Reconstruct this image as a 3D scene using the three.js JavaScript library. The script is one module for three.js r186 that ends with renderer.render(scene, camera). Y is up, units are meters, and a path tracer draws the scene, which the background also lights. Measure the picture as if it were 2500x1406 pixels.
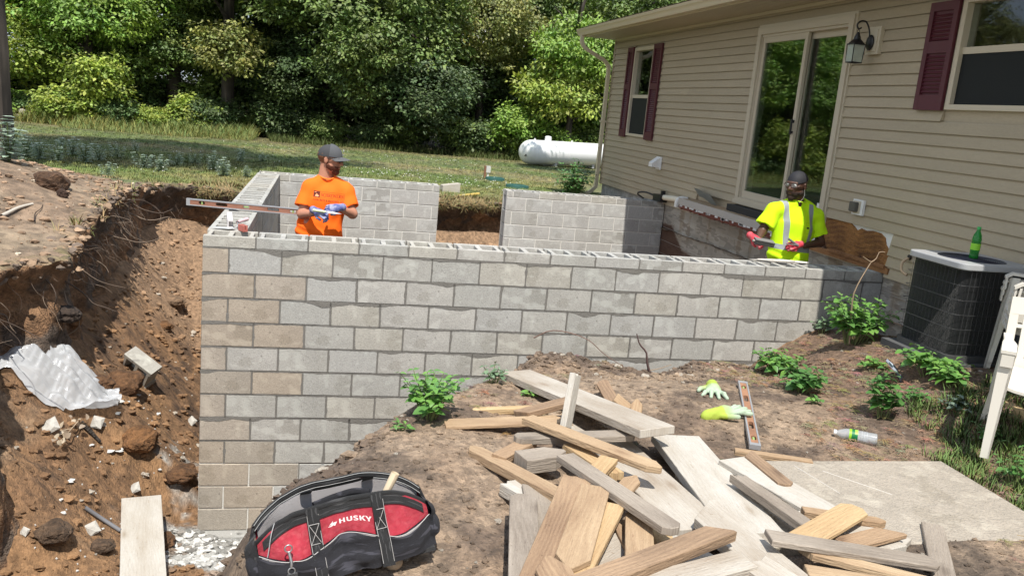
import * as THREE from 'three';
import { MarchingCubes } from 'three/addons/objects/MarchingCubes.js';
import { ConvexGeometry } from 'three/addons/geometries/ConvexGeometry.js';
import { mergeGeometries, mergeVertices } from 'three/addons/utils/BufferGeometryUtils.js';

// ---------------------------------------------------------------- camera, sky, sun, exposure
const FOC = 2094.7447, CAM = new THREE.Vector3(0.9151, 1.2776, 7.0205);
const camera = new THREE.PerspectiveCamera(2 * Math.atan(703 / FOC) * 180 / Math.PI, 2500 / 1406, 0.05, 600);
camera.position.copy(CAM);
camera.rotation.order = 'YXZ';
camera.rotation.set(-0.2042, -0.2259, 0.0932);
camera.updateMatrixWorld();
const scene = new THREE.Scene();
const SUN = new THREE.Vector3(0.0, 0.895, 0.445).normalize();
{ // summer sky: pale blue air, brighter towards the horizon, with broken white cumulus added all round for neutral fill light
  const w = 1024, h = 512, d = new Float32Array(w * h * 4);
  const hs = (x, y, z) => { let k = Math.imul(x, 374761393) + Math.imul(y, 668265263) + Math.imul(z, 1442695041); k = Math.imul(k ^ (k >>> 13), 1274126177); return ((k ^ (k >>> 16)) >>> 0) / 4294967296; };
  const nz = (x, y, z) => { const X = Math.floor(x), Y = Math.floor(y), Z = Math.floor(z), f = t => t * t * (3 - 2 * t), a = f(x - X), b = f(y - Y), c = f(z - Z), m = (p, q, t) => p + (q - p) * t; const g = (i, j, k) => hs(X + i, Y + j, Z + k); return m(m(m(g(0, 0, 0), g(1, 0, 0), a), m(g(0, 1, 0), g(1, 1, 0), a), b), m(m(g(0, 0, 1), g(1, 0, 1), a), m(g(0, 1, 1), g(1, 1, 1), a), b), c); };
  for (let j = 0; j < h; j++) for (let i = 0; i < w; i++) {
    const el = (j / h - 0.5) * Math.PI, az = (i / w) * 2 * Math.PI, y = Math.sin(el), x = Math.cos(el) * Math.cos(az), z = Math.cos(el) * Math.sin(az), u = Math.max(y, 0.0);
    let c = [0.3 + 0.36 * Math.exp(-u * 4), 0.46 + 0.27 * Math.exp(-u * 4), 0.74 + 0.08 * Math.exp(-u * 4)];
    const s = 1 / (u + 0.25); let n = 0, am = 0.5, f = 2.2; for (let o = 0; o < 5; o++) { n += am * nz(x * s * f + 5, z * s * f + 9, 3 + o); f *= 2.1; am *= 0.5; }
    const k = Math.min(1, Math.max(0, (n - 0.42) / 0.16)), cl = 0.92 + 0.5 * Math.min(1, Math.max(0, (n - 0.5) * 3)); c = c.map((q, t) => q + ((cl * [1, 0.985, 0.96][t]) - q) * k * 0.9);
    if (y < 0) c = [0.28, 0.27, 0.24];
    const q = (j * w + i) * 4; d[q] = c[0]; d[q + 1] = c[1]; d[q + 2] = c[2]; d[q + 3] = 1;
  }
  const t = new THREE.DataTexture(d, w, h, THREE.RGBAFormat, THREE.FloatType); t.mapping = THREE.EquirectangularReflectionMapping; t.magFilter = THREE.LinearFilter; t.needsUpdate = true;
  scene.background = t; scene.environment = t; scene.backgroundIntensity = 0.9; scene.environmentIntensity = 0.9;
}
const sun = new THREE.DirectionalLight(new THREE.Color(1, 0.955, 0.88), 4.6);
sun.position.copy(SUN).multiplyScalar(60); sun.target.position.set(2, 0, -3);
sun.castShadow = true; sun.shadow.mapSize.set(4096, 4096);
Object.assign(sun.shadow.camera, { left: -35, right: 35, top: 35, bottom: -35, near: 1, far: 160 });
scene.add(sun, sun.target);
const renderer = new THREE.WebGLRenderer({ antialias: true });
renderer.setSize(1024, 575);
renderer.toneMapping = THREE.LinearToneMapping;
renderer.toneMappingExposure = 1.42;
renderer.shadowMap.enabled = true;

// ---------------------------------------------------------------- helpers
const V = (x, y, z) => new THREE.Vector3(x, y, z);
let _s = 12345;
function seed(s) { _s = s >>> 0; }
function rnd() { _s = (_s + 0x6D2B79F5) >>> 0; let t = _s; t = Math.imul(t ^ (t >>> 15), t | 1); t ^= t + Math.imul(t ^ (t >>> 7), t | 61); return ((t ^ (t >>> 14)) >>> 0) / 4294967296; }
const rr = (a, b) => a + (b - a) * rnd();
const pick = a => a[Math.floor(rnd() * a.length)];
const clamp = (x, a = 0, b = 1) => Math.min(b, Math.max(a, x));
const sst = (a, b, x) => { const t = clamp((x - a) / (b - a)); return t * t * (3 - 2 * t); };
const lerp = (a, b, t) => a + (b - a) * t;
function hash3(x, y, z) { let h = Math.imul(x, 374761393) + Math.imul(y, 668265263) + Math.imul(z, 2147483647 ^ 0x5bd1e995); h = Math.imul(h ^ (h >>> 13), 1274126177); h ^= h >>> 16; return (h >>> 0) / 4294967296; }
function n3(x, y, z) {
  const X = Math.floor(x), Y = Math.floor(y), Z = Math.floor(z); let fx = x - X, fy = y - Y, fz = z - Z;
  fx = fx * fx * (3 - 2 * fx); fy = fy * fy * (3 - 2 * fy); fz = fz * fz * (3 - 2 * fz);
  const h = (i, j, k) => hash3(X + i, Y + j, Z + k);
  const a = lerp(lerp(h(0, 0, 0), h(1, 0, 0), fx), lerp(h(0, 1, 0), h(1, 1, 0), fx), fy);
  const b = lerp(lerp(h(0, 0, 1), h(1, 0, 1), fx), lerp(h(0, 1, 1), h(1, 1, 1), fx), fy);
  return lerp(a, b, fz) * 2 - 1;
}
function fbm(x, y, z, o = 4) { let s = 0, a = 0.5, f = 1; for (let i = 0; i < o; i++) { s += a * n3(x * f + 17.3 * i, y * f - 9.1 * i, z * f + 4.7 * i); f *= 2.03; a *= 0.5; } return s; }
const ridge = (x, y, z, o = 3) => { let s = 0, a = 0.5, f = 1; for (let i = 0; i < o; i++) { s += a * (1 - Math.abs(n3(x * f + i * 7, y * f, z * f))); f *= 2.1; a *= 0.5; } return s; };
// a pixel of the 2500 x 1406 photograph gives a direction; the plane it lies on gives the point
function rayOf(u, v) { return V((u - 1250) / FOC, -(v - 703) / FOC, -1).applyQuaternion(camera.quaternion); }
function at(u, v, axis, val) { const d = rayOf(u, v); return d.multiplyScalar((val - CAM[axis]) / d[axis]).add(CAM); }
const atX = (u, v, x) => at(u, v, 'x', x), atY = (u, v, y) => at(u, v, 'y', y), atZ = (u, v, z) => at(u, v, 'z', z);
const L = (r, g, b) => new THREE.Color().setRGB(r, g, b);
function mat(c, roughness = 0.8, o = {}) {
  const color = Array.isArray(c) ? L(...c) : new THREE.Color(c);
  const phys = ['transmission', 'clearcoat', 'sheen', 'ior', 'thickness', 'specularIntensity'].some(k => k in o);
  return new (phys ? THREE.MeshPhysicalMaterial : THREE.MeshStandardMaterial)({ color, roughness, metalness: 0, ...o });
}
const names = {};
function numbered(n) { const k = names[n] = (names[n] ?? -1) + 1; return k ? n + '_' + String(k).padStart(3, '0') : n; }
function shadow(o) { o.traverse(m => { if (m.isMesh) { m.castShadow = true; m.receiveShadow = true; } }); return o; }
function thing(name, label, category, pos = [0, 0, 0], ry = 0, group) {
  const o = new THREE.Group(); o.name = numbered(name); o.position.set(...pos); o.rotation.y = ry;
  o.userData = { label, category }; if (group) o.userData.group = group; scene.add(o); return o;
}
function part(parent, name, geo, m, label) { const o = new THREE.Mesh(geo, m); o.name = name; o.castShadow = o.receiveShadow = true; if (label) o.userData.label = label; parent.add(o); return o; }
function solo(name, label, category, geo, m, pos = [0, 0, 0], group) {
  const o = new THREE.Mesh(geo, m); o.name = numbered(name); o.position.set(...pos); o.castShadow = o.receiveShadow = true;
  o.userData = { label, category }; if (group) o.userData.group = group; scene.add(o); return o;
}
function struct(name, geo, m) { const o = new THREE.Mesh(geo, m); o.name = name; o.userData.kind = 'structure'; o.castShadow = o.receiveShadow = true; scene.add(o); return o; }
const tr = (g, x, y, z) => g.translate(x, y, z);
function box(w, h, d, x = 0, y = 0, z = 0) { return new THREE.BoxGeometry(w, h, d).translate(x, y, z); }
// box from min/max corners
function bb(x0, y0, z0, x1, y1, z1) { return new THREE.BoxGeometry(x1 - x0, y1 - y0, z1 - z0).translate((x0 + x1) / 2, (y0 + y1) / 2, (z0 + z1) / 2); }
function chamfer(w, h, d, c) {
  const p = [], a = w / 2, b = h / 2, e = d / 2;
  for (const i of [-1, 1]) for (const j of [-1, 1]) for (const k of [-1, 1]) { p.push(V(i * (a - c), j * (b - c), k * e), V(i * (a - c), j * b, k * (e - c)), V(i * a, j * (b - c), k * (e - c))); }
  return boxUV(new ConvexGeometry(p));
}
// uv in metres from the dominant direction of each face
function boxUV(g, ox = 0, oy = 0, s = 1) {
  if (g.index) g = g.toNonIndexed();
  const p = g.attributes.position; g.computeVertexNormals(); const uv = new Float32Array(p.count * 2);
  for (let i = 0; i < p.count; i += 3) {
    const a = V(p.getX(i), p.getY(i), p.getZ(i)), b = V(p.getX(i + 1), p.getY(i + 1), p.getZ(i + 1)), c = V(p.getX(i + 2), p.getY(i + 2), p.getZ(i + 2));
    const n = b.clone().sub(a).cross(c.clone().sub(a)); const ax = Math.abs(n.x), ay = Math.abs(n.y), az = Math.abs(n.z);
    [a, b, c].forEach((q, k) => { const [U, W] = ax >= ay && ax >= az ? [q.z, q.y] : ay >= az ? [q.x, q.z] : [q.x, q.y]; uv[(i + k) * 2] = U * s + ox; uv[(i + k) * 2 + 1] = W * s + oy; });
  }
  g.setAttribute('uv', new THREE.BufferAttribute(uv, 2)); return g;
}
function merge(list) { return mergeGeometries(list.map(g => { g = g.index ? g.toNonIndexed() : g; for (const k of Object.keys(g.attributes)) if (!['position', 'normal', 'uv'].includes(k)) g.deleteAttribute(k); return g; })); }
function tube(pts, r, seg = 12, rad = 6, closed = false) { const c = new THREE.CatmullRomCurve3(pts.map(p => p.isVector3 ? p : V(...p)), closed); return new THREE.TubeGeometry(c, seg, r, rad, closed); }
// tube whose radius tapers from r0 to r1
function taper(pts, r0, r1, seg = 10, rad = 6) {
  const c = new THREE.CatmullRomCurve3(pts.map(p => p.isVector3 ? p : V(...p))); const g = new THREE.TubeGeometry(c, seg, 1, rad, false); const p = g.attributes.position;
  const q = V(0, 0, 0);
  for (let i = 0; i <= seg; i++) { c.getPointAt(i / seg, q); const r = lerp(r0, r1, i / seg); for (let j = 0; j <= rad; j++) { const k = i * (rad + 1) + j; p.setXYZ(k, q.x + (p.getX(k) - q.x) * r, q.y + (p.getY(k) - q.y) * r, q.z + (p.getZ(k) - q.z) * r); } }
  g.computeVertexNormals(); return g;
}
function cyl(a, b, r0, r1 = r0, seg = 10) { const d = b.clone().sub(a); const g = new THREE.CylinderGeometry(r1, r0, d.length(), seg); g.applyQuaternion(new THREE.Quaternion().setFromUnitVectors(V(0, 1, 0), d.clone().normalize())); return g.translate((a.x + b.x) / 2, (a.y + b.y) / 2, (a.z + b.z) / 2); }
function tex(w, h, fn, srgb = true, rx = 1, ry = 1) {
  const d = new Uint8Array(w * h * 4);
  for (let y = 0; y < h; y++) for (let x = 0; x < w; x++) { const c = fn(x / w, y / h, x, y); const i = (y * w + x) * 4; if (Array.isArray(c)) { d[i] = clamp(c[0]) * 255; d[i + 1] = clamp(c[1]) * 255; d[i + 2] = clamp(c[2]) * 255; } else d[i] = d[i + 1] = d[i + 2] = clamp(c) * 255; d[i + 3] = 255; }
  const t = new THREE.DataTexture(d, w, h); t.wrapS = t.wrapT = THREE.RepeatWrapping; t.magFilter = THREE.LinearFilter; t.minFilter = THREE.LinearMipmapLinearFilter; t.generateMipmaps = true;
  if (srgb) t.colorSpace = THREE.SRGBColorSpace; t.repeat.set(rx, ry); t.needsUpdate = true; return t;
}
// tileable noise: period p cells
function tn(x, y, p, k = 0) { const X = Math.floor(x * p), Y = Math.floor(y * p); let fx = x * p - X, fy = y * p - Y; fx = fx * fx * (3 - 2 * fx); fy = fy * fy * (3 - 2 * fy); const m = a => ((a % p) + p) % p; const h = (i, j) => hash3(m(X + i), m(Y + j), 77 + k); return lerp(lerp(h(0, 0), h(1, 0), fx), lerp(h(0, 1), h(1, 1), fx), fy) * 2 - 1; }
function tf(x, y, p, o = 4, k = 0) { let s = 0, a = 0.5; for (let i = 0; i < o; i++) { s += a * tn(x, y, p << i, k + i); a *= 0.5; } return s; }
function setColors(g, fn) { const p = g.attributes.position, c = new Float32Array(p.count * 3); for (let i = 0; i < p.count; i++) { const q = fn(p.getX(i), p.getY(i), p.getZ(i), i); c[i * 3] = q[0]; c[i * 3 + 1] = q[1]; c[i * 3 + 2] = q[2]; } g.setAttribute('color', new THREE.BufferAttribute(c, 3)); return g; }
const mix3 = (a, b, t) => [lerp(a[0], b[0], t), lerp(a[1], b[1], t), lerp(a[2], b[2], t)];
// ---------------------------------------------------------------- ground, excavation
const BANK = [[-1.75, 5.6], [-1.6, 4.0], [-1.45, 2.6], [-1.28, 1.7], [-1.32, 0.95], [-1.56, 0.35], [-1.46, -0.2], [-1.18, -0.55], [-1.27, -1.2], [-1.36, -2.2], [-1.42, -3.4], [-1.5, -4.6], [-1.45, -5.9], [-1.0, -6.5], [-0.3, -6.5], [0.5, -6.75], [2.0, -7.15], [3.2, -7.5], [4.5, -7.6], [5.5, -7.5], [6.3, -7.45]];
const bankCurve = new THREE.CatmullRomCurve3(BANK.map(([x, z]) => V(x, 0, z)));
const bankPts = bankCurve.getSpacedPoints(900);
function xl(z) { if (z < -6.3) return -9; let best = -1.3, d = 9; for (let i = 0; i < 640; i += 4) { const q = bankPts[i], e = Math.abs(q.z - z); if (e < d) { d = e; best = q.x; } } return best; }
const xlT = []; for (let i = 0; i <= 300; i++) xlT.push(xl(-6.3 + i * 0.04));
const xlq = z => xlT[Math.round(clamp((z + 6.3) / 0.04, 0, 300))];
const zbq = x => { for (let i = 380; i < 900; i++) { const q = bankPts[i]; if (q.z < -6.2 && q.x >= x) return q.z; } return -7.4; };
const zbT = []; for (let i = 0; i <= 160; i++) zbT.push(zbq(-1.5 + i * 0.05));
const zb = x => zbT[Math.round(clamp((x + 1.5) / 0.05, 0, 160))];
const mound = (x, z) => 0.66 * Math.exp(-(((x + 3.4) / 1.9) ** 2) - (((z + 3.3) / 2.3) ** 2));
function lawnY(x, z) { return -0.3 - 0.22 * sst(-8, -25, z) - 0.12 * sst(0, 6, z) + mound(x, z) + 0.03 * n3(x * 0.5, 0, z * 0.5) + 0.012 * n3(x * 2.2, 1, z * 2.2); }
const XE = [[-1, 3.4], [0, 2.95], [0.73, 2.6], [1.37, 2.12], [1.88, 1.8], [2.17, 1.52], [2.46, 1.3], [2.92, 1.07], [3.4, 0.9], [3.85, 0.74], [5, 0.45], [8, -0.3]];
function xe(z) { for (let i = 1; i < XE.length; i++) if (z <= XE[i][0]) { const [a, b] = XE[i - 1], [c, d] = XE[i]; return lerp(b, d, clamp((z - a) / (c - a))); } return -0.3; }
const gau = (x, z, a, b, s, t = s) => Math.exp(-(((x - a) / s) ** 2) - (((z - b) / t) ** 2));
function plateau(x, z) {
  const k = 1 - sst(4.3, 5.7, x);
  let y = -0.5 - k * (0.1 * sst(1.8, 0.95, z) + 0.5 * sst(0.98, 0.1, z)) + (1 - k) * 0.05;
  y += 0.25 * sst(4.5, 5.5, x) * sst(4.5, 2.5, z) * sst(0.35, 1.25, z) + 0;
  y += 0.09 * gau(x, z, 2.75, 0.85, 0.4, 0.3) - 0.05 * gau(x, z, 3.55, 0.95, 0.25, 0.4) + 0.05 * gau(x, z, 4.0, 0.95, 0.3, 0.3);
  y += 0.07 * gau(x, z, 1.55, 2.3, 0.3, 0.35) + 0.05 * gau(x, z, 1.25, 3.1, 0.25, 0.4);
  y -= 0.1 * gau(x, z, 5.02, 1.72, 0.17, 0.2);
  y -= 0.05 * sst(2.2, 2.6, z) * sst(2.0, 2.3, x) * sst(4.45, 4.3, x) * sst(4.0, 3.85, z); y += 0.055 * sst(3.82, 3.98, z) * sst(2.9, 3.4, x);
  return y;
}
function pitY(x, z) {
  if (x > 0.15 && z < -0.15 && z > -5.65) return -2.43;
  const dl = x - xlq(z), db = z - zb(x);
  const a = 1.28 * clamp(1 - dl / 1.3) * sst(2.4, 0.2, z), b = x > -0.02 ? 1.3 * clamp(1 - db / 1.5) + (z < -5.7 ? 0.25 : 0) : 1.35 * clamp(1 - db / 3.0);
  const m = Math.max(a, b) + 0.25 * Math.min(a, b);
  return -2.42 + m;
}
function slopeS(x, z) { return sst(-1.25, 0.08, x - xe(z) + 0.18 * n3(x * 1.7, 3, z * 1.7)); }
function earthY(x, z) {
  let y;
  if (z < -0.12) y = pitY(x, z); else { const s = slopeS(x, z); y = lerp(pitY(x, z), plateau(x, z), s); }
  const pitk = sst(-0.9, -1.6, y), inside = x > 0.15 && z < -0.15 && z > -5.65 ? 0.2 : 1;
  const fl = x > 2.6 && z > 1.2 ? 0.45 : 1;
  y += inside * fl * ((0.035 + 0.045 * pitk) * fbm(x * 2.6, 5, z * 2.6, 4) * 1.6 + (0.012 + 0.06 * pitk) * (ridge(x * 6, 2, z * 6, 4) - 0.55) + 0.008 * n3(x * 22, 0, z * 22));
  return y;
}
// fine grain shared by all soil
const grainT = tex(512, 512, (x, y) => { const g = 0.84 + 0.26 * tf(x, y, 32, 4, 3) + 0.16 * (hash3(Math.floor(x * 512), Math.floor(y * 512), 5) - 0.5); const peb = tn(x, y, 64, 9); return clamp(g + (peb > 0.72 ? 0.16 : peb < -0.75 ? -0.14 : 0)); }, true, 1.1, 1.1);
const grainB = tex(512, 512, (x, y) => 0.5 + 0.35 * tf(x, y, 16, 6, 21) + 0.12 * tn(x, y, 128, 4) + 0.1 * (hash3(Math.floor(x * 512), Math.floor(y * 512), 8) - 0.5), false, 1.1, 1.1);
const soilM = mat([1, 1, 1], 0.97, { vertexColors: true, map: grainT, bumpMap: grainB, bumpScale: 0.022 });
const TAN = [0.31, 0.215, 0.142], TAN2 = [0.4, 0.3, 0.21], BRN = [0.245, 0.138, 0.07], BRN2 = [0.315, 0.178, 0.085], DRK = [0.05, 0.035, 0.025], GREY = [0.115, 0.085, 0.062], MUL = [0.2, 0.125, 0.08], SLUR = [0.3, 0.29, 0.265];
function soilColor(x, y, z) {
  const a = fbm(x * 0.9, 1, z * 0.9, 4) * 1.5, b = fbm(x * 3.1, 8, z * 3.1, 4) * 1.6, c = fbm(x * 9, 4, z * 9, 3) * 1.5;
  let top = mix3(TAN, TAN2, clamp(0.35 + 0.5 * b)); top = mix3(top, GREY, clamp(sst(0.1, 0.7, a + 0.5 * c) * 0.9));
  top = mix3(top, MUL, sst(4.0, 4.8, x + 0.4 * b) * 0.85);
  top = mix3(top, [0.15, 0.105, 0.075], 0.8 * sst(0.05, 0.4, fbm(x * 1.3 + 40, 2, z * 2.1, 4) * 1.5 + 0.3 * c));
  let pit = mix3(BRN, BRN2, clamp(0.4 + 0.7 * b)); pit = mix3(pit, [0.075, 0.045, 0.028], sst(0.05, 0.55, a * 0.8 + 0.6 * c) * 0.85); pit = mix3(pit, [0.3, 0.2, 0.12], sst(0.35, 0.8, -a + 0.3 * c) * 0.7);
  if (z < -3.2) pit = mix3(pit, [0.33, 0.21, 0.125], sst(-3.2, -4.6, z + 0.5 * b));
  // spilled lime slurry and mortar crumbs beside the wall foot
  const sl = sst(0.25, 0.6, gau(x, z, 0.25, 0.35, 0.65, 0.42) + 0.35 * b + 0.25 * c) * sst(-2.0, -2.3, y);
  pit = mix3(pit, mix3(SLUR, [0.5, 0.49, 0.46], clamp(0.3 + 1.2 * c)), clamp(sl));
  const sl2 = sst(0.75, 1.05, gau(x, z, -0.15, -0.7, 0.25, 0.8) + 0.6 * c + 0.25 * b); pit = mix3(pit, [0.46, 0.44, 0.4], clamp(sl2));
  return mix3(top, pit, z > 0 ? sst(-0.95, -1.55, y + 0.25 * b) : 1);
}
function grid(xs, zs, yf, keep) {
  const nx = xs.length, nz = zs.length, pos = new Float32Array(nx * nz * 3), uv = new Float32Array(nx * nz * 2), idx = [];
  for (let j = 0; j < nz; j++) for (let i = 0; i < nx; i++) { const k = j * nx + i; pos[k * 3] = xs[i]; pos[k * 3 + 1] = yf(xs[i], zs[j]); pos[k * 3 + 2] = zs[j]; uv[k * 2] = xs[i]; uv[k * 2 + 1] = zs[j]; }
  for (let j = 0; j < nz - 1; j++) for (let i = 0; i < nx - 1; i++) { if (keep && !keep((xs[i] + xs[i + 1]) / 2, (zs[j] + zs[j + 1]) / 2)) continue; const a = j * nx + i, b = a + 1, c = a + nx, d = c + 1; idx.push(a, c, b, b, c, d); }
  const g = new THREE.BufferGeometry(); g.setAttribute('position', new THREE.BufferAttribute(pos, 3)); g.setAttribute('uv', new THREE.BufferAttribute(uv, 2)); g.setIndex(idx); g.computeVertexNormals(); return g;
}
const lin = (a, b, s) => { const o = []; const n = Math.round((b - a) / s); for (let i = 0; i <= n; i++) o.push(a + (b - a) * i / n); return o; };
{ // dug earth: pit floor, talus and the plateau in front of the wall
  const xs = lin(-1.9, 6.12, 0.034), zs = [...lin(-7.62, 0, 0.05).slice(0, -1), ...lin(0, 5.6, 0.03)];
  const g = grid(xs, zs, earthY, (x, z) => !(x > 0.5 && x < 6.0 && z < -0.5 && z > -5.3 && ((Math.round(x * 20) + Math.round(z * 20)) % 1 === 1)));
  setColors(g, soilColor); struct('dug_earth', g, soilM);
}
const inDig = (x, z) => x > -1.86 && x < 6.1 && z < 5.5 && (z > -6.0 ? x > xlq(z) - 0.02 : z > zb(x) - 0.02 && x > -1.35);
const lawnT = tex(512, 512, (x, y) => 0.8 + 0.3 * tf(x, y, 16, 5, 13) + 0.25 * (hash3(Math.floor(x * 512), Math.floor(y * 512), 2) - 0.5), true, 0.7, 0.7);
function bareK(x, z) { const n = 0.35 * fbm(x * 1.4, 2, z * 1.4, 4); const d1 = -(x - xlq(Math.max(z, -6.2))), left = sst(0.0, 0.5, mound(x, z) * 2.4 + n) ; let edge = z < -6 && x > -1.6 ? sst(0.45, 0.05, zb(clamp(x, -1.4, 6)) - z + n * 0.6) : 0; if (z > -6.4 && z < 4) edge = Math.max(edge, sst(1.3, 0.6, d1 + n) * sst(-6.0, -5.0, z)); return clamp(Math.max(left, edge)); }
function lawnColor(x, y, z) {
  const a = fbm(x * 0.35, 3, z * 0.6, 4) * 1.6, b = fbm(x * 1.7, 6, z * 2.2, 4) * 1.5;
  let c = mix3([0.135, 0.18, 0.055], [0.25, 0.22, 0.1], clamp(0.35 + 0.9 * a)); c = mix3(c, [0.085, 0.15, 0.035], clamp(0.9 * b));
  c = mix3(c, [0.19, 0.16, 0.08], sst(-20.5, -23, z + 1.5 * a) * 0.75);
  return mix3(c, mix3(TAN, [0.34, 0.255, 0.17], clamp(0.5 + b)), bareK(x, z));
}
{ // the lawn and everything round it, one sheet out to the horizon
  const grow = (a, s, n, k) => { const o = []; let x = a, d = s; for (let i = 0; i < n; i++) { x += d; o.push(x); d *= k; } return o; };
  const xs = [...grow(-7, -0.2, 32, 1.14).reverse(), ...lin(-7, 6.6, 0.09), ...grow(6.6, 0.2, 32, 1.14)], zs = [...grow(-9.5, -0.16, 40, 1.11).reverse(), ...lin(-9.5, 5.6, 0.09), ...grow(5.6, 0.3, 24, 1.18)];
  const g = grid(xs, zs, (x, z) => lawnY(x, z) + 0.03 * bareK(x, z) * fbm(x * 4, 1, z * 4, 3), (x, z) => !inDig(x, z) && !(x > 6.3 && z > -8.4 && z < 9));
  setColors(g, lawnColor); struct('ground', g, mat([1, 1, 1], 0.95, { vertexColors: true, map: lawnT, bumpMap: grainB, bumpScale: 0.02 }));
}
let bank;
{ // the cut face of the excavation: dark topsoil under the turf, sandy subsoil below, undercut and crumbly
  const N = 620, M = 46, pts = bankCurve.getSpacedPoints(N), pos = [], uv = [], idx = [];
  for (let i = 0; i <= N; i++) {
    const q = pts[i], t = bankCurve.getTangentAt(clamp(i / N, 0.001, 0.999)), nx = -t.z, nz = t.x; // into the pit
    const sgn = 1; const top = lawnY(q.x, q.z), bot = Math.min(earthY(q.x + nx * 0.25, q.z + nz * 0.25), top - 0.5) - 0.35, s = i / N * bankCurve.getLength();
    const lip = 0.05 + 0.13 * fbm(s * 2.6, 0, 3, 4), cut = 0.1 + 0.14 * clamp(fbm(s * 0.9, 4, 1, 3) + 0.4), near = 0.35 * gau(q.x, q.z, -1.3, 1.25, 0.4, 0.55);
    for (let j = 0; j <= M; j++) {
      const v = j / M; let off, y;
      if (v < 0.15) { const w = v / 0.15; off = lerp(-0.16, lip, w); y = top + lerp(-0.012, -0.02, w) + 0.02 * Math.sin(w * 3.14); }
      else { const w = (v - 0.15) / 0.85; y = lerp(top - 0.02, bot, Math.pow(w, 1.05)); const d = top - y; off = lip - cut * sst(0.02, 0.35, d) + 0.06 * sst(0.5, 1.2, d) + 0.14 * sst(0.75, 1, w) + near * sst(0.5, 1.1, d); }
      const k = v < 0.15 ? 0.25 + 0.75 * v / 0.15 : 1;
      const X0 = q.x + nx * off * sgn, Z0 = q.z + nz * off * sgn;
      const n1 = 0.11 * fbm(X0 * 2.2, y * 2.2, Z0 * 2.2, 3) * 1.5 + 0.07 * (ridge(X0 * 4.5, y * 4.5, Z0 * 4.5, 3) - 0.5) + 0.02 * n3(X0 * 18, y * 18, Z0 * 18);
      pos.push(X0 + nx * n1 * k, y + (v < 0.15 ? 0.035 * n3(X0 * 8, 0, Z0 * 8) + 0.015 * n3(X0 * 25, 0, Z0 * 25) : 0.04 * n3(X0 * 7, y * 7, Z0 * 7) * k), Z0 + nz * n1 * k); uv.push(s, y);
    }
  }
  for (let i = 0; i < N; i++) for (let j = 0; j < M; j++) { const a = i * (M + 1) + j, b = a + M + 1; idx.push(a, b, a + 1, a + 1, b, b + 1); }
  const g = new THREE.BufferGeometry(); g.setAttribute('position', new THREE.Float32BufferAttribute(pos, 3)); g.setAttribute('uv', new THREE.Float32BufferAttribute(uv, 2)); g.setIndex(idx); g.computeVertexNormals();
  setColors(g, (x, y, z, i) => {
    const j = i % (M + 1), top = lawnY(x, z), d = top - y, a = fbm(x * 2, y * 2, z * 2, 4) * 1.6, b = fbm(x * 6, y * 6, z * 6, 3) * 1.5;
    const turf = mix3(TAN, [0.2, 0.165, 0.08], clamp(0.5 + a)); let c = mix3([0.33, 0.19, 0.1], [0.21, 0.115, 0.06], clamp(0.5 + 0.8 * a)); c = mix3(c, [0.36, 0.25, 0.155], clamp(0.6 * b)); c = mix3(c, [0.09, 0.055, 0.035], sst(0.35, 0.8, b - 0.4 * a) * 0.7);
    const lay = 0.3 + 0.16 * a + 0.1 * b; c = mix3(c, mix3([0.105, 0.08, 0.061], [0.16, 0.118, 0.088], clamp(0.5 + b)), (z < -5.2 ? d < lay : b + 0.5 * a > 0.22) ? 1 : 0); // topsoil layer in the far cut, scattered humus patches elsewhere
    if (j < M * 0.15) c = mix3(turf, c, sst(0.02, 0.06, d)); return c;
  });
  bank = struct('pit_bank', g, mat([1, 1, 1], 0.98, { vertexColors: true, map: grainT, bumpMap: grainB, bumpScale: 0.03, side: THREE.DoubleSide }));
}
// ---------------------------------------------------------------- new concrete block walls
const BM = 0.4064, BH = 0.2032, WT = 0.305, CAPH = 0.1016;
// concrete face: fine grit, cloudy tone, pale lime smears and scuffs
const blockT = tex(1024, 1024, (x, y, i, j) => {
  const cloud = tf(x, y, 6, 4, 2), grit = hash3(i, j, 3) - 0.5, g2 = tn(x, y, 256, 5);
  let v = 0.88 + 0.06 * cloud + 0.06 * grit + 0.05 * g2; const pit = tn(x, y, 200, 7); if (pit > 0.86) v -= 0.18;
  const sm = sst(0.2, 0.36, tf(x, y, 9, 5, 31)) * sst(-0.15, 0.2, tn(x, y, 24, 8)); const st = sst(0.42, 0.52, tn(x * 1, y, 34, 41) * 0.6 + 0.5 * tf(x, y, 32, 3, 42));
  const w = clamp(0.62 * sm + 0.45 * st); const dk = sst(0.22, 0.42, tf(x, y, 7, 5, 55)) * 0.05;
  return [lerp(v - dk, 0.99, w), lerp(v - dk * 1.05, 1, w), lerp(v - dk * 1.2, 1, w)];
}, true, 0.62, 0.62);
const blockB = tex(512, 512, (x, y, i, j) => 0.5 + 0.2 * tn(x, y, 128, 3) + 0.3 * (hash3(i, j, 9) - 0.5) + 0.2 * tf(x, y, 16, 3, 6), false, 1.6, 1.6);
const bmat = c => mat(c, 0.93, { map: blockT, bumpMap: blockB, bumpScale: 0.0035 });
const blockM = [[0.47, 0.455, 0.415], [0.5, 0.48, 0.44], [0.45, 0.44, 0.405], [0.49, 0.465, 0.41], [0.475, 0.465, 0.435]].map(bmat);
const tanM = [[0.46, 0.39, 0.31], [0.43, 0.38, 0.315], [0.47, 0.41, 0.34]].map(bmat);
const inM = [[0.5, 0.485, 0.455], [0.48, 0.465, 0.43], [0.53, 0.52, 0.49]].map(bmat);
const capM = blockM;
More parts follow.
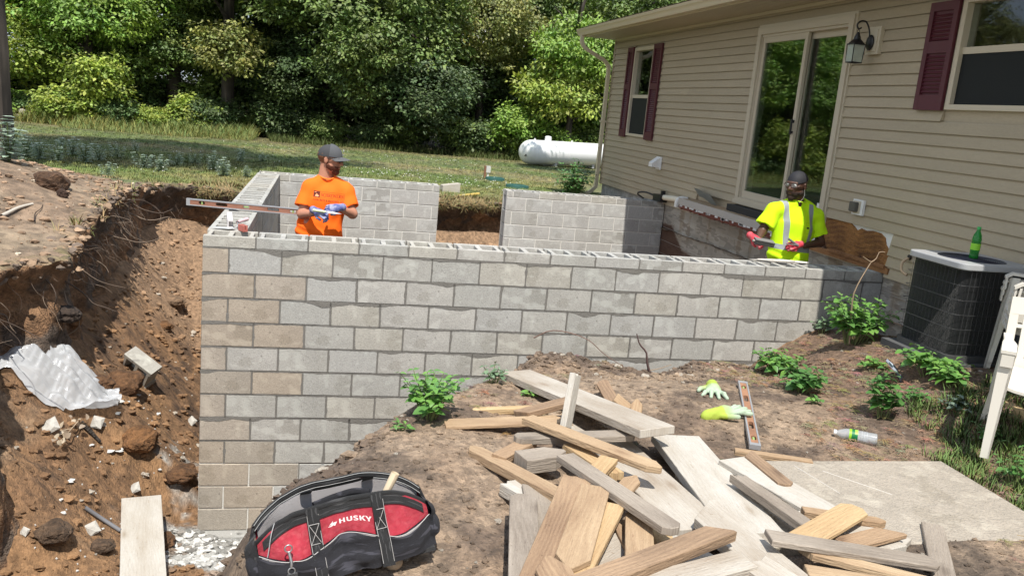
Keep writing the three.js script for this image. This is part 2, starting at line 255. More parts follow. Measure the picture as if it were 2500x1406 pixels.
const mortGrey = mat([0.15, 0.14, 0.125], 0.95, { bumpMap: blockB, bumpScale: 0.006 }), mortWhite = mat([0.62, 0.6, 0.55], 0.95, { bumpMap: blockB, bumpScale: 0.006 });
const JT = 0.012;
seed(5);
const geoCache = {};
function solidBlock(len, h, v) { const k = `s${len.toFixed(3)}_${h}_${v}`; return geoCache[k] ??= boxUV(chamfer(len - JT, h - JT, WT - 0.0, 0.0035), v * 0.37 + 0.1, v * 0.71 + 0.2); }
function hollowBlock(len, h, v) { // two cores, a shallow end recess at both ends
  const k = `h${len.toFixed(3)}_${h}_${v}`; if (geoCache[k]) return geoCache[k];
  const w = len - JT, a = w / 2, b = WT / 2, s = new THREE.Shape(), nd = len > 0.3 ? 0.02 : 0.006;
  s.moveTo(-a, -b); s.lineTo(a, -b); s.lineTo(a, -b + 0.05); s.lineTo(a - nd, -b + 0.056); s.lineTo(a - nd, b - 0.056); s.lineTo(a, b - 0.05); s.lineTo(a, b); s.lineTo(-a, b); s.lineTo(-a, b - 0.05); s.lineTo(-a + nd, b - 0.056); s.lineTo(-a + nd, -b + 0.056); s.lineTo(-a, -b + 0.05); s.lineTo(-a, -b);
  const hole = (x0, x1) => { const p = new THREE.Path(); p.moveTo(x0, -b + 0.042); p.lineTo(x0, b - 0.042); p.lineTo(x1, b - 0.042); p.lineTo(x1, -b + 0.042); p.lineTo(x0, -b + 0.042); s.holes.push(p); };
  if (len > 0.3) { hole(-a + 0.052, -0.02); hole(0.02, a - 0.052); } else if (len > 0.15) hole(-a + 0.03, a - 0.03);
  const g = new THREE.ExtrudeGeometry(s, { depth: h - JT - 0.006, bevelEnabled: true, bevelThickness: 0.003, bevelSize: 0.003, bevelOffset: -0.003, bevelSegments: 1, curveSegments: 2 });
  g.rotateX(-Math.PI / 2).translate(0, -(h - JT) / 2 + 0.003, 0); return geoCache[k] = boxUV(g, v * 0.37, v * 0.53);
}
// a wall along local x from 0 to len, outer face at local z = 0, thickness towards -z
function blockWall(name, label, len, pos, ry, opts) {
  const W = thing(name, label, 'block wall', pos, ry, 'concrete block walls of the new foundation');
  const rows = 12;
  for (let k = -1; k < rows; k++) {
    const h = k < 0 ? CAPH : BH, yc = k < 0 ? CAPH / 2 : -(k + 0.5) * BH; let x = 0, first = true; const half = (k + 12 + (opts.par || 0)) % 2 === 1;
    while (x < len - 0.03) {
      let l = first && half ? (opts.first || BM / 2) : BM; if (first && opts.firstFull && !half) l = opts.firstFull; first = false; if (x + l > len - 0.03) l = len - x;
      const v = Math.floor(rnd() * 7), g = k < 1 ? hollowBlock(l, h, v) : solidBlock(l, h, v);
      const m = pick(k < 0 ? capM : opts.tan && x < 0.45 && rnd() < 0.95 - (x > 0.1 ? 0.15 : 0) - (half && x > 0.1 ? 0.5 : 0) ? tanM : opts.inner ? inM : blockM);
      const o = part(W, 'block', g, m); o.position.set(x + l / 2, yc + JT / 2 * 0, -WT / 2 + rr(-0.0015, 0.0015)); if (!opts.inner && rnd() < 0.5 && l > 0.39) o.rotation.y = rnd() < 0.5 ? 0 : Math.PI;
      x += l;
    }
  }
  const slab = (y0, y1, x0, x1, m) => part(W, 'mortar', merge([boxUV(bb(x0, y0, -0.034, x1, y1, -opts.rec)), boxUV(bb(x0, y0, -WT + 0.006, x1, y1, -WT + 0.034))]), m);
  const top = CAPH - 0.014;
  if (opts.tan) { slab(-9 * BH + 0.004, top, 0.004, len, opts.mort); slab(-12 * BH, -9 * BH + 0.004, 0.004, 0.81, mortWhite); slab(-12 * BH, -9 * BH + 0.004, 0.81, len, opts.mort); }
  else slab(-12 * BH, top, 0.004, len - 0.004, opts.mort);
  return W;
}
// mortar squeezed out and wiped along the joints of the outer face: ragged strips a millimetre proud
function smear(W, len) {
  const P = [], I = []; const strip = (n, f) => { const b = P.length / 3; for (let i = 0; i <= n; i++) { const [x0, y0, x1, y1] = f(i / n); P.push(x0, y0, 0.0016, x1, y1, 0.0016); } for (let i = 0; i < n; i++) { const a = b + i * 2; I.push(a, a + 1, a + 2, a + 2, a + 1, a + 3); } };
  for (let k = 0; k < 9; k++) { const y = -k * BH, n = Math.round(len / 0.012); strip(n, t => { const x = t * (len - 0.004) + 0.002, e = Math.max(0, fbm(x * 3.1 + k * 9, k, 2, 4)) ** 1.5 * 0.075, e2 = Math.max(0, fbm(x * 4 + k * 5, k, 7, 3) - 0.12) * 0.02; return [x, y + 0.0045 + e2, x, y - 0.0045 - e - 0.002 * n3(x * 60, k, 1)]; }); }
  for (let k = -1; k < 9; k++) { const half = (k + 13) % 2 === 1, h = k < 0 ? CAPH : BH, y0 = k < 0 ? CAPH - 0.016 : -k * BH; for (let x = half ? BM / 2 : BM; x < len - 0.05; x += BM) strip(14, t => { const y = y0 - t * (k < 0 ? h - 0.016 : h), a = 0.0045 + Math.max(0, fbm(x * 9, y * 14, 3, 3)) * 0.02, b = 0.0045 + Math.max(0, fbm(x * 9 + 50, y * 14, 5, 3)) * 0.02; return [x + b, y, x - a, y]; }); }
  const g = new THREE.BufferGeometry(); g.setAttribute('position', new THREE.Float32BufferAttribute(P, 3)); g.setIndex(I); g.computeVertexNormals(); const m = part(W, 'mortar_smear', boxUV(g), mat([0.17, 0.16, 0.143], 0.95, { side: THREE.DoubleSide, bumpMap: blockB, bumpScale: 0.006 })); return m;
}
const frontWall = blockWall('block_wall', 'long grey concrete block wall facing the lumber pile, with sunlit hollow cap course', 6.1, [0, 0, 0], 0, { tan: true, mort: mortGrey, rec: 0.007, par: 1 });
smear(frontWall, 6.1);
blockWall('block_wall', 'concrete block wall with tools and a spirit level lying on its hollow top', 5.185, [0, 0, -0.308], Math.PI / 2, { mort: mortGrey, rec: 0.006, par: 0 }).position.set(0, 0, -5.493);
// outer face of that wall is x = 0: turn so that local -z points to +x
scene.children[scene.children.length - 1].rotation.y = -Math.PI / 2; scene.children[scene.children.length - 1].position.set(0, 0, -5.493);
{ // back wall in two lengths with an opening between them; their inner faces show
  const a = blockWall('block_wall', 'pale concrete block wall behind the man in the orange shirt, beside the opening', 2.57, [0, 0, 0], Math.PI, { inner: true, mort: mortWhite, rec: 0.004, par: 0, first: 0.1, firstFull: 0.305 });
  a.position.set(2.573, 0, -5.797);
  const b = blockWall('block_wall', 'pale concrete block wall between the opening and the house, half in eave shadow', 2.52, [0, 0, 0], 0, { inner: true, mort: mortWhite, rec: 0.004, par: 0, first: 0.1, firstFull: 0.305 });
  b.position.set(3.578, 0, -5.49);
}
struct('footing', boxUV(merge([bb(-0.12, -2.7, -0.42, 6.1, -2.44, 0.12), bb(-0.12, -2.7, -5.92, 0.42, -2.44, -0.42), bb(0.42, -2.7, -5.92, 6.1, -2.44, -5.37)])), bmat([0.42, 0.41, 0.38]));
// ---------------------------------------------------------------- the house
const HX = 6.08, FX = 6.105, HZ0 = -8.74, HZ1 = 8.6;
const sidT = tex(512, 512, (x, y, i, j) => 0.94 + 0.025 * tf(x, y, 6, 4, 3) + 0.02 * tn(x * 1, y, 128, 5), true, 0.35, 1.3);
const sidB = tex(256, 256, (x, y, i, j) => 0.5 + 0.3 * tn(x, y * 1, 32, 3) + 0.2 * tf(x, y, 64, 2, 5), false, 1, 6);
const sidM = [[0.435, 0.362, 0.252], [0.447, 0.373, 0.261], [0.423, 0.353, 0.246]].map(c => mat(c, 0.55, { map: sidT, bumpMap: sidB, bumpScale: 0.0012 }));
const trimM = mat([0.54, 0.475, 0.365], 0.5), trimW = mat([0.56, 0.49, 0.375], 0.5, { map: sidT }), gutM = mat([0.58, 0.5, 0.36], 0.42), burgM = mat([0.1, 0.018, 0.03], 0.5, { map: sidT });
const blackM = mat([0.012, 0.012, 0.014], 0.45), whitePl = mat([0.75, 0.75, 0.73], 0.45), pvcM = mat([0.72, 0.66, 0.52], 0.45);
const glassM = mat([0.86, 0.9, 0.88], 0.02, { transmission: 1, thickness: 0, ior: 1.5 });
const screenM = mat([0.012, 0.014, 0.015], 0.6, { specularIntensity: 0.5 });
const house = thing('house', 'single storey house with tan lap siding and burgundy shutters', 'house', [HX, 0, 0]);
const hb = (x0, y0, z0, x1, y1, z1) => bb(x0 - HX, y0, z0, x1 - HX, y1, z1);
const RH = 0.1035, R0 = 0.065;
{
  // openings in the siding: z0, z1, y0, y1
  const holes = [[-3.13, -1.06, 0.1, 2.55], [-7.62, -6.64, 1.0, 2.53], [0.42, 1.75, 1.6, 2.56], [-4.32, 0.04, -0.1, 0.372], [-1.06, 0.06, 0.37, 0.476], [-2.0, -1.06, 0.1, 0.476]];
  seed(21);
  for (let i = 0; i < 26; i++) {
    const y0 = R0 + i * RH, y1 = Math.min(y0 + RH, 2.722); if (y1 - y0 < 0.02) continue;
    let seg = [[HZ0, HZ1]];
    for (const [a, b, c, d] of holes) if (c < y1 - 0.012 && d > y0 + 0.012) seg = seg.flatMap(([p, q]) => b <= p || a >= q ? [[p, q]] : [[p, a], [b, q]].filter(([s, t]) => t - s > 0.02));
    seg = seg.flatMap(([p, q]) => { const o = []; let s = p; for (const c of [-5.1 + (i % 4) * 0.9, 3.1 - (i % 3) * 0.7]) if (c > s + 0.5 && c < q - 0.5) { o.push([s, c]); s = c; } o.push([s, q]); return o; });
    for (const [a, b] of seg) {
      const l = b - a - 0.0015, s = new THREE.Shape(); s.moveTo(0.016, 0.008); s.lineTo(-0.009, 0.005); s.lineTo(-0.016, 0.0005); s.lineTo(-0.0165, 0.006); s.lineTo(-0.002, y1 - y0 - 0.012); s.lineTo(0.002, y1 - y0 - 0.0005); s.lineTo(0.016, y1 - y0 - 0.0005); s.lineTo(0.016, 0.008);
      const g = boxUV(new THREE.ExtrudeGeometry(s, { depth: l, bevelEnabled: false }), rr(0, 3), rr(0, 3));
      part(house, 'siding_board', g, sidM[Math.floor(rnd() * 3)]).position.set(0, y0, a);
    }
  }
  part(house, 'corner_trim', hb(HX - 0.02, 0.05, HZ0 - 0.02, HX + 0.05, 2.72, HZ0 + 0.035), sidM[0]);
  // house walls behind the siding, with real openings
  const wallG = []; const wx0 = HX + 0.018, wx1 = HX + 0.16; const W = (z0, z1, y0, y1) => wallG.push(hb(wx0, y0, z0, wx1, y1, z1));
  W(HZ0, -7.6, 0.08, 2.72); W(-7.6, -6.66, 0.08, 1.02); W(-7.6, -6.66, 2.51, 2.72); W(-6.66, -3.11, 0.08, 2.72); W(-3.11, -1.08, 0.08, 0.4); W(-3.11, -1.08, 2.53, 2.72); W(-1.08, 0.44, 0.08, 2.72); W(0.44, 1.73, 0.08, 1.62); W(0.44, 1.73, 2.54, 2.72); W(1.73, HZ1, 0.08, 2.72);
  part(house, 'wall', boxUV(merge([...wallG, hb(wx1, 0.08, HZ0, 13.9, 2.72, HZ0 + 0.14), hb(wx1, 0.08, HZ1 - 0.14, 13.9, 2.72, HZ1), hb(13.9, 0.08, HZ0, 14.04, 2.72, HZ1)])), sidM[1]);
  const roomM = mat([0.23, 0.21, 0.18], 0.9);
  part(house, 'interior', merge([hb(wx1, 0.3, HZ0 + 0.15, 13.9, 0.38, HZ1 - 0.15), hb(wx1, 2.6, HZ0 + 0.15, 13.9, 2.66, HZ1 - 0.15), hb(10.2, 0.38, HZ0 + 0.15, 10.3, 2.6, HZ1 - 0.15)]), roomM);
}
// soffit panels, fascia, gutter, roof
{
  const E0 = 5.5;
  for (let z = HZ0 - 0.2; z < HZ1; z += 0.305) { // each panel has three shallow ribs
    const g = []; for (let r = 0; r < 3; r++) { const a = z + r * 0.1015; g.push(hb(E0, 2.722, a, HX + 0.01, 2.738, a + 0.066), hb(E0, 2.732, a + 0.066, HX + 0.01, 2.742, a + 0.1015)); }
    part(house, 'soffit_panel', boxUV(merge(g)), trimW);
  }
  part(house, 'frieze_trim', hb(HX - 0.022, 2.685, HZ0, HX + 0.01, 2.72, HZ1), trimM);
  part(house, 'fascia', hb(E0 - 0.02, 2.71, HZ0 - 0.22, E0, 2.88, HZ1), gutM);
  const s = new THREE.Shape(); s.moveTo(0, 0); s.lineTo(-0.075, 0); s.lineTo(-0.085, 0.025); s.quadraticCurveTo(-0.09, 0.055, -0.115, 0.075); s.lineTo(-0.125, 0.11); s.lineTo(-0.112, 0.112); s.lineTo(-0.1, 0.075); s.lineTo(-0.07, 0.03); s.lineTo(-0.07, 0.012); s.lineTo(-0.008, 0.012); s.lineTo(-0.008, 0.11); s.lineTo(0, 0.11); s.lineTo(0, 0);
  const gg = new THREE.ExtrudeGeometry(s, { depth: HZ1 - HZ0 + 0.22, bevelEnabled: false });
  part(house, 'gutter', boxUV(gg), gutM).position.set(E0 - 0.022 - HX, 2.725, HZ0 - 0.22);
  part(house, 'gutter_end', new THREE.ExtrudeGeometry(new THREE.Shape([[0, 0], [-0.075, 0], [-0.115, 0.075], [-0.125, 0.11], [0, 0.11]].map(a => new THREE.Vector2(...a))), { depth: 0.004, bevelEnabled: false }), gutM).position.set(E0 - 0.022 - HX, 2.725, HZ0 - 0.226);
  const shT = tex(512, 512, (x, y, i, j) => { const c = 0.55 + 0.35 * (hash3(i, j, 4) - 0.5) + 0.25 * tf(x, y, 12, 4, 9); return [c, c * 0.93, c * 0.86]; }, true, 1, 1);
  const roofM = mat([0.3, 0.27, 0.24], 0.95, { map: shT, bumpMap: grainB, bumpScale: 0.01 }); const sl = 0.34, roof = new THREE.Group(); roof.name = 'roof'; house.add(roof);
  part(roof, 'roof_deck', (() => { const g = []; for (const k of [0, 1]) { const p = new THREE.Shape(); p.moveTo(0, 0); p.lineTo(4.7, 4.7 * sl); p.lineTo(4.7, 4.7 * sl - 0.05); p.lineTo(0, -0.05); const e = new THREE.ExtrudeGeometry(p, { depth: HZ1 - HZ0 + 0.34, bevelEnabled: false }); if (k) e.rotateY(Math.PI).translate(9.3, 0, HZ1 - HZ0 + 0.34); g.push(e); } return boxUV(merge(g)); })(), roofM).position.set(E0 - 0.02 - HX, 2.87, HZ0 - 0.22);
  for (let c = 0; c < 6; c++) for (let z = HZ0 - 0.22 + (c % 2) * 0.15; z < -3.2; z += 0.305) { // shingle tabs of the lowest courses
    const o = part(roof, 'shingle', geoCache.sh ??= boxUV(box(0.2, 0.006, 0.298), 0.3, 0.7), roofM); o.position.set(E0 - 0.05 - HX + 0.1 + c * 0.135, 2.876 + c * 0.135 * sl + 0.035, z + 0.15); o.rotation.z = Math.atan(sl) - 0.02;
  }
  part(house, 'gable_wall', (() => { const p = new THREE.Shape([[0, 0], [8, 0], [4, 4.1 * 0.34]].map(a => new THREE.Vector2(...a))); return new THREE.ExtrudeGeometry(p, { depth: 0.1, bevelEnabled: false }); })(), sidM[1]).position.set(0, 2.72, HZ0);
}
{ // downspout: outlet, two elbows under the eave, then down beside the corner
  const z = HZ0 - 0.03, pts = [[5.42, 2.73, z + 0.02], [5.42, 2.6, z + 0.02], [5.5, 2.5, z + 0.02], [5.9, 2.32, z], [5.99, 2.22, z], [6.0, 2.05, z], [6.0, 0.1, z], [5.99, -0.02, z + 0.01], [5.86, -0.14, z + 0.03], [5.6, -0.2, z + 0.05]].map(p => V(p[0] - HX, p[1], p[2]));
  const path = new THREE.CurvePath(); for (let i = 0; i < pts.length - 1; i++) path.add(new THREE.LineCurve3(pts[i], pts[i + 1]));
  part(house, 'downspout', (() => { const c = new THREE.CatmullRomCurve3(pts, false, 'catmullrom', 0.15); const s = new THREE.Shape(); const a = 0.042, b = 0.03; s.moveTo(-a, -b); s.lineTo(a, -b); s.lineTo(a, b); s.lineTo(-a, b); s.lineTo(-a, -b); return boxUV(new THREE.ExtrudeGeometry(s, { steps: 70, extrudePath: c, bevelEnabled: false })); })(), gutM);
  part(house, 'downspout_strap', hb(5.94, 1.2, z - 0.035, 6.06, 1.235, z + 0.037), gutM);
}
// windows with two louvred shutters
function shutter(zc, w, y0, y1) {
  const S = new THREE.Group(); S.name = 'shutter'; house.add(S); S.position.set(-0.016, y0, zc);
  const h = y1 - y0, fw = 0.055, a = w / 2; const fr = [bb(-0.03, 0, -a, 0.0, h, -a + fw), bb(-0.03, 0, a - fw, 0, h, a), bb(-0.029, 0, -a + fw, 0, 0.13, a - fw), bb(-0.029, h - 0.075, -a + fw, 0, h, a - fw), bb(-0.029, h * 0.53, -a + fw, 0, h * 0.53 + 0.1, a - fw), bb(-0.008, 0.1, -a + fw, 0, h - 0.07, a - fw)];
  part(S, 'shutter_frame', boxUV(merge(fr), 0.2, 0.4), burgM);
  const g = geoCache['lv' + w] ??= box(0.022, 0.006, w - 2 * fw).rotateZ(0.9);
  for (const [b, c] of [[0.14, h * 0.53], [h * 0.53 + 0.1, h - 0.08]]) for (let y = b + 0.018; y < c - 0.008; y += 0.033) part(S, 'slat', g, burgM).position.set(-0.014, y, 0);
}
function windowUnit(z0, z1, y0, y1, ymid) {
  const Wd = new THREE.Group(); Wd.name = 'window'; house.add(Wd); const f = 0.055, X = -0.02;
  part(Wd, 'frame', merge([bb(X, y0, z0, 0.1, y1, z0 + f), bb(X, y0, z1 - f, 0.1, y1, z1), bb(X, y0, z0 + f, 0.1, y0 + f * 0.8, z1 - f), bb(X, y1 - f, z0 + f, 0.1, y1, z1 - f)]), trimM);
  part(Wd, 'sash_rail', merge([bb(0.012, ymid - 0.025, z0 + f, 0.05, ymid + 0.03, z1 - f), bb(0.03, y0 + f * 0.8, z0 + f, 0.055, y0 + f * 0.8 + 0.03, z1 - f), bb(0.03, y0 + f, z0 + f, 0.055, ymid - 0.025, z0 + f + 0.018), bb(0.03, y0 + f, z1 - f - 0.018, 0.055, ymid - 0.025, z1 - f)]), trimM);
  part(Wd, 'pane', bb(0.045, ymid + 0.03, z0 + f, 0.049, y1 - f, z1 - f), glassM);
  part(Wd, 'pane', bb(0.06, y0 + f, z0 + f, 0.064, ymid - 0.02, z1 - f), glassM);
  part(Wd, 'insect_screen', bb(0.022, y0 + f * 0.8, z0 + f, 0.025, ymid - 0.025, z1 - f), screenM);
}
windowUnit(-7.6, -6.66, 1.02, 2.51, 1.69); shutter(-7.75, 0.29, 0.99, 2.525); shutter(-6.45, 0.36, 0.99, 2.525);
windowUnit(0.44, 1.73, 1.615, 2.545, 2.1); shutter(0.245, 0.36, 1.605, 2.52); shutter(1.93, 0.36, 1.605, 2.52);
{ // sliding glass door
  const D = new THREE.Group(); D.name = 'sliding_door'; house.add(D); const y0 = 0.4, y1 = 2.53, z0 = -3.1, z1 = -1.08, f = 0.085, zm = -2.02;
  part(D, 'frame', merge([bb(-0.045, y0 - 0.005, z0, 0.03, y1, z0 + f), bb(-0.045, y0 - 0.005, z1 - f, 0.03, y1, z1), bb(-0.045, y1 - f, z0 + f, 0.03, y1, z1 - f), bb(-0.02, y0, z0 + f, 0.12, y1 - f, z0 + f + 0.02), bb(-0.02, y0, z1 - f - 0.02, 0.12, y1 - f, z1 - f), bb(-0.02, y1 - f - 0.03, z0 + f + 0.02, 0.12, y1 - f, z1 - f - 0.02)]), trimW);
  part(D, 'sill', merge([bb(-0.06, y0 - 0.02, z0 - 0.02, 0.12, y0 + 0.03, z1 + 0.02), bb(-0.05, y0 + 0.03, z0 + f, 0.1, y0 + 0.06, z1 - f)]), trimW);
  part(D, 'edge_trim', merge([bb(-0.024, y0, z1, 0.0, y1 + 0.03, z1 + 0.022), bb(-0.024, y1, z0 - 0.02, 0.0, y1 + 0.03, z1)]), trimM);
  const panel = (a, b, x, st) => { const P = new THREE.Group(); P.name = 'door_panel'; P.userData.label = st; const q = part(D, 'door_panel', merge([bb(x, y0 + 0.06, a, x + 0.035, y1 - f - 0.03, a + 0.06), bb(x, y0 + 0.06, b - 0.06, x + 0.035, y1 - f - 0.03, b), bb(x, y0 + 0.06, a + 0.06, x + 0.035, y0 + 0.15, b - 0.06), bb(x, y1 - f - 0.1, a + 0.06, x + 0.035, y1 - f - 0.03, b - 0.06)]), trimW); return q; };
  panel(z0 + f + 0.02, zm + 0.05, -0.01, ''); panel(zm - 0.03, z1 - f - 0.02, 0.05, '');
  const gl = (a, b, x) => part(D, 'glass', bb(x, y0 + 0.15, a, x + 0.004, y1 - f - 0.1, b), glassM);
  gl(z0 + f + 0.08, zm - 0.01, 0.004); gl(z0 + f + 0.08, zm - 0.01, 0.018); gl(zm + 0.03, z1 - f - 0.08, 0.062); gl(zm + 0.03, z1 - f - 0.08, 0.076);
  part(D, 'handle', merge([bb(-0.035, 1.3, zm + 0.012, -0.008, 1.33, zm + 0.035), bb(-0.035, 1.42, zm + 0.012, -0.008, 1.45, zm + 0.035), bb(-0.045, 1.29, zm + 0.01, -0.03, 1.46, zm + 0.037)]), blackM);
}
{ // old block foundation under the siding, painted, with soil stain
  const F = thing('foundation_wall', 'old painted block foundation below the siding with brown soil stain', 'wall', [FX, 0, 0]);
  const stT = tex(1024, 512, (x, y, i, j) => {
    const z = -5.75 + x * 6.25, yy = -1.5 + y * 1.65, n = tf(x, y, 12, 5, 4), n2 = tf(x, y, 40, 4, 14);
    let c = [0.62 + 0.1 * n + 0.05 * n2, 0.6 + 0.1 * n + 0.05 * n2, 0.56 + 0.1 * n + 0.05 * n2]; const bare = sst(0.06, 0.2, n2 + 0.4 * n); c = mix3(c, [0.42, 0.4, 0.37], bare * 0.5);
    const line = -0.22 - 0.3 * sst(-5.2, -4.6, z) - 0.12 * sst(-4.4, -3.4, z) + 0.12 * n; const s = sst(line + 0.05, line - 0.03, yy + 0.06 * n2); c = mix3(c, [0.3 + 0.06 * n2, 0.21 + 0.06 * n2, 0.16 + 0.05 * n2], s * 0.92);
    const rust = sst(0.28, 0.45, tn(x, 0.5, 40, 3) * 0.7 + 0.25 * n2) * sst(-0.6, 0.1, yy) * 0.4; c = mix3(c, [0.4, 0.3, 0.2], rust); return c;
  });
  const fm = mat([1, 1, 1], 0.92, { map: stT, bumpMap: blockB, bumpScale: 0.006 }), fm2 = bmat([0.4, 0.395, 0.375]);
  const wuv = g => { const p = g.attributes.position, uv = g.attributes.uv; for (let i = 0; i < p.count; i++) uv.setXY(i, (p.getZ(i) + 5.75) / 6.25, (p.getY(i) + 1.5) / 1.65); return g; };
  for (let r = 0; r < 7; r++) for (let z = -5.7 + (r % 2 ? BM / 2 : 0); z < 0.3; z += BM) { const zz1 = Math.min(z + BM, 0.4), y1 = 0.12 - r * BH; part(F, 'block', wuv(bb(0.0, y1 - BH + 0.003, z + 0.002, 0.3, y1 - 0.003, zz1 - 0.002)), fm); }
  part(F, 'mortar', boxUV(bb(0.004, -1.4, -5.7, 0.29, 0.118, 0.36)), mat([0.4, 0.385, 0.35], 0.95));
  part(F, 'wall_core', boxUV(merge([bb(0.002, -2.5, HZ0 + 0.02, 0.3, 0.1, -5.7), bb(0.002, -2.5, 0.4, 0.3, 0.1, HZ1), bb(0.02, -2.5, -5.7, 0.3, -1.3, 0.4)])), fm2);
  part(F, 'sill_plate', boxUV(bb(0.0, 0.12, HZ0 + 0.02, 0.12, 0.17, -4.3)), fm2);
}
// decayed wood: raw plank grain
function woodTex(base, dark, k, rough = 1) { return tex(512, 256, (x, y, i, j) => { const w = 0.06 * tf(x, y, 2, 3, k); const ring = Math.sin((y * 13 + w * 30 + tn(x, y, 2, k + 3) * 1.6) * 6.28); const fib = hash3(Math.floor((x + 0.03 * tn(x, y, 8, k)) * 20), j, k) - 0.5; const f2 = tn(x, y, 128, k + 9); const knot = Math.exp(-(((x - 0.3 - 0.1 * (k % 4)) * 22) ** 2 + ((y - 0.45) * 14) ** 2)); let t = clamp(0.36 + 0.13 * ring * rough * (0.6 + 0.6 * tn(x, y, 4, k + 30)) + 0.16 * fib + 0.12 * f2 + 0.55 * tf(x, y, 3, 5, k + 6) + 0.6 * knot); if (tn(x * 0.5, y, 64, k + 20) > 0.9) t = Math.min(1, t + 0.4); return mix3(base, dark, t); }, true, 1, 1); }
const woodB = tex(256, 256, (x, y, i, j) => 0.5 + 0.3 * tn(x * 0.5, y, 64, 4) + 0.25 * (hash3(Math.floor(x * 10), j, 3) - 0.5), false, 1, 1);
const rotM = mat([1, 1, 1], 0.95, { map: woodTex([0.66, 0.47, 0.26], [0.25, 0.15, 0.09], 3, 0.8), bumpMap: woodB, bumpScale: 0.01 });
{ // torn-open wall beside the door: rotten sheathing, sill and ledger
  const g = [[-1.2, 0.17], [0.06, 0.11], [0.075, 0.22], [0.05, 0.3], [-0.03, 0.36], [-0.06, 0.42], [-0.13, 0.45], [-0.26, 0.455], [-0.36, 0.44], [-0.44, 0.45], [-0.5, 0.42], [-0.56, 0.45], [-0.66, 0.49], [-0.8, 0.482], [-0.94, 0.49], [-1.2, 0.49]];
  const s = new THREE.Shape(g.map(([a, b]) => new THREE.Vector2(-a, b))); const e = new THREE.ExtrudeGeometry(s, { depth: 0.012, bevelEnabled: true, bevelSize: 0.003, bevelThickness: 0.003, bevelSegments: 1 });
  e.rotateY(Math.PI / 2); const o = solo('rotten_sheathing', 'rotten brown wood sheathing bared where siding is torn off by the door', 'sheathing', boxUV(e, 0.2, 0.2, 1.6), rotM, [HX + 0.002, 0, 0]);
  solo('white_sheathing_panel', 'white insulation board behind the rotten sheathing beside the air conditioner', 'insulation', boxUV(bb(0, 0.12, -1.3, 0.004, 0.6, 0.14)), mat([0.72, 0.72, 0.7], 0.7), [HX + 0.013, 0, 0]);
  solo('sill_board', 'long split sill board along the foundation below the rotten sheathing', 'board', boxUV(merge([bb(0, 0.1, -1.28, 0.09, 0.155, 0.1), bb(-0.012, 0.145, -0.9, 0.05, 0.175, 0.05)]), 0.4, 0.1), mat([1, 1, 1], 0.9, { map: woodTex([0.62, 0.45, 0.29], [0.32, 0.2, 0.12], 11), bumpMap: woodB, bumpScale: 0.006 }), [FX - 0.05, 0, 0]);
  const lg = thing('door_ledge', 'weathered ledge with peeling white flashing under the sliding door', 'ledge', [FX, 0.2, -2.8]);
  part(lg, 'ledge_top', boxUV(bb(-0.3, 0.04, -1.5, 0.04, 0.075, 1.4)), mat([1, 1, 1], 0.9, { map: woodTex([0.7, 0.62, 0.5], [0.5, 0.38, 0.27], 7), bumpMap: woodB, bumpScale: 0.006 }));
  part(lg, 'flashing', boxUV(bb(-0.306, -0.005, -1.51, -0.29, 0.083, 1.4)), mat([0.45, 0.42, 0.38], 0.6, { map: sidT, bumpMap: grainB, bumpScale: 0.004 }));
  const rs = []; seed(9); for (let z = -1.48; z < 1.38; z += 0.05) rs.push(bb(-0.298, -0.05 - rr(0, 0.02), z, -0.02, -0.006, z + 0.05)); part(lg, 'rusty_angle', boxUV(merge(rs)), mat([0.13, 0.035, 0.02], 0.9, { bumpMap: grainB, bumpScale: 0.01 }));
  const pc = []; for (let i = 0; i < 26; i++) { const z = rr(-1.45, 1.3); pc.push(bb(-0.304, -0.04 + rr(0, 0.015), z, -0.2985, -0.006, z + rr(0.02, 0.1))); } part(lg, 'peeling_paint', merge(pc), mat([0.6, 0.59, 0.57], 0.7));
  part(lg, 'dark_void_strip', boxUV(bb(-0.16, 0.079, -0.3, -0.02, 0.16, 1.35)), mat([0.03, 0.028, 0.026], 0.9));  // near-black box stands in for the shaded void under the door
  const fl = thing('bent_flashing', 'bent dark metal flashing sticking out left of the sliding door', 'flashing', [FX, 0.36, -3.9]);
  const fg = new THREE.PlaneGeometry(0.75, 0.16, 12, 3); const fp = fg.attributes.position; for (let i = 0; i < fp.count; i++) fp.setZ(i, 0.05 * Math.sin(fp.getX(i) * 5) + fp.getY(i) * 0.5); part(fl, 'sheet', fg.rotateY(-Math.PI / 2).rotateZ(0.25).translate(-0.1, 0, 0), mat([0.16, 0.165, 0.15], 0.6, { side: THREE.DoubleSide }));
}
// ---------------------------------------------------------------- vegetation
// leaf card: a kite folded along its midrib
function pushLeaf(P, N, C, pos, dir, up, len, wid, col) {
  const s = dir.clone().cross(up).normalize(), n = s.clone().cross(dir).normalize(), t = pos.clone().addScaledVector(dir, len), m = pos.clone().addScaledVector(dir, len * 0.45);
  const l = m.clone().addScaledVector(s, wid / 2).addScaledVector(n, wid * 0.12), r = m.clone().addScaledVector(s, -wid / 2).addScaledVector(n, wid * 0.12);
  for (const q of [pos, l, t, pos, t, r]) { P.push(q.x, q.y, q.z); N.push(n.x, n.y, n.z); C.push(col[0], col[1], col[2]); }
}
function leafGeo(P, N, C) { const g = new THREE.BufferGeometry(); g.setAttribute('position', new THREE.Float32BufferAttribute(P, 3)); g.setAttribute('normal', new THREE.Float32BufferAttribute(N, 3)); g.setAttribute('color', new THREE.Float32BufferAttribute(C, 3)); return g; }
const sph = () => { const z = rr(-1, 1), a = rr(0, 6.2832), r = Math.sqrt(1 - z * z); return V(r * Math.cos(a), z, r * Math.sin(a)); };
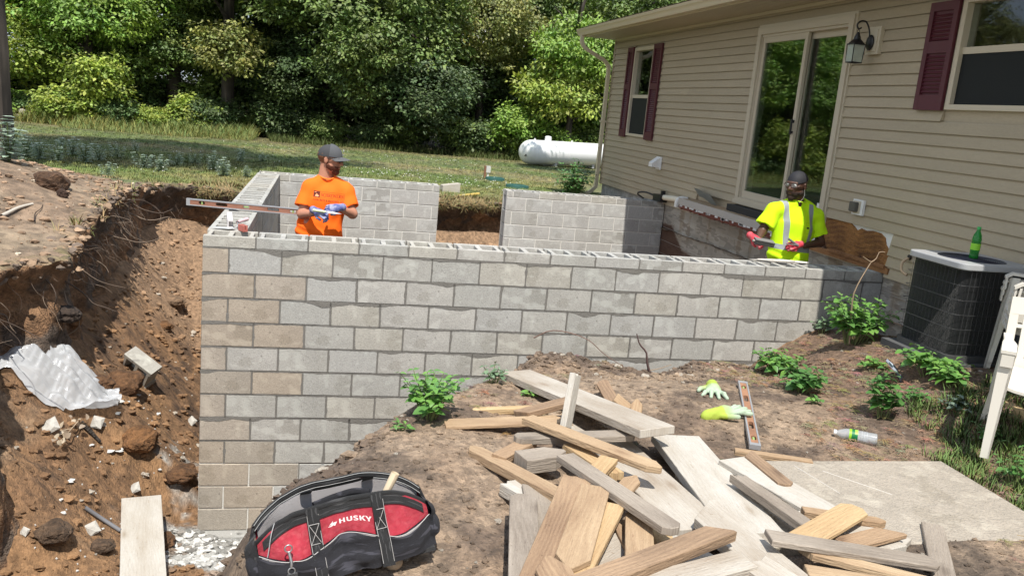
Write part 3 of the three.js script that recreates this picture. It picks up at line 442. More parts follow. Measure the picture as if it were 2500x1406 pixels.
function crownGeo(sd, clumps, per, rx, ry, rz, leaf, cl, inner = 0.5) {
  seed(sd); const P = [], N = [], C = [];
  for (let i = 0; i < clumps; i++) {
    const d = sph(), lob = 0.72 + 0.38 * n3(d.x * 2.3 + sd, d.y * 2.3, d.z * 2.3), r = lob * lerp(inner, 1, Math.pow(rnd(), 0.6)); const c = V(d.x * rx * r, d.y * ry * r, d.z * rz * r);
    const out = V(d.x, d.y * 0.6 + 0.15, d.z).normalize(), tone = rr(0.72, 1.25), yel = rr(-0.1, 0.25), cs = cl * rr(0.6, 1.3), up0 = V(rr(-0.5, 0.5), 1, rr(-0.5, 0.5)).addScaledVector(out, 0.35).normalize();
    for (let k = 0; k < per; k++) {
      const o = sph().multiplyScalar(cs * Math.pow(rnd(), 0.5)); o.y *= 0.5; o.addScaledVector(out, 0.0); const p = c.clone().add(o);
      const dir = o.clone().normalize().addScaledVector(sph(), 0.7); dir.y -= 0.35; dir.normalize(); const up = up0.clone().addScaledVector(sph(), 0.55).normalize(); if (Math.abs(up.dot(dir)) > 0.95) continue;
      const t = tone * rr(0.75, 1.25), L0 = leaf * rr(0.7, 1.3); pushLeaf(P, N, C, p, dir, up, L0, L0 * rr(0.5, 0.75), [t * (1 + yel), t, t * (1 - 0.5 * yel)]);
    }
  }
  return leafGeo(P, N, C);
}
const leafMat = c => mat(c, 0.6, { vertexColors: true, side: THREE.DoubleSide, transmission: 0.38, thickness: 0 });
const leafM = { oak: leafMat([0.155, 0.245, 0.048]), bright: leafMat([0.22, 0.38, 0.048]), lime: leafMat([0.29, 0.4, 0.055]), dark: leafMat([0.075, 0.14, 0.034]), olive: leafMat([0.24, 0.28, 0.065]), weed: leafMat([0.12, 0.22, 0.06]), sage: leafMat([0.32, 0.43, 0.3]) };
const barkT = tex(256, 512, (x, y, i, j) => { const v = ridge(x * 9, y * 2.2, 3, 3); return 0.3 + 0.7 * clamp(v - 0.15 + 0.3 * tf(x, y, 16, 3, 2)); }, true, 1, 1);
const barkM = mat([0.16, 0.13, 0.105], 0.97, { map: barkT, bumpMap: barkT, bumpScale: 0.04 });
const crowns = {};
const crownOf = (k, ...a) => crowns[k] ??= crownGeo(...a);
function limbs(sd, h, r, crownY, spread, n) { seed(sd); const g = [taper([[0, -0.3, 0], [rr(-0.1, 0.1), h * 0.3, rr(-0.1, 0.1)], [rr(-0.35, 0.35), h * 0.62, rr(-0.3, 0.3)], [rr(-0.5, 0.5), h, rr(-0.4, 0.4)]], r, r * 0.25, 14, 8)]; for (let i = 0; i < n; i++) { const y = lerp(crownY, h * 0.9, rnd()), a = rr(0, 6.28), l = spread * rr(0.5, 0.95); g.push(taper([[0, y, 0], [Math.cos(a) * l * 0.45, y + l * 0.35, Math.sin(a) * l * 0.45], [Math.cos(a) * l, y + l * rr(0.3, 0.8), Math.sin(a) * l]], r * 0.38, r * 0.06, 8, 5)); } return merge(g); }
function tree(name, label, group, x, z, h, r, cy, spread, parts, sd, nl = 8, ry = (sd * 1.7) % 6.28) {
  const T = thing(name, label, 'tree', [x, lawnY(x, z), z], ry, group); const tg = limbs(sd, h, r, cy, spread, nl); if (name === 'old_tree') { const q = tg.attributes.position; for (let i = 0; i < q.count; i++) { const a = q.getX(i), b = q.getY(i), c = q.getZ(i), k = 1 + 0.5 * fbm(a * 2 + sd, b * 1.1, c * 2, 3) * sst(4, 1, b); q.setX(i, a * k); q.setZ(i, c * k); } tg.computeVertexNormals(); } part(T, 'trunk', tg, barkM);
  for (const [gk, m, px, py, pz, sx, sy, sz] of parts) { const c = part(T, 'crown', crowns[gk], m); c.position.set(px, py, pz); c.scale.set(sx, sy ?? sx, sz ?? sx); }
  return T;
}
crowns.A = crownGeo(101, 520, 40, 3.2, 2.6, 3.2, 0.145, 0.5); crowns.B = crownGeo(202, 480, 40, 3.0, 2.2, 3.0, 0.13, 0.46); crowns.C = crownGeo(303, 300, 30, 2.2, 1.9, 2.2, 0.15, 0.45); crowns.D = crownGeo(404, 170, 30, 1.5, 1.2, 1.3, 0.13, 0.34, 0.3); crowns.E = crownGeo(505, 330, 26, 3.4, 1.5, 3.2, 0.2, 0.6);
const GT = 'trees of the wood behind the lawn', GB = 'shrubs along the edge of the wood';
// front row, left to right: [x, z, height, trunk, crown parts]
const A = 'A', B = 'B', Cc = 'C', D = 'D', E = 'E';
const LM = leafM;
const rows = [
  ['leafy_tree', 'yellow green sapling tree at the wood edge beyond the shaded lawn', -13.2, -25.5, 8, 0.14, 1.5, [[B, LM.bright, 0, 3.4, 0, 1, 0.95], [Cc, LM.lime, 1, 1.9, 0.9, 0.9]]],
  ['leafy_tree', 'light green tree with thin leaning dark stem left of the shaded lawn', -10.2, -26.2, 9, 0.16, 2, [[A, LM.bright, 0.4, 4.6, -0.3, 0.95], [Cc, LM.lime, -1.2, 2.3, 1, 0.9, 0.8]]],
  ['leafy_tree', 'loose mid green tree between yellow green saplings and dark oak', -7.2, -25.8, 9, 0.2, 2.2, [[B, LM.bright, 0, 4.2, 0, 1.05], [Cc, LM.oak, 1.6, 2.6, 0.6, 0.95], [D, LM.lime, -1.2, 1.6, 1.3, 1]]],
  ['dark_tree', 'dark trunked tree with ragged crown rising over the sunny weeds', -4.6, -27.4, 11, 0.3, 3, [[A, LM.oak, 0, 5.8, 0, 1.05], [B, LM.oak, 0.4, 3.2, 0.5, 0.7]]],
  ['dark_tree', 'tall slender dark tree with bare lower trunk in the wood', -2.6, -26.0, 12, 0.26, 3.4, [[A, LM.oak, 0, 6.4, 0.3, 1.0], [D, LM.olive, 0.3, 3.0, 1.2, 1.1]]],
  ['oak_tree', 'broad rounded oak behind the man in the orange shirt', 1.0, -26.6, 11, 0.34, 2.2, [[A, LM.oak, 0.2, 5.6, 0.9, 1.25, 1.1], [B, LM.dark, -0.4, 2.4, 0.6, 1.05, 0.9], [Cc, LM.oak, 2.6, 3.2, 1.2, 0.95]]],
  ['oak_tree', 'dense dark green oak with drooping edge above the long shade', 4.0, -25.8, 11, 0.36, 2, [[A, LM.oak, 0, 5.2, 0.8, 1.15, 1.2], [B, LM.dark, 0.5, 2.2, 0.4, 1.1, 0.9], [Cc, LM.olive, 1.2, 2.9, 2.0, 0.75, 0.9]]],
  ['leafy_tree', 'thin olive leaved tree with pale bare twigs beside the dark oak', 6.9, -27.6, 10, 0.2, 2.4, [[B, LM.olive, 0, 5.0, 0, 1.0, 1.1], [Cc, LM.dark, -0.8, 2.4, 0.8, 1.1]]],
  ['leafy_tree', 'bright lime green young tree spreading above the white tank', 9.6, -24.2, 7, 0.15, 1.4, [[E, LM.bright, -0.2, 4.1, 0.2, 0.72, 0.9], [E, LM.lime, 0.1, 2.6, 0.5, 0.78, 0.9], [D, LM.bright, -1.6, 2.1, 0.9, 1.1], [D, LM.bright, 1.4, 1.2, 0.9, 1.1]]],
  ['dark_tree', 'dark green tree standing between the lime tree and the house', 13.0, -25.6, 11, 0.3, 2.4, [[A, LM.oak, 0, 5.6, 0, 1.1, 1.1], [B, LM.dark, 0.2, 2.6, 0.6, 0.95]]],
  ['leafy_tree', 'light green tree seen past the downspout of the house', 16.4, -27, 9, 0.2, 2, [[B, LM.bright, 0, 4.4, 0, 1.1], [Cc, LM.oak, 0.5, 2, 0.8, 1.1]]],
];
rows.forEach((r, i) => tree(r[0], r[1], GT, r[2], r[3], r[4], r[5], r[6], 2.4, r[7], 31 + i * 7));
seed(77); // the rows behind close the wood
for (let i = 0; i < 26; i++) {
  const row = i % 2, x = -20 + i * 1.75 + rr(-0.6, 0.6), z = row ? rr(-37, -34) : rr(-31.5, -29.5), sd = 500 + i * 3, m = pick([LM.oak, LM.oak, LM.dark, LM.olive, LM.bright]), h = rr(10, 14), s = rr(0.95, 1.25); const st = _s;
  tree('wood_tree', (m === LM.oak ? 'dull green' : m === LM.dark ? 'very dark green' : m === LM.olive ? 'olive green' : 'bright green') + (row ? ' tall tree deep in the wood, behind the second rank' : ' tree in the second rank of the wood, behind the edge trees'), GT, x, z, h, rr(0.18, 0.34), 3, 2.4, [[pick([A, B]), m, 0, rr(6, 7.6), 0, s, s * 1.15], [pick([B, Cc]), pick([LM.dark, LM.oak]), rr(-0.6, 0.6), rr(2.6, 3.6), 0.5, 1.1, 1]], sd, 4); _s = st + i;
}
seed(99);
for (let i = 0; i < 30; i++) { // undergrowth
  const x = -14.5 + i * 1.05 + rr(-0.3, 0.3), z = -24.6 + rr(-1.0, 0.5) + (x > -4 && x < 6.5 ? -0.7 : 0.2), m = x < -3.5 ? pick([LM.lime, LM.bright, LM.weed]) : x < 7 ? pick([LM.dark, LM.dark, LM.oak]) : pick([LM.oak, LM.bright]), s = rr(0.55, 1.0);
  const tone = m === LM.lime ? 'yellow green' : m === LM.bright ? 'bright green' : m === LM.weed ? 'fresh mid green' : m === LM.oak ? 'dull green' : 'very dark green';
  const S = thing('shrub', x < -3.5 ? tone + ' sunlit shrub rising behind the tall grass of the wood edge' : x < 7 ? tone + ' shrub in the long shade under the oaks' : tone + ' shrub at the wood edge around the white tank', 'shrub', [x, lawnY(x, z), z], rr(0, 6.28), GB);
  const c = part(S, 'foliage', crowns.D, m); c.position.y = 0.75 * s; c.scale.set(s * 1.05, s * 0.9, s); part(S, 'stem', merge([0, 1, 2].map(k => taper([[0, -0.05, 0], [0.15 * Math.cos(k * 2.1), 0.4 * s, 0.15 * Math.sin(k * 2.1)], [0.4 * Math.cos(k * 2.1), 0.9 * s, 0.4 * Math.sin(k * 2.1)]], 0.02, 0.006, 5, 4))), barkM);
}
for (let i = 0; i < 22; i++) { // deeper undergrowth closes the view between the trunks
  const x = -17 + i * 1.7 + rr(-0.4, 0.4), z = rr(-29.5, -27.5), s = rr(1.1, 1.6), S = thing('shrub', 'dark leafy shrub deep between the trunks of the wood', 'shrub', [x, lawnY(x, z), z], rr(0, 6.28), GB); const c = part(S, 'foliage', crowns.D, pick([LM.dark, LM.oak, LM.dark])); c.position.y = 0.9 * s; c.scale.set(s * 1.2, s, s);
}
// trees whose shade falls on the lawn, on the tank and beside the pit: only the trunk of the first shows
tree('old_tree', 'thick rough trunked tree beside the dirt mound, shading the lawn', 'shade trees on the lawn', -3.93, -7.4, 9, 0.28, 4.8, 3.4, [[A, LM.oak, 0.6, 7.4, -0.4, 1.2, 0.8], [B, LM.oak, 3.2, 7.8, -2.0, 0.95, 0.7], [B, LM.oak, -3.0, 7.2, -1.5, 1.05, 0.8], [A, LM.oak, 0, 8.4, -4.0, 1.0, 0.7]], 611, 12, 0);
tree('old_tree', 'tall tree behind the house corner shading the white tank', 'shade trees on the lawn', 12.4, -15.2, 11, 0.3, 6, 3.2, [[D, LM.oak, -4.6, 9.0, 0.3, 1.1, 0.5], [D, LM.oak, -2.4, 9.3, 0.1, 1.2, 0.5], [B, LM.oak, 0.6, 10.6, -1, 1.0, 0.6]], 733, 9, 0);
// grass
function tuftGeo(sd, n, h, w, spread) { seed(sd); const P = [], N = [], C = []; for (let i = 0; i < n; i++) { const a = rr(0, 6.28), b = V(Math.cos(a) * rr(0, spread), 0, Math.sin(a) * rr(0, spread)), d = V(Math.cos(a) * rr(0.1, 0.7), 1, Math.sin(a) * rr(0.1, 0.7)).normalize(), s = V(-Math.sin(a), 0, Math.cos(a)), hh = h * rr(0.5, 1.2), m = b.clone().addScaledVector(d, hh * 0.6), t = m.clone().addScaledVector(V(d.x * 1.8, 0.6, d.z * 1.8).normalize(), hh * 0.5), c = rr(0.75, 1.25), col = [c * rr(0.9, 1.3), c, c * 0.9]; const q = [b.clone().addScaledVector(s, w), m.clone().addScaledVector(s, w * 0.8), b.clone().addScaledVector(s, -w), m.clone().addScaledVector(s, -w * 0.8)]; for (const p of [q[0], q[1], q[2], q[2], q[1], q[3], q[1], t, q[3]]) { P.push(p.x, p.y, p.z); N.push(d.x * 0.4, 0.9, d.z * 0.4); C.push(...col); } } return leafGeo(P, N, C); }
function scatter(name, label, cat, geo, m, list) { const I = new THREE.InstancedMesh(geo, m, list.length), M = new THREE.Matrix4(), q = new THREE.Quaternion(), e = new THREE.Euler(); list.forEach((p, i) => { e.set(p.rx || 0, p.r ?? 0, p.rz || 0); q.setFromEuler(e); M.compose(V(p.x, p.y, p.z), q, V(p.s, p.sy ?? p.s, p.s)); I.setMatrixAt(i, M); if (p.c) I.setColorAt(i, L(...p.c)); }); I.name = name; I.userData = { label, category: cat, kind: 'stuff' }; I.castShadow = I.receiveShadow = true; scene.add(I); return I; }
const grassM = mat([1, 1, 1], 0.7, { vertexColors: true, side: THREE.DoubleSide });
{
  seed(4242); const short = [], tall = [], clover = [];
  const inView = (x, z) => { const p = V(x, lawnY(x, z), z).project(camera); return Math.abs(p.x) < 1.06 && p.y < 1.05 && p.y > -1.1; };
  const add = (n, x0, x1, z0, z1, smin, smax) => { for (let i = 0; i < n; i++) { const x = rr(x0, x1), z = rr(z0, z1); if (inDig(x, z) || (x > 5.9 && z > -8.9 && z < 6)) continue; const bk = bareK(x, z); if (rnd() < bk * 1.15) continue; if (!inView(x, z)) continue; const c = lawnColor(x, 0, z), k = rr(0.8, 1.25); short.push({ x, y: lawnY(x, z) - 0.005, z, r: rr(0, 6.28), s: rr(smin, smax), c: [c[0] * k * 1.3, c[1] * k * 1.35, c[2] * k * 1.2] }); } };
  add(24000, -7, 6.5, -13, -6.2, 0.5, 1.15); add(13000, -11, 12, -26, -13, 0.6, 1.2);
  scatter('lawn_grass', 'mown grass of the lawn, green with dry yellow patches', 'grass', tuftGeo(1, 9, 0.055, 0.0035, 0.055), grassM, short);
  for (let i = 0; i < 5200; i++) { const x = rr(-16, -1.5), z = rr(-24.6, -21.6) + 0.18 * (x + 6) * (x > -6 ? -0.35 : 0.1); const gn = fbm(x * 0.8, 0, z * 0.8, 4); if (gn < -0.1 + 0.12 * rnd()) continue; const k = rr(0.8, 1.3), y = Math.pow(rnd(), 1.7); tall.push({ x, y: lawnY(x, z), z, r: rr(0, 6.28), s: rr(0.3, 0.75) * (1 + 1.6 * clamp(gn)) * lerp(0.35, 1, sst(-21.4, -23.4, z + gn)), c: [lerp(0.13, 0.27, y) * k, lerp(0.22, 0.26, y) * k, 0.075 * k] }); }
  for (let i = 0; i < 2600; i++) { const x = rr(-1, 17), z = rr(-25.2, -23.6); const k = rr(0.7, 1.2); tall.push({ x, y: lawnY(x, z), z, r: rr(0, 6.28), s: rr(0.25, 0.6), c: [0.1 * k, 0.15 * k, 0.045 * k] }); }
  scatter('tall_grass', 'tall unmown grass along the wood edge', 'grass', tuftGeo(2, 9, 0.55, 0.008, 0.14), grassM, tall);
  for (let i = 0; i < 520; i++) { const a = rnd() < 0.4, x = a ? rr(1.5, 5.8) : rr(-3, 6), z = a ? rr(-12, -7.6) : rr(-20, -8); if (inDig(x, z) || fbm(x * 0.9, 2, z * 0.9, 3) < 0.0) continue; clover.push({ x, y: lawnY(x, z) + rr(0.05, 0.1), z, r: rr(0, 6), s: rr(0.6, 1.1) }); }
  scatter('clover_flowers', 'small white clover flowers dotted over the lawn', 'flowers', new THREE.IcosahedronGeometry(0.011, 0), mat([0.7, 0.7, 0.62], 0.8), clover);
  // ragged turf hanging over the lip of the dig
  const fr = []; for (let i = 0; i < 2600; i++) { const k = Math.floor(rnd() < 0.985 ? rr(565, 880) : rr(320, 565)), q = bankPts[k], t = bankCurve.getTangentAt(k / 900), o = rr(-0.15, 0.1); fr.push({ x: q.x - t.z * o, y: lawnY(q.x, q.z) - 0.01 - (o > 0.04 ? rr(0, 0.1) : 0), z: q.z + t.x * o, r: rr(0, 6.28), rx: o > 0 ? rr(0.6, 1.9) : rr(-0.3, 0.3), s: rr(0.7, 1.6), c: (() => { const k2 = rr(0.7, 1.2); return rnd() < 0.6 ? [0.26 * k2, 0.2 * k2, 0.1 * k2] : [0.14 * k2, 0.15 * k2, 0.05 * k2]; })() }); }
  scatter('turf_fringe', 'dry grass fringe hanging over the lip of the dig', 'grass', tuftGeo(3, 8, 0.09, 0.0035, 0.04), grassM, fr);
}
// ---------------------------------------------------------------- objects
function onEarth(u, v) { const d = rayOf(u, v).normalize(); let t = 1.5, p = V(0, 0, 0); for (; t < 40; t += 0.01) { p.copy(CAM).addScaledVector(d, t); const g = p.z < 5.5 && p.x > xlq(clamp(p.z, -6.2, 5)) && p.z > -7 ? earthY(p.x, p.z) : lawnY(p.x, p.z); if (p.y < g) { if (g - p.y < 0.2) p.y = g; return p; } } return p; }
struct('concrete_slab', chamfer(1.62, 0.12, 0.9, 0.008).translate(3.61, -0.51, 3.52), mat([0.43, 0.375, 0.305], 0.95, { map: blockT, bumpMap: grainB, bumpScale: 0.016 }));
{ // shallow tooled lines in the slab: narrow pale ridges of laitance
  const s = scene.children[scene.children.length - 1]; const m = mat([0.6, 0.57, 0.52], 0.95);
  for (const [u1, v1, u2, v2] of [[1940, 1137, 2052, 1205], [2010, 1150, 2180, 1208]]) { const a = atY(u1, v1, -0.449), b = atY(u2, v2, -0.449); part(s, 'score_line', tube([a, b], 0.0016, 2, 5).scale(1, 1, 1), m); }
}
// ---- lumber
const woodMats = {
  tan: [woodTex([0.83, 0.73, 0.59], [0.63, 0.5, 0.38], 1), woodTex([0.82, 0.71, 0.57], [0.6, 0.48, 0.37], 5)], brown: [woodTex([0.76, 0.64, 0.51], [0.52, 0.41, 0.32], 2), woodTex([0.74, 0.62, 0.5], [0.48, 0.39, 0.31], 8)],
  yellow: [woodTex([0.88, 0.77, 0.59], [0.72, 0.58, 0.42], 4)], grey: [woodTex([0.74, 0.69, 0.63], [0.5, 0.45, 0.4], 6), woodTex([0.68, 0.63, 0.57], [0.44, 0.4, 0.36], 9)],
  white: [woodTex([0.92, 0.9, 0.86], [0.74, 0.68, 0.6], 10, 0.5), woodTex([0.9, 0.87, 0.82], [0.7, 0.63, 0.55], 13, 0.45)],
};
const WM = {}; for (const k in woodMats) WM[k] = woodMats[k].map(t => mat(k === 'white' ? [0.6, 0.6, 0.6] : [0.7, 0.7, 0.7], 0.88, { map: t, bumpMap: woodB, bumpScale: 0.004 }));
function boardGeo(l, w, t, end0, end1, ox, oy) {
  const p = [], a = l / 2, b = w / 2; const tip = (s, e) => { const q = e === 'dog' ? [[a - w * 0.28, b], [a, b * 0.42], [a, -b * 0.42], [a - w * 0.28, -b]] : e === 'point' ? [[a - w * 0.75, b], [a - 0.01, b * 0.16], [a - 0.01, -b * 0.16], [a - w * 0.75, -b]] : e === 'half' ? [[a - w * 0.8, b], [a, -b * 0.7], [a, -b]] : e === 'rough' ? [[a - rr(0, 0.03), b], [a - rr(0.01, 0.05), b * 0.45], [a - rr(0, 0.015), b * 0.1], [a - rr(0.01, 0.05), -b * 0.4], [a - rr(0, 0.02), -b]] : [[a, b], [a, -b]]; return s > 0 ? q : q.map(([x, y]) => [-x, -y]); };
  for (const [x, y] of [...tip(1, end1), ...tip(-1, end0)]) p.push(new THREE.Vector2(x, y));
  const g = new THREE.ExtrudeGeometry(new THREE.Shape(p), { depth: t - 0.006, bevelEnabled: true, bevelSize: 0.0025, bevelThickness: 0.003, bevelOffset: -0.0025, bevelSegments: 1 }); g.translate(0, 0, -t / 2 + 0.003).rotateX(-Math.PI / 2); return boxUVgrain(g, ox, oy);
}
function boxUVgrain(g, ox, oy) { // grain always runs along local x
  if (g.index) g = g.toNonIndexed(); g.computeVertexNormals(); const p = g.attributes.position, n = g.attributes.normal, uv = new Float32Array(p.count * 2);
  for (let i = 0; i < p.count; i++) { const nx = Math.abs(n.getX(i)), ny = Math.abs(n.getY(i)), x = p.getX(i), y = p.getY(i), z = p.getZ(i); uv[i * 2] = (nx > 0.7 ? y * 0.3 : x * 0.85) + ox; uv[i * 2 + 1] = (nx > 0.7 ? z : ny > 0.6 ? z : y) * 3.4 + oy; }
  g.setAttribute('uv', new THREE.BufferAttribute(uv, 2)); return g;
}
seed(31);
function board(label, kind, u1, v1, h1, u2, v2, h2, w, t, e0, e1, roll = 0, name = 'board', group = 'boards of the lumber pile') {
  const A = atY(u1, v1, h1), B = atY(u2, v2, h2), d = B.clone().sub(A), l = d.length(); d.normalize();
  const side = V(0, 1, 0).cross(d).normalize(), up = d.clone().cross(side).normalize(); side.applyAxisAngle(d, roll); up.applyAxisAngle(d, roll);
  const o = solo(name, label, name === 'board' ? 'board' : 'plank', boardGeo(l, w, t, e0, e1, rr(0, 4), rr(0, 4)), pick(WM[kind]), [0, 0, 0], group);
  const m = new THREE.Matrix4().makeBasis(d, up, side.negate().negate()); const z = d.clone().cross(up); m.makeBasis(d, up, z); o.quaternion.setFromRotationMatrix(m); o.position.copy(A).add(B).multiplyScalar(0.5).addScaledVector(up, -t / 2); return o;
}
// big weathered planks: pixel and top-face height of both ends
const bp = (l, k, ...a) => board(l, k, ...a, 'plank', 'weathered planks of the lumber pile');
const pl = (l, k, u1, v1, h1, u2, v2, h2, w, t, e0 = 'sq', e1 = 'sq', roll = 0) => board(l, k, u1, v1, h1, u2, v2, h2, w, t, e0, e1, roll, 'plank', 'weathered planks of the lumber pile');
pl('whitewashed thick plank lying highest across the back of the lumber pile', 'white', 1258, 905, -0.46, 1606, 1045, -0.3, 0.235, 0.045);
pl('wide white plank running from the thick top plank towards the slab', 'white', 1650, 1062, -0.44, 1845, 1300, -0.43, 0.28, 0.045);
pl('wide pale tan plank beneath the long pickets in mid pile', 'white', 1470, 1062, -0.46, 1715, 1290, -0.44, 0.27, 0.045);
pl('long white plank with split edge reaching over the wide plank', 'white', 1700, 1222, -0.385, 1935, 1420, -0.37, 0.2, 0.05, 'half', 'rough');
pl('white plank with brown patch resting on the concrete slab', 'white', 1790, 1118, -0.41, 2180, 1340, -0.405, 0.19, 0.035);
pl('white plank under the fence pickets at the front of the pile', 'white', 1430, 1400, -0.42, 1600, 1290, -0.44, 0.2, 0.04);
pl('grey white plank on edge in front of the dark brown picket', 'white', 1580, 1425, -0.32, 1820, 1362, -0.33, 0.13, 0.06, 'sq', 'sq');
pl('stub of white plank with splintered end beside the slab', 'white', 1835, 1365, -0.34, 1930, 1425, -0.35, 0.16, 0.05, 'rough', 'sq');
pl('short white plank end tucked under the thick top plank', 'white', 1255, 962, -0.52, 1400, 1060, -0.5, 0.2, 0.04);
pl('rough white timber poking out beneath the long tan stake', 'white', 1238, 1172, -0.42, 1400, 1268, -0.42, 0.1, 0.06, 'rough', 'sq');
pl('white board below the dark gap at the soil edge of the pile', 'white', 1140, 1090, -0.5, 1300, 1160, -0.5, 0.16, 0.03);
pl('white plank between the long grey board and the slab', 'white', 1960, 1240, -0.425, 2210, 1332, -0.42, 0.2, 0.03);
pl('pale plank crossing low in the middle of the pile', 'white', 1560, 1290, -0.43, 1760, 1400, -0.42, 0.2, 0.045);
// pickets, stakes and offcuts
board('tan board lying level beside the green weed', 'tan', 1085, 1032, -0.45, 1372, 1022, -0.42, 0.12, 0.02, 'sq', 'dog');
board('narrow golden board behind the level tan board', 'yellow', 1112, 999, -0.47, 1312, 992, -0.43, 0.05, 0.035, 'half', 'sq');
board('grey brown board leaning up against the upright stub', 'brown', 1258, 1008, -0.42, 1396, 972, -0.33, 0.09, 0.035, 'half', 'sq');
board('upright white board stub with broken brown top', 'white', 1388, 1045, -0.36, 1414, 908, -0.08, 0.085, 0.035, 'sq', 'rough', 1.35);
board('long tan picket with pointed end crossing the pile', 'tan', 1288, 1016, -0.32, 1620, 1142, -0.31, 0.09, 0.035, 'sq', 'point');
board('grey brown picket lying level below the thick plank', 'grey', 1258, 1064, -0.37, 1548, 1056, -0.38, 0.09, 0.035, 'dog', 'dog');
board('short brown block of wood beside the grey chunk', 'brown', 1218, 1112, -0.4, 1295, 1072, -0.4, 0.085, 0.04);
board('weathered grey timber chunk with checked end grain', 'grey', 1272, 1112, -0.37, 1384, 1098, -0.37, 0.13, 0.075, 'sq', 'point');
board('long tan stake running from the soil into the pile', 'tan', 1146, 1086, -0.44, 1385, 1212, -0.36, 0.085, 0.045, 'point', 'sq');
board('long grey picket with split face over the wide plank', 'grey', 1380, 1108, -0.31, 1650, 1288, -0.29, 0.095, 0.035, 'sq', 'dog');
board('golden round edged piece below the long tan picket', 'yellow', 1392, 1082, -0.38, 1510, 1158, -0.37, 0.09, 0.045, 'sq', 'rough');
board('grey dog eared picket standing out beside bare soil', 'grey', 1278, 1205, -0.37, 1282, 1430, -0.34, 0.12, 0.022, 'dog', 'sq');
board('pale grey board half under the grey dog eared picket', 'grey', 1305, 1178, -0.4, 1340, 1340, -0.4, 0.12, 0.022, 'rough', 'sq');
board('wide brown picket with torn top and bold grain', 'brown', 1412, 1160, -0.33, 1310, 1420, -0.31, 0.135, 0.022, 'rough', 'sq');
board('brown picket wedged between the wide one and a golden one', 'brown', 1418, 1200, -0.355, 1345, 1420, -0.335, 0.12, 0.022);
board('golden tan picket with pointed lower end', 'tan', 1455, 1185, -0.31, 1390, 1388, -0.285, 0.13, 0.025, 'sq', 'point');
board('yellow board ending in a square clean cut', 'yellow', 1498, 1228, -0.33, 1395, 1420, -0.31, 0.1, 0.03, 'sq', 'sq');
board('upright seeming tan dog eared picket with white paint fleck', 'tan', 1560, 1248, -0.36, 1564, 1385, -0.36, 0.115, 0.025, 'dog', 'sq');
board('dark brown heavy picket lying across the front of the pile', 'brown', 1420, 1420, -0.27, 1775, 1285, -0.3, 0.1, 0.045, 'sq', 'half');
board('small tan picket tip poking out over the wide plank', 'tan', 1495, 1222, -0.38, 1555, 1158, -0.36, 0.085, 0.022, 'sq', 'point');
board('short yellow offcut lying on the golden round edged piece', 'yellow', 1455, 1150, -0.33, 1488, 1115, -0.33, 0.09, 0.03);
board('grey brown picket point at the foot of the wide brown picket', 'brown', 1336, 1352, -0.28, 1370, 1425, -0.28, 0.13, 0.022, 'point', 'sq');
board('dull brown stake standing up behind the thick plank', 'brown', 1468, 928, -0.38, 1508, 1000, -0.46, 0.08, 0.03, 'dog', 'sq', 0.4);
board('short tan block behind the thick plank', 'tan', 1504, 968, -0.38, 1545, 1002, -0.45, 0.085, 0.03, 'sq', 'sq', 0.3);
board('small pale pointed block at the end of the thick plank', 'tan', 1556, 970, -0.37, 1552, 1010, -0.44, 0.07, 0.03, 'point', 'sq', 0.2);
board('brown board sloping down from the spirit level to the slab', 'brown', 1822, 1100, -0.4, 1925, 1182, -0.395, 0.085, 0.03, 'half', 'dog');
board('thin raw tan strip lying along the back of the slab', 'tan', 1795, 1096, -0.44, 1985, 1124, -0.44, 0.05, 0.03);
board('weathered grey board lying on edge over the slab plank', 'grey', 1798, 1156, -0.37, 1990, 1288, -0.36, 0.075, 0.04, 'rough', 'sq');
board('tan stake with chiselled end resting on the slab', 'tan', 1962, 1242, -0.37, 2170, 1272, -0.38, 0.06, 0.035, 'sq', 'point');
board('pale tan dog eared picket pointing away over the stake', 'yellow', 1955, 1318, -0.34, 2095, 1236, -0.33, 0.13, 0.02, 'sq', 'dog');
board('light brown picket end beside the dog eared one', 'brown', 2060, 1325, -0.37, 2192, 1292, -0.375, 0.1, 0.022, 'sq', 'half');
board('long dark grey picket reaching to bare soil past the slab', 'grey', 1878, 1305, -0.31, 2292, 1372, -0.37, 0.1, 0.025, 'sq', 'dog');
board('long raw tan stake below the dark grey picket', 'tan', 1955, 1338, -0.35, 2290, 1420, -0.38, 0.06, 0.03, 'half', 'sq');
board('rough tan board low at the front of the slab', 'tan', 1972, 1392, -0.36, 2200, 1428, -0.37, 0.1, 0.03);
board('lone dark grey board with rust stain lying on the soil', 'grey', 2278, 1278, -0.43, 2312, 1425, -0.42, 0.095, 0.03);
board('yellow board glimpsed between pickets and the brown one', 'yellow', 1608, 1290, -0.4, 1650, 1400, -0.39, 0.1, 0.025, 'dog', 'sq');
board('dark brown board lying under the front pickets', 'brown', 1520, 1265, -0.42, 1600, 1420, -0.41, 0.11, 0.03, 'point', 'sq');
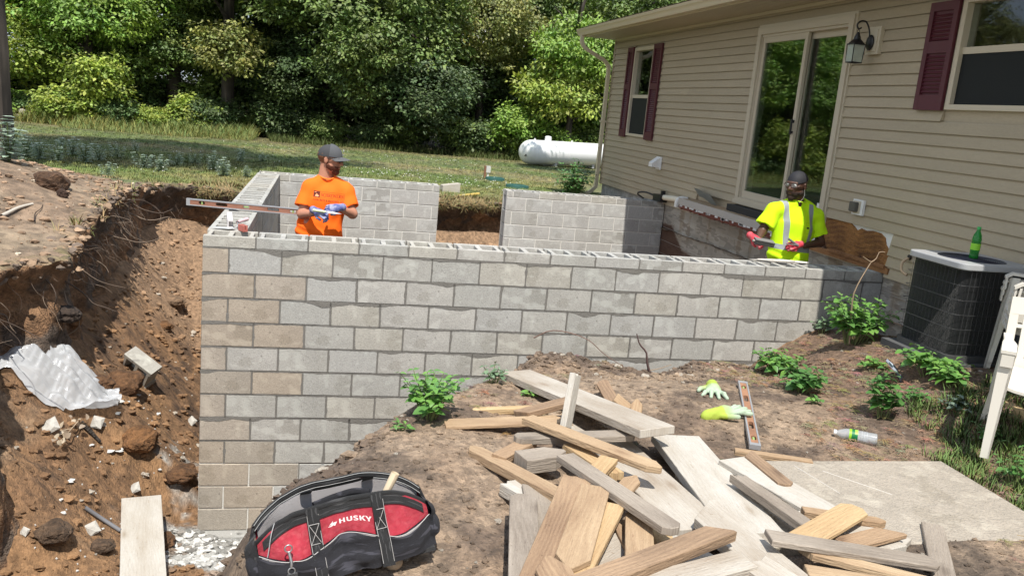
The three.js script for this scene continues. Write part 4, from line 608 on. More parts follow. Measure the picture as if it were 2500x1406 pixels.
// ---- spirit levels
const alu = mat([0.42, 0.42, 0.43], 0.5, { metalness: 0.5 }), redwood = mat([1, 1, 1], 0.6, { map: woodTex([0.6, 0.42, 0.34], [0.42, 0.27, 0.21], 15) }), orangewood = mat([0.8, 0.8, 0.8], 0.75, { map: woodTex([0.68, 0.5, 0.38], [0.5, 0.36, 0.28], 16) }), vialM = mat([0.3, 0.42, 0.14], 0.25), darkM = mat([0.03, 0.025, 0.02], 0.8);
function level(label, A, B, up, wood, vials) {
  const T = thing('spirit_level', label, 'spirit level', [0, 0, 0], 0, 'spirit levels'), d = B.clone().sub(A), l = d.length(); d.normalize(); const z = d.clone().cross(up).normalize(), y = z.clone().cross(d).normalize();
  T.quaternion.setFromRotationMatrix(new THREE.Matrix4().makeBasis(d, y, z)); T.position.copy(A).add(B).multiplyScalar(0.5);
  const s = new THREE.Shape(); s.moveTo(-l / 2, -0.022); s.lineTo(l / 2, -0.022); s.lineTo(l / 2, 0.022); s.lineTo(-l / 2, 0.022); s.lineTo(-l / 2, -0.022);
  const slot = (c, w, h) => { const p = new THREE.Path(); p.absellipse(c - w / 2 + h / 2, 0, h / 2, h / 2, Math.PI / 2, Math.PI * 1.5); p.absellipse(c + w / 2 - h / 2, 0, h / 2, h / 2, -Math.PI / 2, Math.PI / 2); return p; };
  for (const [c, k] of vials) s.holes.push(k ? slot(c * l, 0.062, 0.03) : slot(c * l, 0.115, 0.03));
  part(T, 'web', boxUV(new THREE.ExtrudeGeometry(s, { depth: 0.02, bevelEnabled: false, curveSegments: 5 }).translate(0, 0, -0.01)), wood);
  part(T, 'rail', boxUV(bb(-l / 2, 0.022, -0.014, l / 2, 0.032, 0.014)), alu); part(T, 'rail', boxUV(bb(-l / 2, -0.032, -0.014, l / 2, -0.022, 0.014)), alu); part(T, 'end_cap', bb(-l / 2 - 0.006, -0.033, -0.0145, -l / 2 + 0.03, 0.033, 0.0145), alu); part(T, 'end_cap', bb(l / 2 - 0.03, -0.033, -0.0145, l / 2 + 0.006, 0.033, 0.0145), alu);
  for (const [c, k] of vials) if (k) part(T, 'vial', new THREE.CapsuleGeometry(0.0085, 0.034, 3, 8).rotateZ(k === 2 ? 0 : Math.PI / 2).translate(c * l, 0, 0), vialM);
  return T;
}
{ const A = atZ(457, 495, -1.62).setY(0.137), B = V(0.8, 0.137, -1.36); A.copy(V(-0.352, 0.137, -1.62)); level('long wooden and metal spirit level lying across the hollow wall top', A, B, V(0, 1, 0), redwood, [[-0.38, 2], [-0.22, 0], [-0.02, 1], [0.2, 0], [0.36, 2]]); }
{ const A = onEarth(1812, 945), B = onEarth(1842, 1105); A.y += 0.03; B.y += 0.035; level('dusty wooden and metal spirit level lying flat on bare soil under a glove', A, B, V(1, 0, 0.3), orangewood, [[-0.4, 1], [-0.2, 0], [0.02, 1], [0.22, 0], [0.4, 1]]).rotation; }
// ---- tools on the wall top
{
  const y = CAPH + 0.001;
  const lb = thing('line_block', 'small grey channel block standing on end of the wall top', 'line block', [0.14, y, -0.62], 0.12); part(lb, 'channel', merge([bb(-0.022, 0, -0.25, 0.022, 0.01, 0.25), bb(-0.022, 0.055, -0.25, 0.022, 0.065, 0.25), bb(-0.022, 0.01, -0.25, -0.012, 0.055, 0.25)]), mat([0.5, 0.47, 0.46], 0.8)); for (let i = 0; i < 5; i++) part(lb, 'web', bb(-0.012, 0.01, -0.21 + i * 0.1, 0.018, 0.055, -0.19 + i * 0.1), mat([0.4, 0.37, 0.36], 0.85));
  const t = thing('brick_trowel', 'brick trowel with pinkish handle lying on the wall top corner', 'trowel', [0.16, y, -0.33], 0); const bl = new THREE.Shape([[-0.13, 0.0], [0.03, 0.055], [0.07, 0.02], [0.07, -0.02], [0.03, -0.055]].map(a => new THREE.Vector2(...a)));
  part(t, 'blade', new THREE.ExtrudeGeometry(bl, { depth: 0.003, bevelEnabled: false }).rotateX(-Math.PI / 2).translate(-0.02, 0.006, 0), mat([0.62, 0.62, 0.6], 0.45, { metalness: 0.4 })); part(t, 'shank', tube([[0.05, 0.008, 0], [0.075, 0.03, -0.03], [0.06, 0.045, -0.09]], 0.005, 8, 6), alu); part(t, 'handle', taper([[0.062, 0.046, -0.085], [0.1, 0.05, -0.2], [0.125, 0.05, -0.27]], 0.014, 0.017, 8, 8), mat([0.62, 0.45, 0.47], 0.7));
  const rb = thing('red_line_block', 'small red line block at the inner corner of the wall top', 'line block', [0.28, y, -0.27], 0.5); part(rb, 'body', merge([bb(-0.02, 0, -0.05, -0.005, 0.05, 0.05), bb(0.005, 0, -0.05, 0.02, 0.05, 0.05), bb(-0.005, 0, -0.05, 0.005, 0.015, 0.05)]), mat([0.42, 0.12, 0.09], 0.7)); part(rb, 'slot', bb(-0.004, 0.015, 0.012, 0.004, 0.048, 0.03), darkM);
  solo('mortar_smear', 'strip of wet pale mortar on the wall top before the man in yellow', 'mortar', (() => { const g = new THREE.IcosahedronGeometry(1, 4), p = g.attributes.position; for (let i = 0; i < p.count; i++) { const k = 1 + 0.3 * n3(p.getX(i) * 3, p.getY(i) * 3, p.getZ(i) * 3); p.setXYZ(i, p.getX(i) * 0.28 * k, p.getY(i) * 0.016 * k + 0.006, p.getZ(i) * 0.03 * k); } g.computeVertexNormals(); return g; })(), mat([0.5, 0.47, 0.43], 0.9), [5.18, CAPH, -0.278]);
}
// ---- gloves on the soil
function gloveGeo(len, bend, sd) {
  seed(sd); const parts = []; const cap = (a, b, r0, r1) => parts.push([V(...a), V(...b), r0, r1]);
  cap([-0.1, 0.014, 0], [-0.02, 0.016, 0], 0.032, 0.038); cap([-0.02, 0.016, 0.02], [0.01, 0.014, 0.022], 0.022, 0.018); cap([-0.02, 0.016, -0.02], [0.01, 0.014, -0.022], 0.022, 0.018);
  for (let i = 0; i < 4; i++) { const z = -0.033 + i * 0.022, s = (i - 1.5) * 0.012; cap([0.0, 0.015, z], [0.045, 0.018 + rr(0, 0.01), z + s], 0.012, 0.0115); cap([0.045, 0.018, z + s], [0.075 + (i === 1 || i === 2 ? 0.012 : 0), 0.011, z + s * 1.8], 0.0115, 0.01); }
  cap([-0.05, 0.015, 0.03], [-0.015, 0.014, 0.07], 0.014, 0.012); cap([-0.015, 0.014, 0.07], [0.01, 0.012, 0.082], 0.012, 0.0105);
  return sdfMesh(p => { let d = 9; for (const [a, b, r0, r1] of parts) d = smin(d, capsule(p, a, b, r0, r1), 0.008); return d + 0.002 * n3(p.x * 60, p.y * 60, p.z * 60); }, V(-0.02, 0.02, 0.015), 0.14, 54, true);
}
const capsule = (p, a, b, r0, r1) => { const bx = b.x - a.x, by = b.y - a.y, bz = b.z - a.z, px = p.x - a.x, py = p.y - a.y, pz = p.z - a.z, t = clamp((px * bx + py * by + pz * bz) / (bx * bx + by * by + bz * bz)); return Math.hypot(px - bx * t, py - by * t, pz - bz * t) - lerp(r0, r1, t); };
const smin = (a, b, k) => { const h = Math.max(k - Math.abs(a - b), 0) / k; return Math.min(a, b) - h * h * k * 0.25; };
function sdfMesh(fn, c, half, res, flat) {
  const mc = new MarchingCubes(res, new THREE.MeshBasicMaterial(), false, false, 90000), p = V(0, 0, 0); mc.isolation = 0; const f = mc.field, hs = res / 2;
  for (let k = 0; k < res; k++) for (let j = 0; j < res; j++) for (let i = 0; i < res; i++) { p.set(c.x + (i - hs) / hs * half, c.y + (j - hs) / hs * half, c.z + (k - hs) / hs * half); f[k * res * res + j * res + i] = -fn(p); }
  mc.update(); const n = mc.count, pa = mc.positionArray.slice(0, n * 3); const g = new THREE.BufferGeometry(); for (let i = 0; i < n; i++) { pa[i * 3] = pa[i * 3] * half + c.x; pa[i * 3 + 1] = pa[i * 3 + 1] * half + c.y; pa[i * 3 + 2] = pa[i * 3 + 2] * half + c.z; }
  g.setAttribute('position', new THREE.BufferAttribute(pa, 3)); const q = mergeVertices(g, half / res * 0.02); q.computeVertexNormals(); return q;
}
const fabB = tex(256, 256, (x, y, i, j) => 0.5 + 0.25 * Math.sin(i * 1.57) * Math.sin(j * 1.57) + 0.2 * (hash3(i, j, 3) - 0.5), false, 8, 8);
{
  const gm = mat([1, 1, 1], 0.85, { vertexColors: true }); const paint = g => setColors(g, (x) => x < -0.035 ? [0.34, 0.43, 0.055] : mix3([0.33, 0.42, 0.15], [0.36, 0.45, 0.33], sst(-0.04, 0.02, x)));
  const a = solo('work_glove', 'lime green work glove lying on bare soil, palm down, fingers spread', 'glove', paint(gloveGeo(1, 0, 3)), gm, [0, 0, 0], 'work gloves on the soil'); a.position.copy(onEarth(1742, 962)); a.rotation.set(0.05, -1.9, 0); a.scale.setScalar(1.25);
  const b = solo('work_glove', 'lime green work glove lying across the flat spirit level', 'glove', paint(gloveGeo(1, 0, 8)), gm, [0, 0, 0], 'work gloves on the soil'); b.position.copy(onEarth(1780, 1018)).add(V(0, 0.012, 0)); b.rotation.set(0, 0.12, 0.12); b.scale.set(1.55, 1.3, 1.0);
}
// ---- bottles
{
  const prof = [[0, 0], [0.03, 0.001], [0.033, 0.008], [0.032, 0.05], [0.0335, 0.06], [0.0325, 0.07], [0.0335, 0.08], [0.0325, 0.09], [0.033, 0.1], [0.033, 0.15], [0.031, 0.165], [0.022, 0.19], [0.013, 0.207], [0.0125, 0.215]].map(a => new THREE.Vector2(...a));
  const B = thing('water_bottle', 'empty clear water bottle with green label lying on the soil', 'bottle', [0, 0, 0]); part(B, 'shell', new THREE.LatheGeometry(prof, 20), mat([0.8, 0.83, 0.85], 0.12, { transmission: 0.72, thickness: 0, ior: 1.5, side: THREE.DoubleSide })); part(B, 'label', new THREE.CylinderGeometry(0.0337, 0.0337, 0.045, 20, 1, true).translate(0, 0.125, 0), mat([1, 1, 1], 0.5, { side: THREE.DoubleSide, map: tex(64, 64, (x, y) => y > 0.7 ? [0.55, 0.75, 0.15] : y > 0.35 || x % 0.5 > 0.3 ? [0.05, 0.42, 0.22] : [0.6, 0.8, 0.3]) })); part(B, 'cap', new THREE.CylinderGeometry(0.0145, 0.0145, 0.014, 14).translate(0, 0.219, 0), whitePl); part(B, 'ribs', merge([0.055, 0.068, 0.081].map(y => new THREE.TorusGeometry(0.0325, 0.0012, 5, 20).rotateX(Math.PI / 2).translate(0, y, 0))), mat([0.85, 0.88, 0.9], 0.15, { transmission: 0.6, thickness: 0 }));
  const a = onEarth(2140, 1088), b = onEarth(2052, 1070); B.position.copy(a).add(V(0, 0.034, 0)); B.quaternion.setFromUnitVectors(V(0, 1, 0), b.sub(a).normalize()); B.scale.setScalar(1.12);
}
// ---- air conditioner with a green bottle on top
{
  const A = thing('air_conditioner', 'black meshed air conditioner condenser standing beside the house wall', 'air conditioner', [5.6, -0.2, 1.63]); const hw = 0.3, h = 0.72, rc = 0.07;
  const rs = (w, r) => { const s = new THREE.Shape(); s.moveTo(-w + r, -w); s.lineTo(w - r, -w); s.quadraticCurveTo(w, -w, w, -w + r); s.lineTo(w, w - r); s.quadraticCurveTo(w, w, w - r, w); s.lineTo(-w + r, w); s.quadraticCurveTo(-w, w, -w, w - r); s.lineTo(-w, -w + r); s.quadraticCurveTo(-w, -w, -w + r, -w); return s; };
  const finT = tex(128, 128, (x, y, i, j) => (i % 4 < 2 ? 0.75 : 0.35) + 0.2 * (hash3(i, j, 1) - 0.5), false, 14, 14);
  part(A, 'coil', boxUV(new THREE.ExtrudeGeometry(rs(hw - 0.02, rc), { depth: h - 0.08, bevelEnabled: false, curveSegments: 6 }).rotateX(-Math.PI / 2).translate(0, 0.04, 0)), mat([0.016, 0.017, 0.018], 0.5, { bumpMap: finT, bumpScale: 0.006 }));
  part(A, 'base_pan', new THREE.ExtrudeGeometry(rs(hw, rc), { depth: 0.05, bevelEnabled: false }).rotateX(-Math.PI / 2), mat([0.06, 0.06, 0.06], 0.5));
  const ring = rs(hw + 0.008, rc), hole = new THREE.Path(); hole.absarc(0, 0, 0.235, 0, 6.2832, true); ring.holes.push(hole); part(A, 'top_cover', new THREE.ExtrudeGeometry(ring, { depth: 0.03, bevelEnabled: true, bevelSize: 0.006, bevelThickness: 0.008, bevelSegments: 2, curveSegments: 20 }).rotateX(-Math.PI / 2).translate(0, h - 0.04, 0), mat([0.36, 0.365, 0.37], 0.35));
  const gr = []; for (let r = 0.03; r < 0.235; r += 0.014) gr.push(new THREE.TorusGeometry(r, 0.0016, 4, 40).rotateX(Math.PI / 2).translate(0, h + 0.004 - r * r * 0.15, 0)); for (let i = 0; i < 8; i++) gr.push(cyl(V(0, h + 0.002, 0), V(0.236 * Math.cos(i * 0.785), h - 0.006, 0.236 * Math.sin(i * 0.785)), 0.002, 0.002, 5)); part(A, 'fan_grille', merge(gr), mat([0.03, 0.032, 0.05], 0.5));
  const fb = []; for (let i = 0; i < 3; i++) fb.push(box(0.2, 0.004, 0.09).rotateX(0.4).translate(0.12, 0, 0).rotateY(i * 2.094).translate(0, h - 0.1, 0)); part(A, 'fan', merge(fb), blackM); part(A, 'fan_floor', new THREE.CylinderGeometry(0.25, 0.25, 0.004, 24).translate(0, h - 0.16, 0), darkM);
  const wire = []; const out = rs(hw + 0.004, rc).getPoints(8); const vw = []; // guard of vertical and level wires
  for (const k of [-1, 1]) for (let t = -hw + rc; t <= hw - rc + 0.001; t += 0.0383) { vw.push(cyl(V(k * hw, 0.05, t), V(k * hw, h - 0.04, t), 0.0014, 0.0014, 4), cyl(V(t, 0.05, k * hw), V(t, h - 0.04, k * hw), 0.0014, 0.0014, 4)); }
  part(A, 'wire_guard', merge(vw), mat([0.05, 0.05, 0.052], 0.4)); for (let y = 0.14; y < h - 0.05; y += 0.105) part(A, 'guard_wire', tube(out.map(p => V(p.x, y, p.y)), 0.0018, 60, 4, true), mat([0.05, 0.05, 0.052], 0.4));
  part(A, 'corner_panel', bb(hw - 0.05, 0.05, hw - 0.05, hw + 0.006, h - 0.04, hw + 0.006), mat([0.12, 0.13, 0.14], 0.4)); part(A, 'rating_label', bb(hw - 0.035, h - 0.25, hw + 0.0065, hw - 0.005 + 0.005, h - 0.08, hw + 0.008), mat([1, 1, 1], 0.6, { map: tex(64, 128, (x, y, i, j) => (y > 0.8 || (Math.floor(y * 26) % 2 === 0 && hash3(Math.floor(x * 30), Math.floor(y * 26), 3) > 0.45 && x > 0.1 && x < 0.9)) ? 0.45 : 0.78) }));
  solo('equipment_pad', 'dark plastic pad under the air conditioner', 'pad', boxUV(bb(-0.36, -0.12, -0.36, 0.36, 0, 0.36)), mat([0.07, 0.07, 0.07], 0.9), [5.6, -0.2, 1.63]);
  const G = thing('green_bottle', 'green plastic soda bottle standing on the air conditioner', 'bottle', [5.57, -0.2 + 0.722, 1.68]); const pr = [[0, 0], [0.03, 0], [0.034, 0.015], [0.032, 0.05], [0.0345, 0.07], [0.0345, 0.12], [0.032, 0.135], [0.034, 0.15], [0.028, 0.185], [0.014, 0.215], [0.0125, 0.23]].map(a => new THREE.Vector2(...a));
  part(G, 'shell', new THREE.LatheGeometry(pr, 20), mat([0.06, 0.5, 0.1], 0.1, { transmission: 0.75, thickness: 0, ior: 1.4 })); part(G, 'drink', new THREE.CylinderGeometry(0.03, 0.028, 0.05, 16).translate(0, 0.03, 0), mat([0.02, 0.35, 0.05], 0.2, { transmission: 0.4, thickness: 0 })); part(G, 'label', new THREE.CylinderGeometry(0.0348, 0.0348, 0.05, 20, 1, true).translate(0, 0.095, 0), mat([0.25, 0.6, 0.03], 0.5, { side: THREE.DoubleSide })); part(G, 'cap', new THREE.CylinderGeometry(0.0145, 0.0145, 0.02, 14).translate(0, 0.238, 0), mat([0.04, 0.4, 0.1], 0.4)); G.scale.setScalar(0.95);
  const bA = atY(2335, 912, -0.24), bB = atY(2520, 1012, -0.24); const d = bB.clone().sub(bA).normalize();
  const fr = thing('wooden_edging', 'yellow treated timber edging in front of the air conditioner', 'edging', [0, 0, 0]); for (const o of [0, 0.22]) { const g = boxUVgrain(box(1.4, 0.09, 0.04), 0.2, o); const m = part(fr, 'timber', g, WM.yellow[0]); m.position.copy(bA).addScaledVector(d, 0.55).add(V(o * 0.95, -0.045, -o * 0.1)); m.rotation.y = Math.atan2(-d.z, d.x); }
  for (let i = 0; i < 3; i++) { const m = part(fr, 'cross_timber', boxUVgrain(box(0.22, 0.03, 0.09), i, 0), WM.tan[0]); m.position.copy(bA).addScaledVector(d, 0.15 + i * 0.3).add(V(0.1, -0.02, 0)); }
  const hose = thing('drain_hose', 'tan loop of hose beside the air conditioner corner', 'hose', [0, 0, 0]); part(hose, 'loop', tube([atX(2222, 628, 6.05), atX(2205, 640, 6.0), atX(2203, 660, 5.98), atX(2216, 672, 5.99)], 0.012, 16, 7), mat([0.5, 0.36, 0.22], 0.6)); part(hose, 'clip', cyl(atX(2221, 625, 6.04), atX(2224, 632, 6.07), 0.016, 0.016), darkM);
}
// ---- plastic armchairs
const chairM = mat([0.6, 0.565, 0.5], 0.42);
function chair(label, pos, ry, scale = 1) {
  const T = thing('plastic_chair', label, 'chair', pos, ry, 'beige plastic garden chairs'); T.scale.setScalar(scale);
  const seat = new THREE.BoxGeometry(0.46, 0.016, 0.44, 10, 1, 10), p = seat.attributes.position; for (let i = 0; i < p.count; i++) { const x = p.getX(i), z = p.getZ(i); p.setY(i, p.getY(i) + 0.42 + 0.018 * (x / 0.23) ** 4 + 0.02 * sst(-0.1, -0.22, z) - 0.025 * sst(0.17, 0.22, z)); p.setX(i, x * (1 + 0.1 * z)); } seat.computeVertexNormals(); part(T, 'seat', seat, chairM);
  const leg = (x, z, tx, tz, ty) => { const g = []; const a = V(x, 0, z), b = V(tx, ty, tz); for (const [ox, oz, w, d] of [[0, 0.018, 0.062, 0.012], [-0.025 * Math.sign(x), 0, 0.012, 0.048]]) { const q = new THREE.BoxGeometry(w, 1, d, 1, 6, 1), pp = q.attributes.position; for (let i = 0; i < pp.count; i++) { const t = pp.getY(i) + 0.5, k = lerp(0.72, 1.25, t); pp.setXYZ(i, lerp(a.x, b.x, t) + (pp.getX(i) + ox) * k, lerp(a.y, b.y, t), lerp(a.z, b.z, t) + (pp.getZ(i) + oz * Math.sign(z)) * k); } q.computeVertexNormals(); g.push(q); } return merge(g); };
  for (const s of [-1, 1]) { part(T, 'leg', leg(s * 0.27, 0.25, s * 0.255, 0.2, 0.63), chairM); part(T, 'leg', leg(s * 0.26, -0.28, s * 0.21, -0.18, 0.44), chairM); }
  const back = []; const arc = x => -0.2 - 0.06 * (1 - (x / 0.25) ** 2); const strip = (x0, x1, y0, y1) => { const g = new THREE.BoxGeometry(x1 - x0, y1 - y0, 0.012, 6, 4, 1).translate((x0 + x1) / 2, (y0 + y1) / 2, 0), q = g.attributes.position; for (let i = 0; i < q.count; i++) { const x = q.getX(i), y = q.getY(i); q.setZ(i, q.getZ(i) + arc(x) - (y - 0.42) * 0.22); } g.computeVertexNormals(); return g; };
  part(T, 'backrest', merge([strip(-0.24, 0.24, 0.76, 0.86), strip(-0.24, -0.19, 0.43, 0.76), strip(0.19, 0.24, 0.43, 0.76), strip(-0.19, 0.19, 0.43, 0.5)]), chairM); for (let i = 0; i < 5; i++) part(T, 'back_slat', strip(-0.16 + i * 0.07, -0.12 + i * 0.07, 0.5, 0.76), chairM); part(T, 'back_bar', strip(-0.19, 0.19, 0.68, 0.7), chairM);
  for (const s of [-1, 1]) { const g = new THREE.BoxGeometry(0.065, 0.018, 0.5, 3, 1, 12), q = g.attributes.position; for (let i = 0; i < q.count; i++) { const z = q.getZ(i), t = (z + 0.25) / 0.5; q.setXYZ(i, q.getX(i) * (0.7 + 0.45 * sst(0.4, 0.9, t)) + s * (0.23 + 0.03 * t), q.getY(i) + 0.645 - 0.01 * Math.cos(t * 3) - 0.03 * sst(0.94, 1, t), z + 0.01); } g.computeVertexNormals(); part(T, 'armrest', g, chairM); const e = bb(-0.031, 0.54, 0.0, 0.031, 0.635, 0.012).translate(s * 0.258, 0, 0.244); part(T, 'arm_front', e, chairM); part(T, 'side_panel', new THREE.ExtrudeGeometry(new THREE.Shape([[-0.2, 0.4], [0.2, 0.4], [0.22, 0.52], [0.235, 0.62], [0.2, 0.62], [0.14, 0.47], [-0.2, 0.47]].map(a => new THREE.Vector2(...a))), { depth: 0.01, bevelEnabled: false }).rotateY(-Math.PI / 2).translate(s * 0.235 + 0.005, 0, 0), chairM); }
  return T;
}
{
  const f = V(4.66, 0, 3.11), b = V(5.03, 0, 2.63), dir = f.clone().sub(b).normalize(), ry = Math.atan2(dir.x, dir.z); // local +z points to the chair's front
  const right = V(Math.cos(ry), 0, -Math.sin(ry)); const c = f.clone().addScaledVector(dir, -0.25).addScaledVector(right, 0.27);
  chair('beige plastic armchair standing by itself on the soil', [c.x, -0.41, c.z], ry, 1.0).rotation.x = 0.0;
  for (let i = 0; i < 3; i++) chair(['lowest of the stacked beige plastic chairs beside the air conditioner', 'middle one of the stacked beige plastic chairs', 'topmost of the stacked beige plastic chairs beside the air conditioner'][i], [5.62 - i * 0.012, -0.24 + i * 0.045, 2.36 + i * 0.02], -2.2, 0.98);
}
// ---- litter by the plants
{ const g = new THREE.PlaneGeometry(0.2, 0.13, 16, 10), p = g.attributes.position; for (let i = 0; i < p.count; i++) p.setZ(i, 0.02 * fbm(p.getX(i) * 12, p.getY(i) * 12, 2, 3) + 0.015 * Math.cos(p.getX(i) * 14)); g.computeVertexNormals(); const o = solo('foil_wrapper', 'crumpled silver wrapper with red edge lying among the weeds', 'wrapper', g, mat([1, 1, 1], 0.4, { side: THREE.DoubleSide, metalness: 0.15, map: tex(64, 64, (x, y) => y > 0.86 ? [0.3, 0.14, 0.1] : y < 0.12 ? [0.12, 0.1, 0.1] : [0.62 + 0.15 * tn(x, y, 8, 1), 0.66 + 0.15 * tn(x, y, 8, 1), 0.72 + 0.1 * tn(x, y, 8, 1)]) })); o.position.copy(onEarth(2180, 935)).add(V(0, 0.085, 0)); o.rotation.set(-0.9, 0.5, -0.95); }
// ---- tool bag
{
  const base = onEarth(845, 1366); const T = thing('tool_bag', 'open red and black canvas tool bag on the edge of the soil bank', 'tool bag', [base.x, base.y + 0.02, base.z], 0.06); T.rotation.order = 'YXZ'; T.rotation.y = 0.14; T.rotation.z = 0.16; T.rotation.x = -0.14; T.scale.setScalar(0.93);
  const canvasB = tex(256, 256, (x, y, i, j) => 0.5 + 0.3 * Math.sin(i * 0.8) * Math.sin(j * 0.8) + 0.25 * tf(x, y, 16, 3, 3), false, 3, 3);
  const dustT = tex(256, 256, (x, y, i, j) => { const d = sst(0.12, 0.4, tf(x, y, 6, 5, 3)) * 0.5 + (tn(x, y, 90, 4) > 0.86 ? 0.5 : 0) + 0.1 * tf(x, y, 40, 3, 8); return clamp(0.5 + d * 0.7); }, true, 1.4, 1.4);
  const blk = mat([0.12, 0.118, 0.145], 0.95, { map: dustT, bumpMap: canvasB, bumpScale: 0.004 }), blk2 = mat([0.12, 0.118, 0.12], 0.9, { map: dustT, bumpMap: canvasB, bumpScale: 0.003 }), grey = mat([0.36, 0.34, 0.34], 0.9, { bumpMap: canvasB, bumpScale: 0.002 }), stitch = mat([0.42, 0.4, 0.38], 0.9), metal = mat([0.4, 0.4, 0.4], 0.35, { metalness: 0.8 });
  const cv = document.createElement('canvas'); cv.width = 1024; cv.height = 256; const c = cv.getContext('2d'); c.fillStyle = '#b23342'; c.fillRect(0, 0, 1024, 256); seed(3); for (let i = 0; i < 2600; i++) { c.fillStyle = `rgba(${rnd() < 0.5 ? '214,150,140' : '120,24,34'},${rr(0.02, 0.09)})`; c.beginPath(); c.arc(rr(0, 1024), rr(0, 256), rr(2, 16), 0, 7); c.fill(); }
  c.fillStyle = '#efe6e2'; c.font = 'bold 60px sans-serif'; c.save(); c.translate(470, 172); c.scale(1.02, 0.85); c.fillText('HUSKY', 0, 0); c.restore(); c.font = 'bold 14px sans-serif'; c.fillText('®', 700, 168);
  c.beginPath(); c.moveTo(413, 152); c.lineTo(441, 130); c.lineTo(435, 144); c.lineTo(463, 148); c.lineTo(447, 174); c.lineTo(439, 164); c.quadraticCurveTo(420, 172, 405, 160); c.lineTo(431, 157); c.closePath(); c.fill();
  const redT = new THREE.CanvasTexture(cv); redT.colorSpace = THREE.SRGBColorSpace; const red = mat([1, 1, 1], 0.9, { map: redT, bumpMap: canvasB, bumpScale: 0.002 });
  const HL = 0.345; const rimY = x => 0.27 - 0.11 * Math.pow(Math.abs(x) / HL, 3.2), rimZ = 0.1, pocketY = x => 0.125 + 0.025 * Math.cos(x * 16) - 0.02 * Math.abs(x) / HL;
  const fz = (x, y) => { const k = Math.pow(Math.abs(x) / HL, 4); return (rimZ + 0.075 * (1 - clamp(y / 0.27)) + 0.014 * n3(x * 9, y * 9, 2) + 0.006 * n3(x * 26, y * 22, 5)) * (1 - 0.42 * k); };
  const sheet = (x0, x1, y0f, y1f, zf, nx, ny) => { const P = [], U = [], I = []; for (let j = 0; j <= ny; j++) for (let i = 0; i <= nx; i++) { const x = lerp(x0, x1, i / nx), y = lerp(y0f(x), y1f(x), j / ny); P.push(x, y, zf(x, y)); U.push(i / nx, j / ny); } for (let j = 0; j < ny; j++) for (let i = 0; i < nx; i++) { const a = j * (nx + 1) + i, b = a + nx + 1; I.push(a, a + 1, b, b, a + 1, b + 1); } const g = new THREE.BufferGeometry(); g.setAttribute('position', new THREE.Float32BufferAttribute(P, 3)); g.setAttribute('uv', new THREE.Float32BufferAttribute(U, 2)); g.setIndex(I); g.computeVertexNormals(); return g; };
  for (const m of [red, blk, blk2, grey]) m.side = THREE.DoubleSide;
  part(T, 'front_panel', sheet(-HL, HL, pocketY, rimY, fz, 70, 16), red); part(T, 'back_panel', sheet(-HL, HL, x => 0.02, x => rimY(x) + 0.03, (x, y) => -fz(x, y) * 0.75, 50, 18), red);
  part(T, 'pocket_panel', sheet(-HL - 0.012, HL + 0.012, x => 0, x => pocketY(x) + 0.006, (x, y) => fz(clamp(x, -HL, HL), y) + 0.012 + 0.04 * Math.pow(Math.abs(Math.sin((x + 0.03) * 17)), 0.6) * sst(0, 0.05, y) * (0.6 + 0.4 * clamp(y / 0.12)) + 0.008 * n3(x * 22, y * 30, 4), 110, 18), blk);
  part(T, 'lining', merge([sheet(-HL + 0.01, HL - 0.01, x => 0.03, x => rimY(x) - 0.005, (x, y) => fz(x, y) - 0.012, 30, 8), sheet(-HL + 0.01, HL - 0.01, x => 0.03, x => rimY(x) + 0.02, (x, y) => -fz(x, y) * 0.75 + 0.012, 30, 8)]), grey);
  for (const s of [-1, 1]) { const g = new THREE.PlaneGeometry(0.22, 0.2, 14, 12), p = g.attributes.position; for (let i = 0; i < p.count; i++) { const z = p.getX(i), y = p.getY(i) + 0.1; p.setXYZ(i, s * (HL + 0.005 + 0.045 * Math.sin(clamp(y / 0.2) * 3.14) * (1 - (z / 0.11) ** 2) + 0.01 * n3(z * 20, y * 20, s)), y * (0.82 + 0.1 * (z / 0.11) ** 2) + 0.005, z - 0.005); } g.computeVertexNormals(); part(T, 'end_panel', g, s < 0 ? blk2 : blk); const q = new THREE.SphereGeometry(1, 16, 10), r = q.attributes.position; for (let i = 0; i < r.count; i++) { r.setXYZ(i, s * (HL + 0.01) + r.getX(i) * 0.045, 0.06 + r.getY(i) * 0.06 + 0.006 * n3(i * 0.3, 0, 0), 0.02 + r.getZ(i) * 0.1); } q.computeVertexNormals(); part(T, 'end_pocket', q, blk); }
  part(T, 'bottom', boxUV(bb(-HL, -0.012, -0.15, HL, 0.004, 0.15)), blk2); part(T, 'inner_floor', boxUV(bb(-HL + 0.02, 0.05, -0.09, HL - 0.02, 0.06, 0.1)), darkM);
  const rim = (sz, dy) => { const a = []; for (let i = 0; i <= 24; i++) { const x = lerp(-HL, HL, i / 24); a.push(V(x, rimY(x) + dy, sz > 0 ? fz(x, 0.27) : -fz(x, 0.27) * 0.75)); } return a; };
  part(T, 'rim', tube(rim(1, 0.0), 0.012, 70, 8), blk2); part(T, 'rim', tube(rim(-1, 0.03), 0.013, 70, 8), blk2); part(T, 'zip_tape', sheet(-HL + 0.02, HL - 0.02, x => rimY(x) - 0.04, x => rimY(x) - 0.005, (x, y) => fz(x, y) + 0.006, 40, 3), blk2);
  for (const dy of [0.016, -0.006]) part(T, 'zip', tube(rim(-1, 0.025 + dy).map(p => p.add(V(0, 0, 0.014))), 0.0016, 70, 5), mat([0.3, 0.3, 0.29], 0.8));
  for (const s of [-1, 1]) part(T, 'rim', tube([V(s * HL, rimY(HL), fz(HL, 0.27)), V(s * (HL + 0.025), 0.12, 0.05), V(s * (HL + 0.02), 0.13, -0.04), V(s * HL, rimY(HL) + 0.03, -fz(HL, 0.27) * 0.75)], 0.01, 20, 7), blk2);
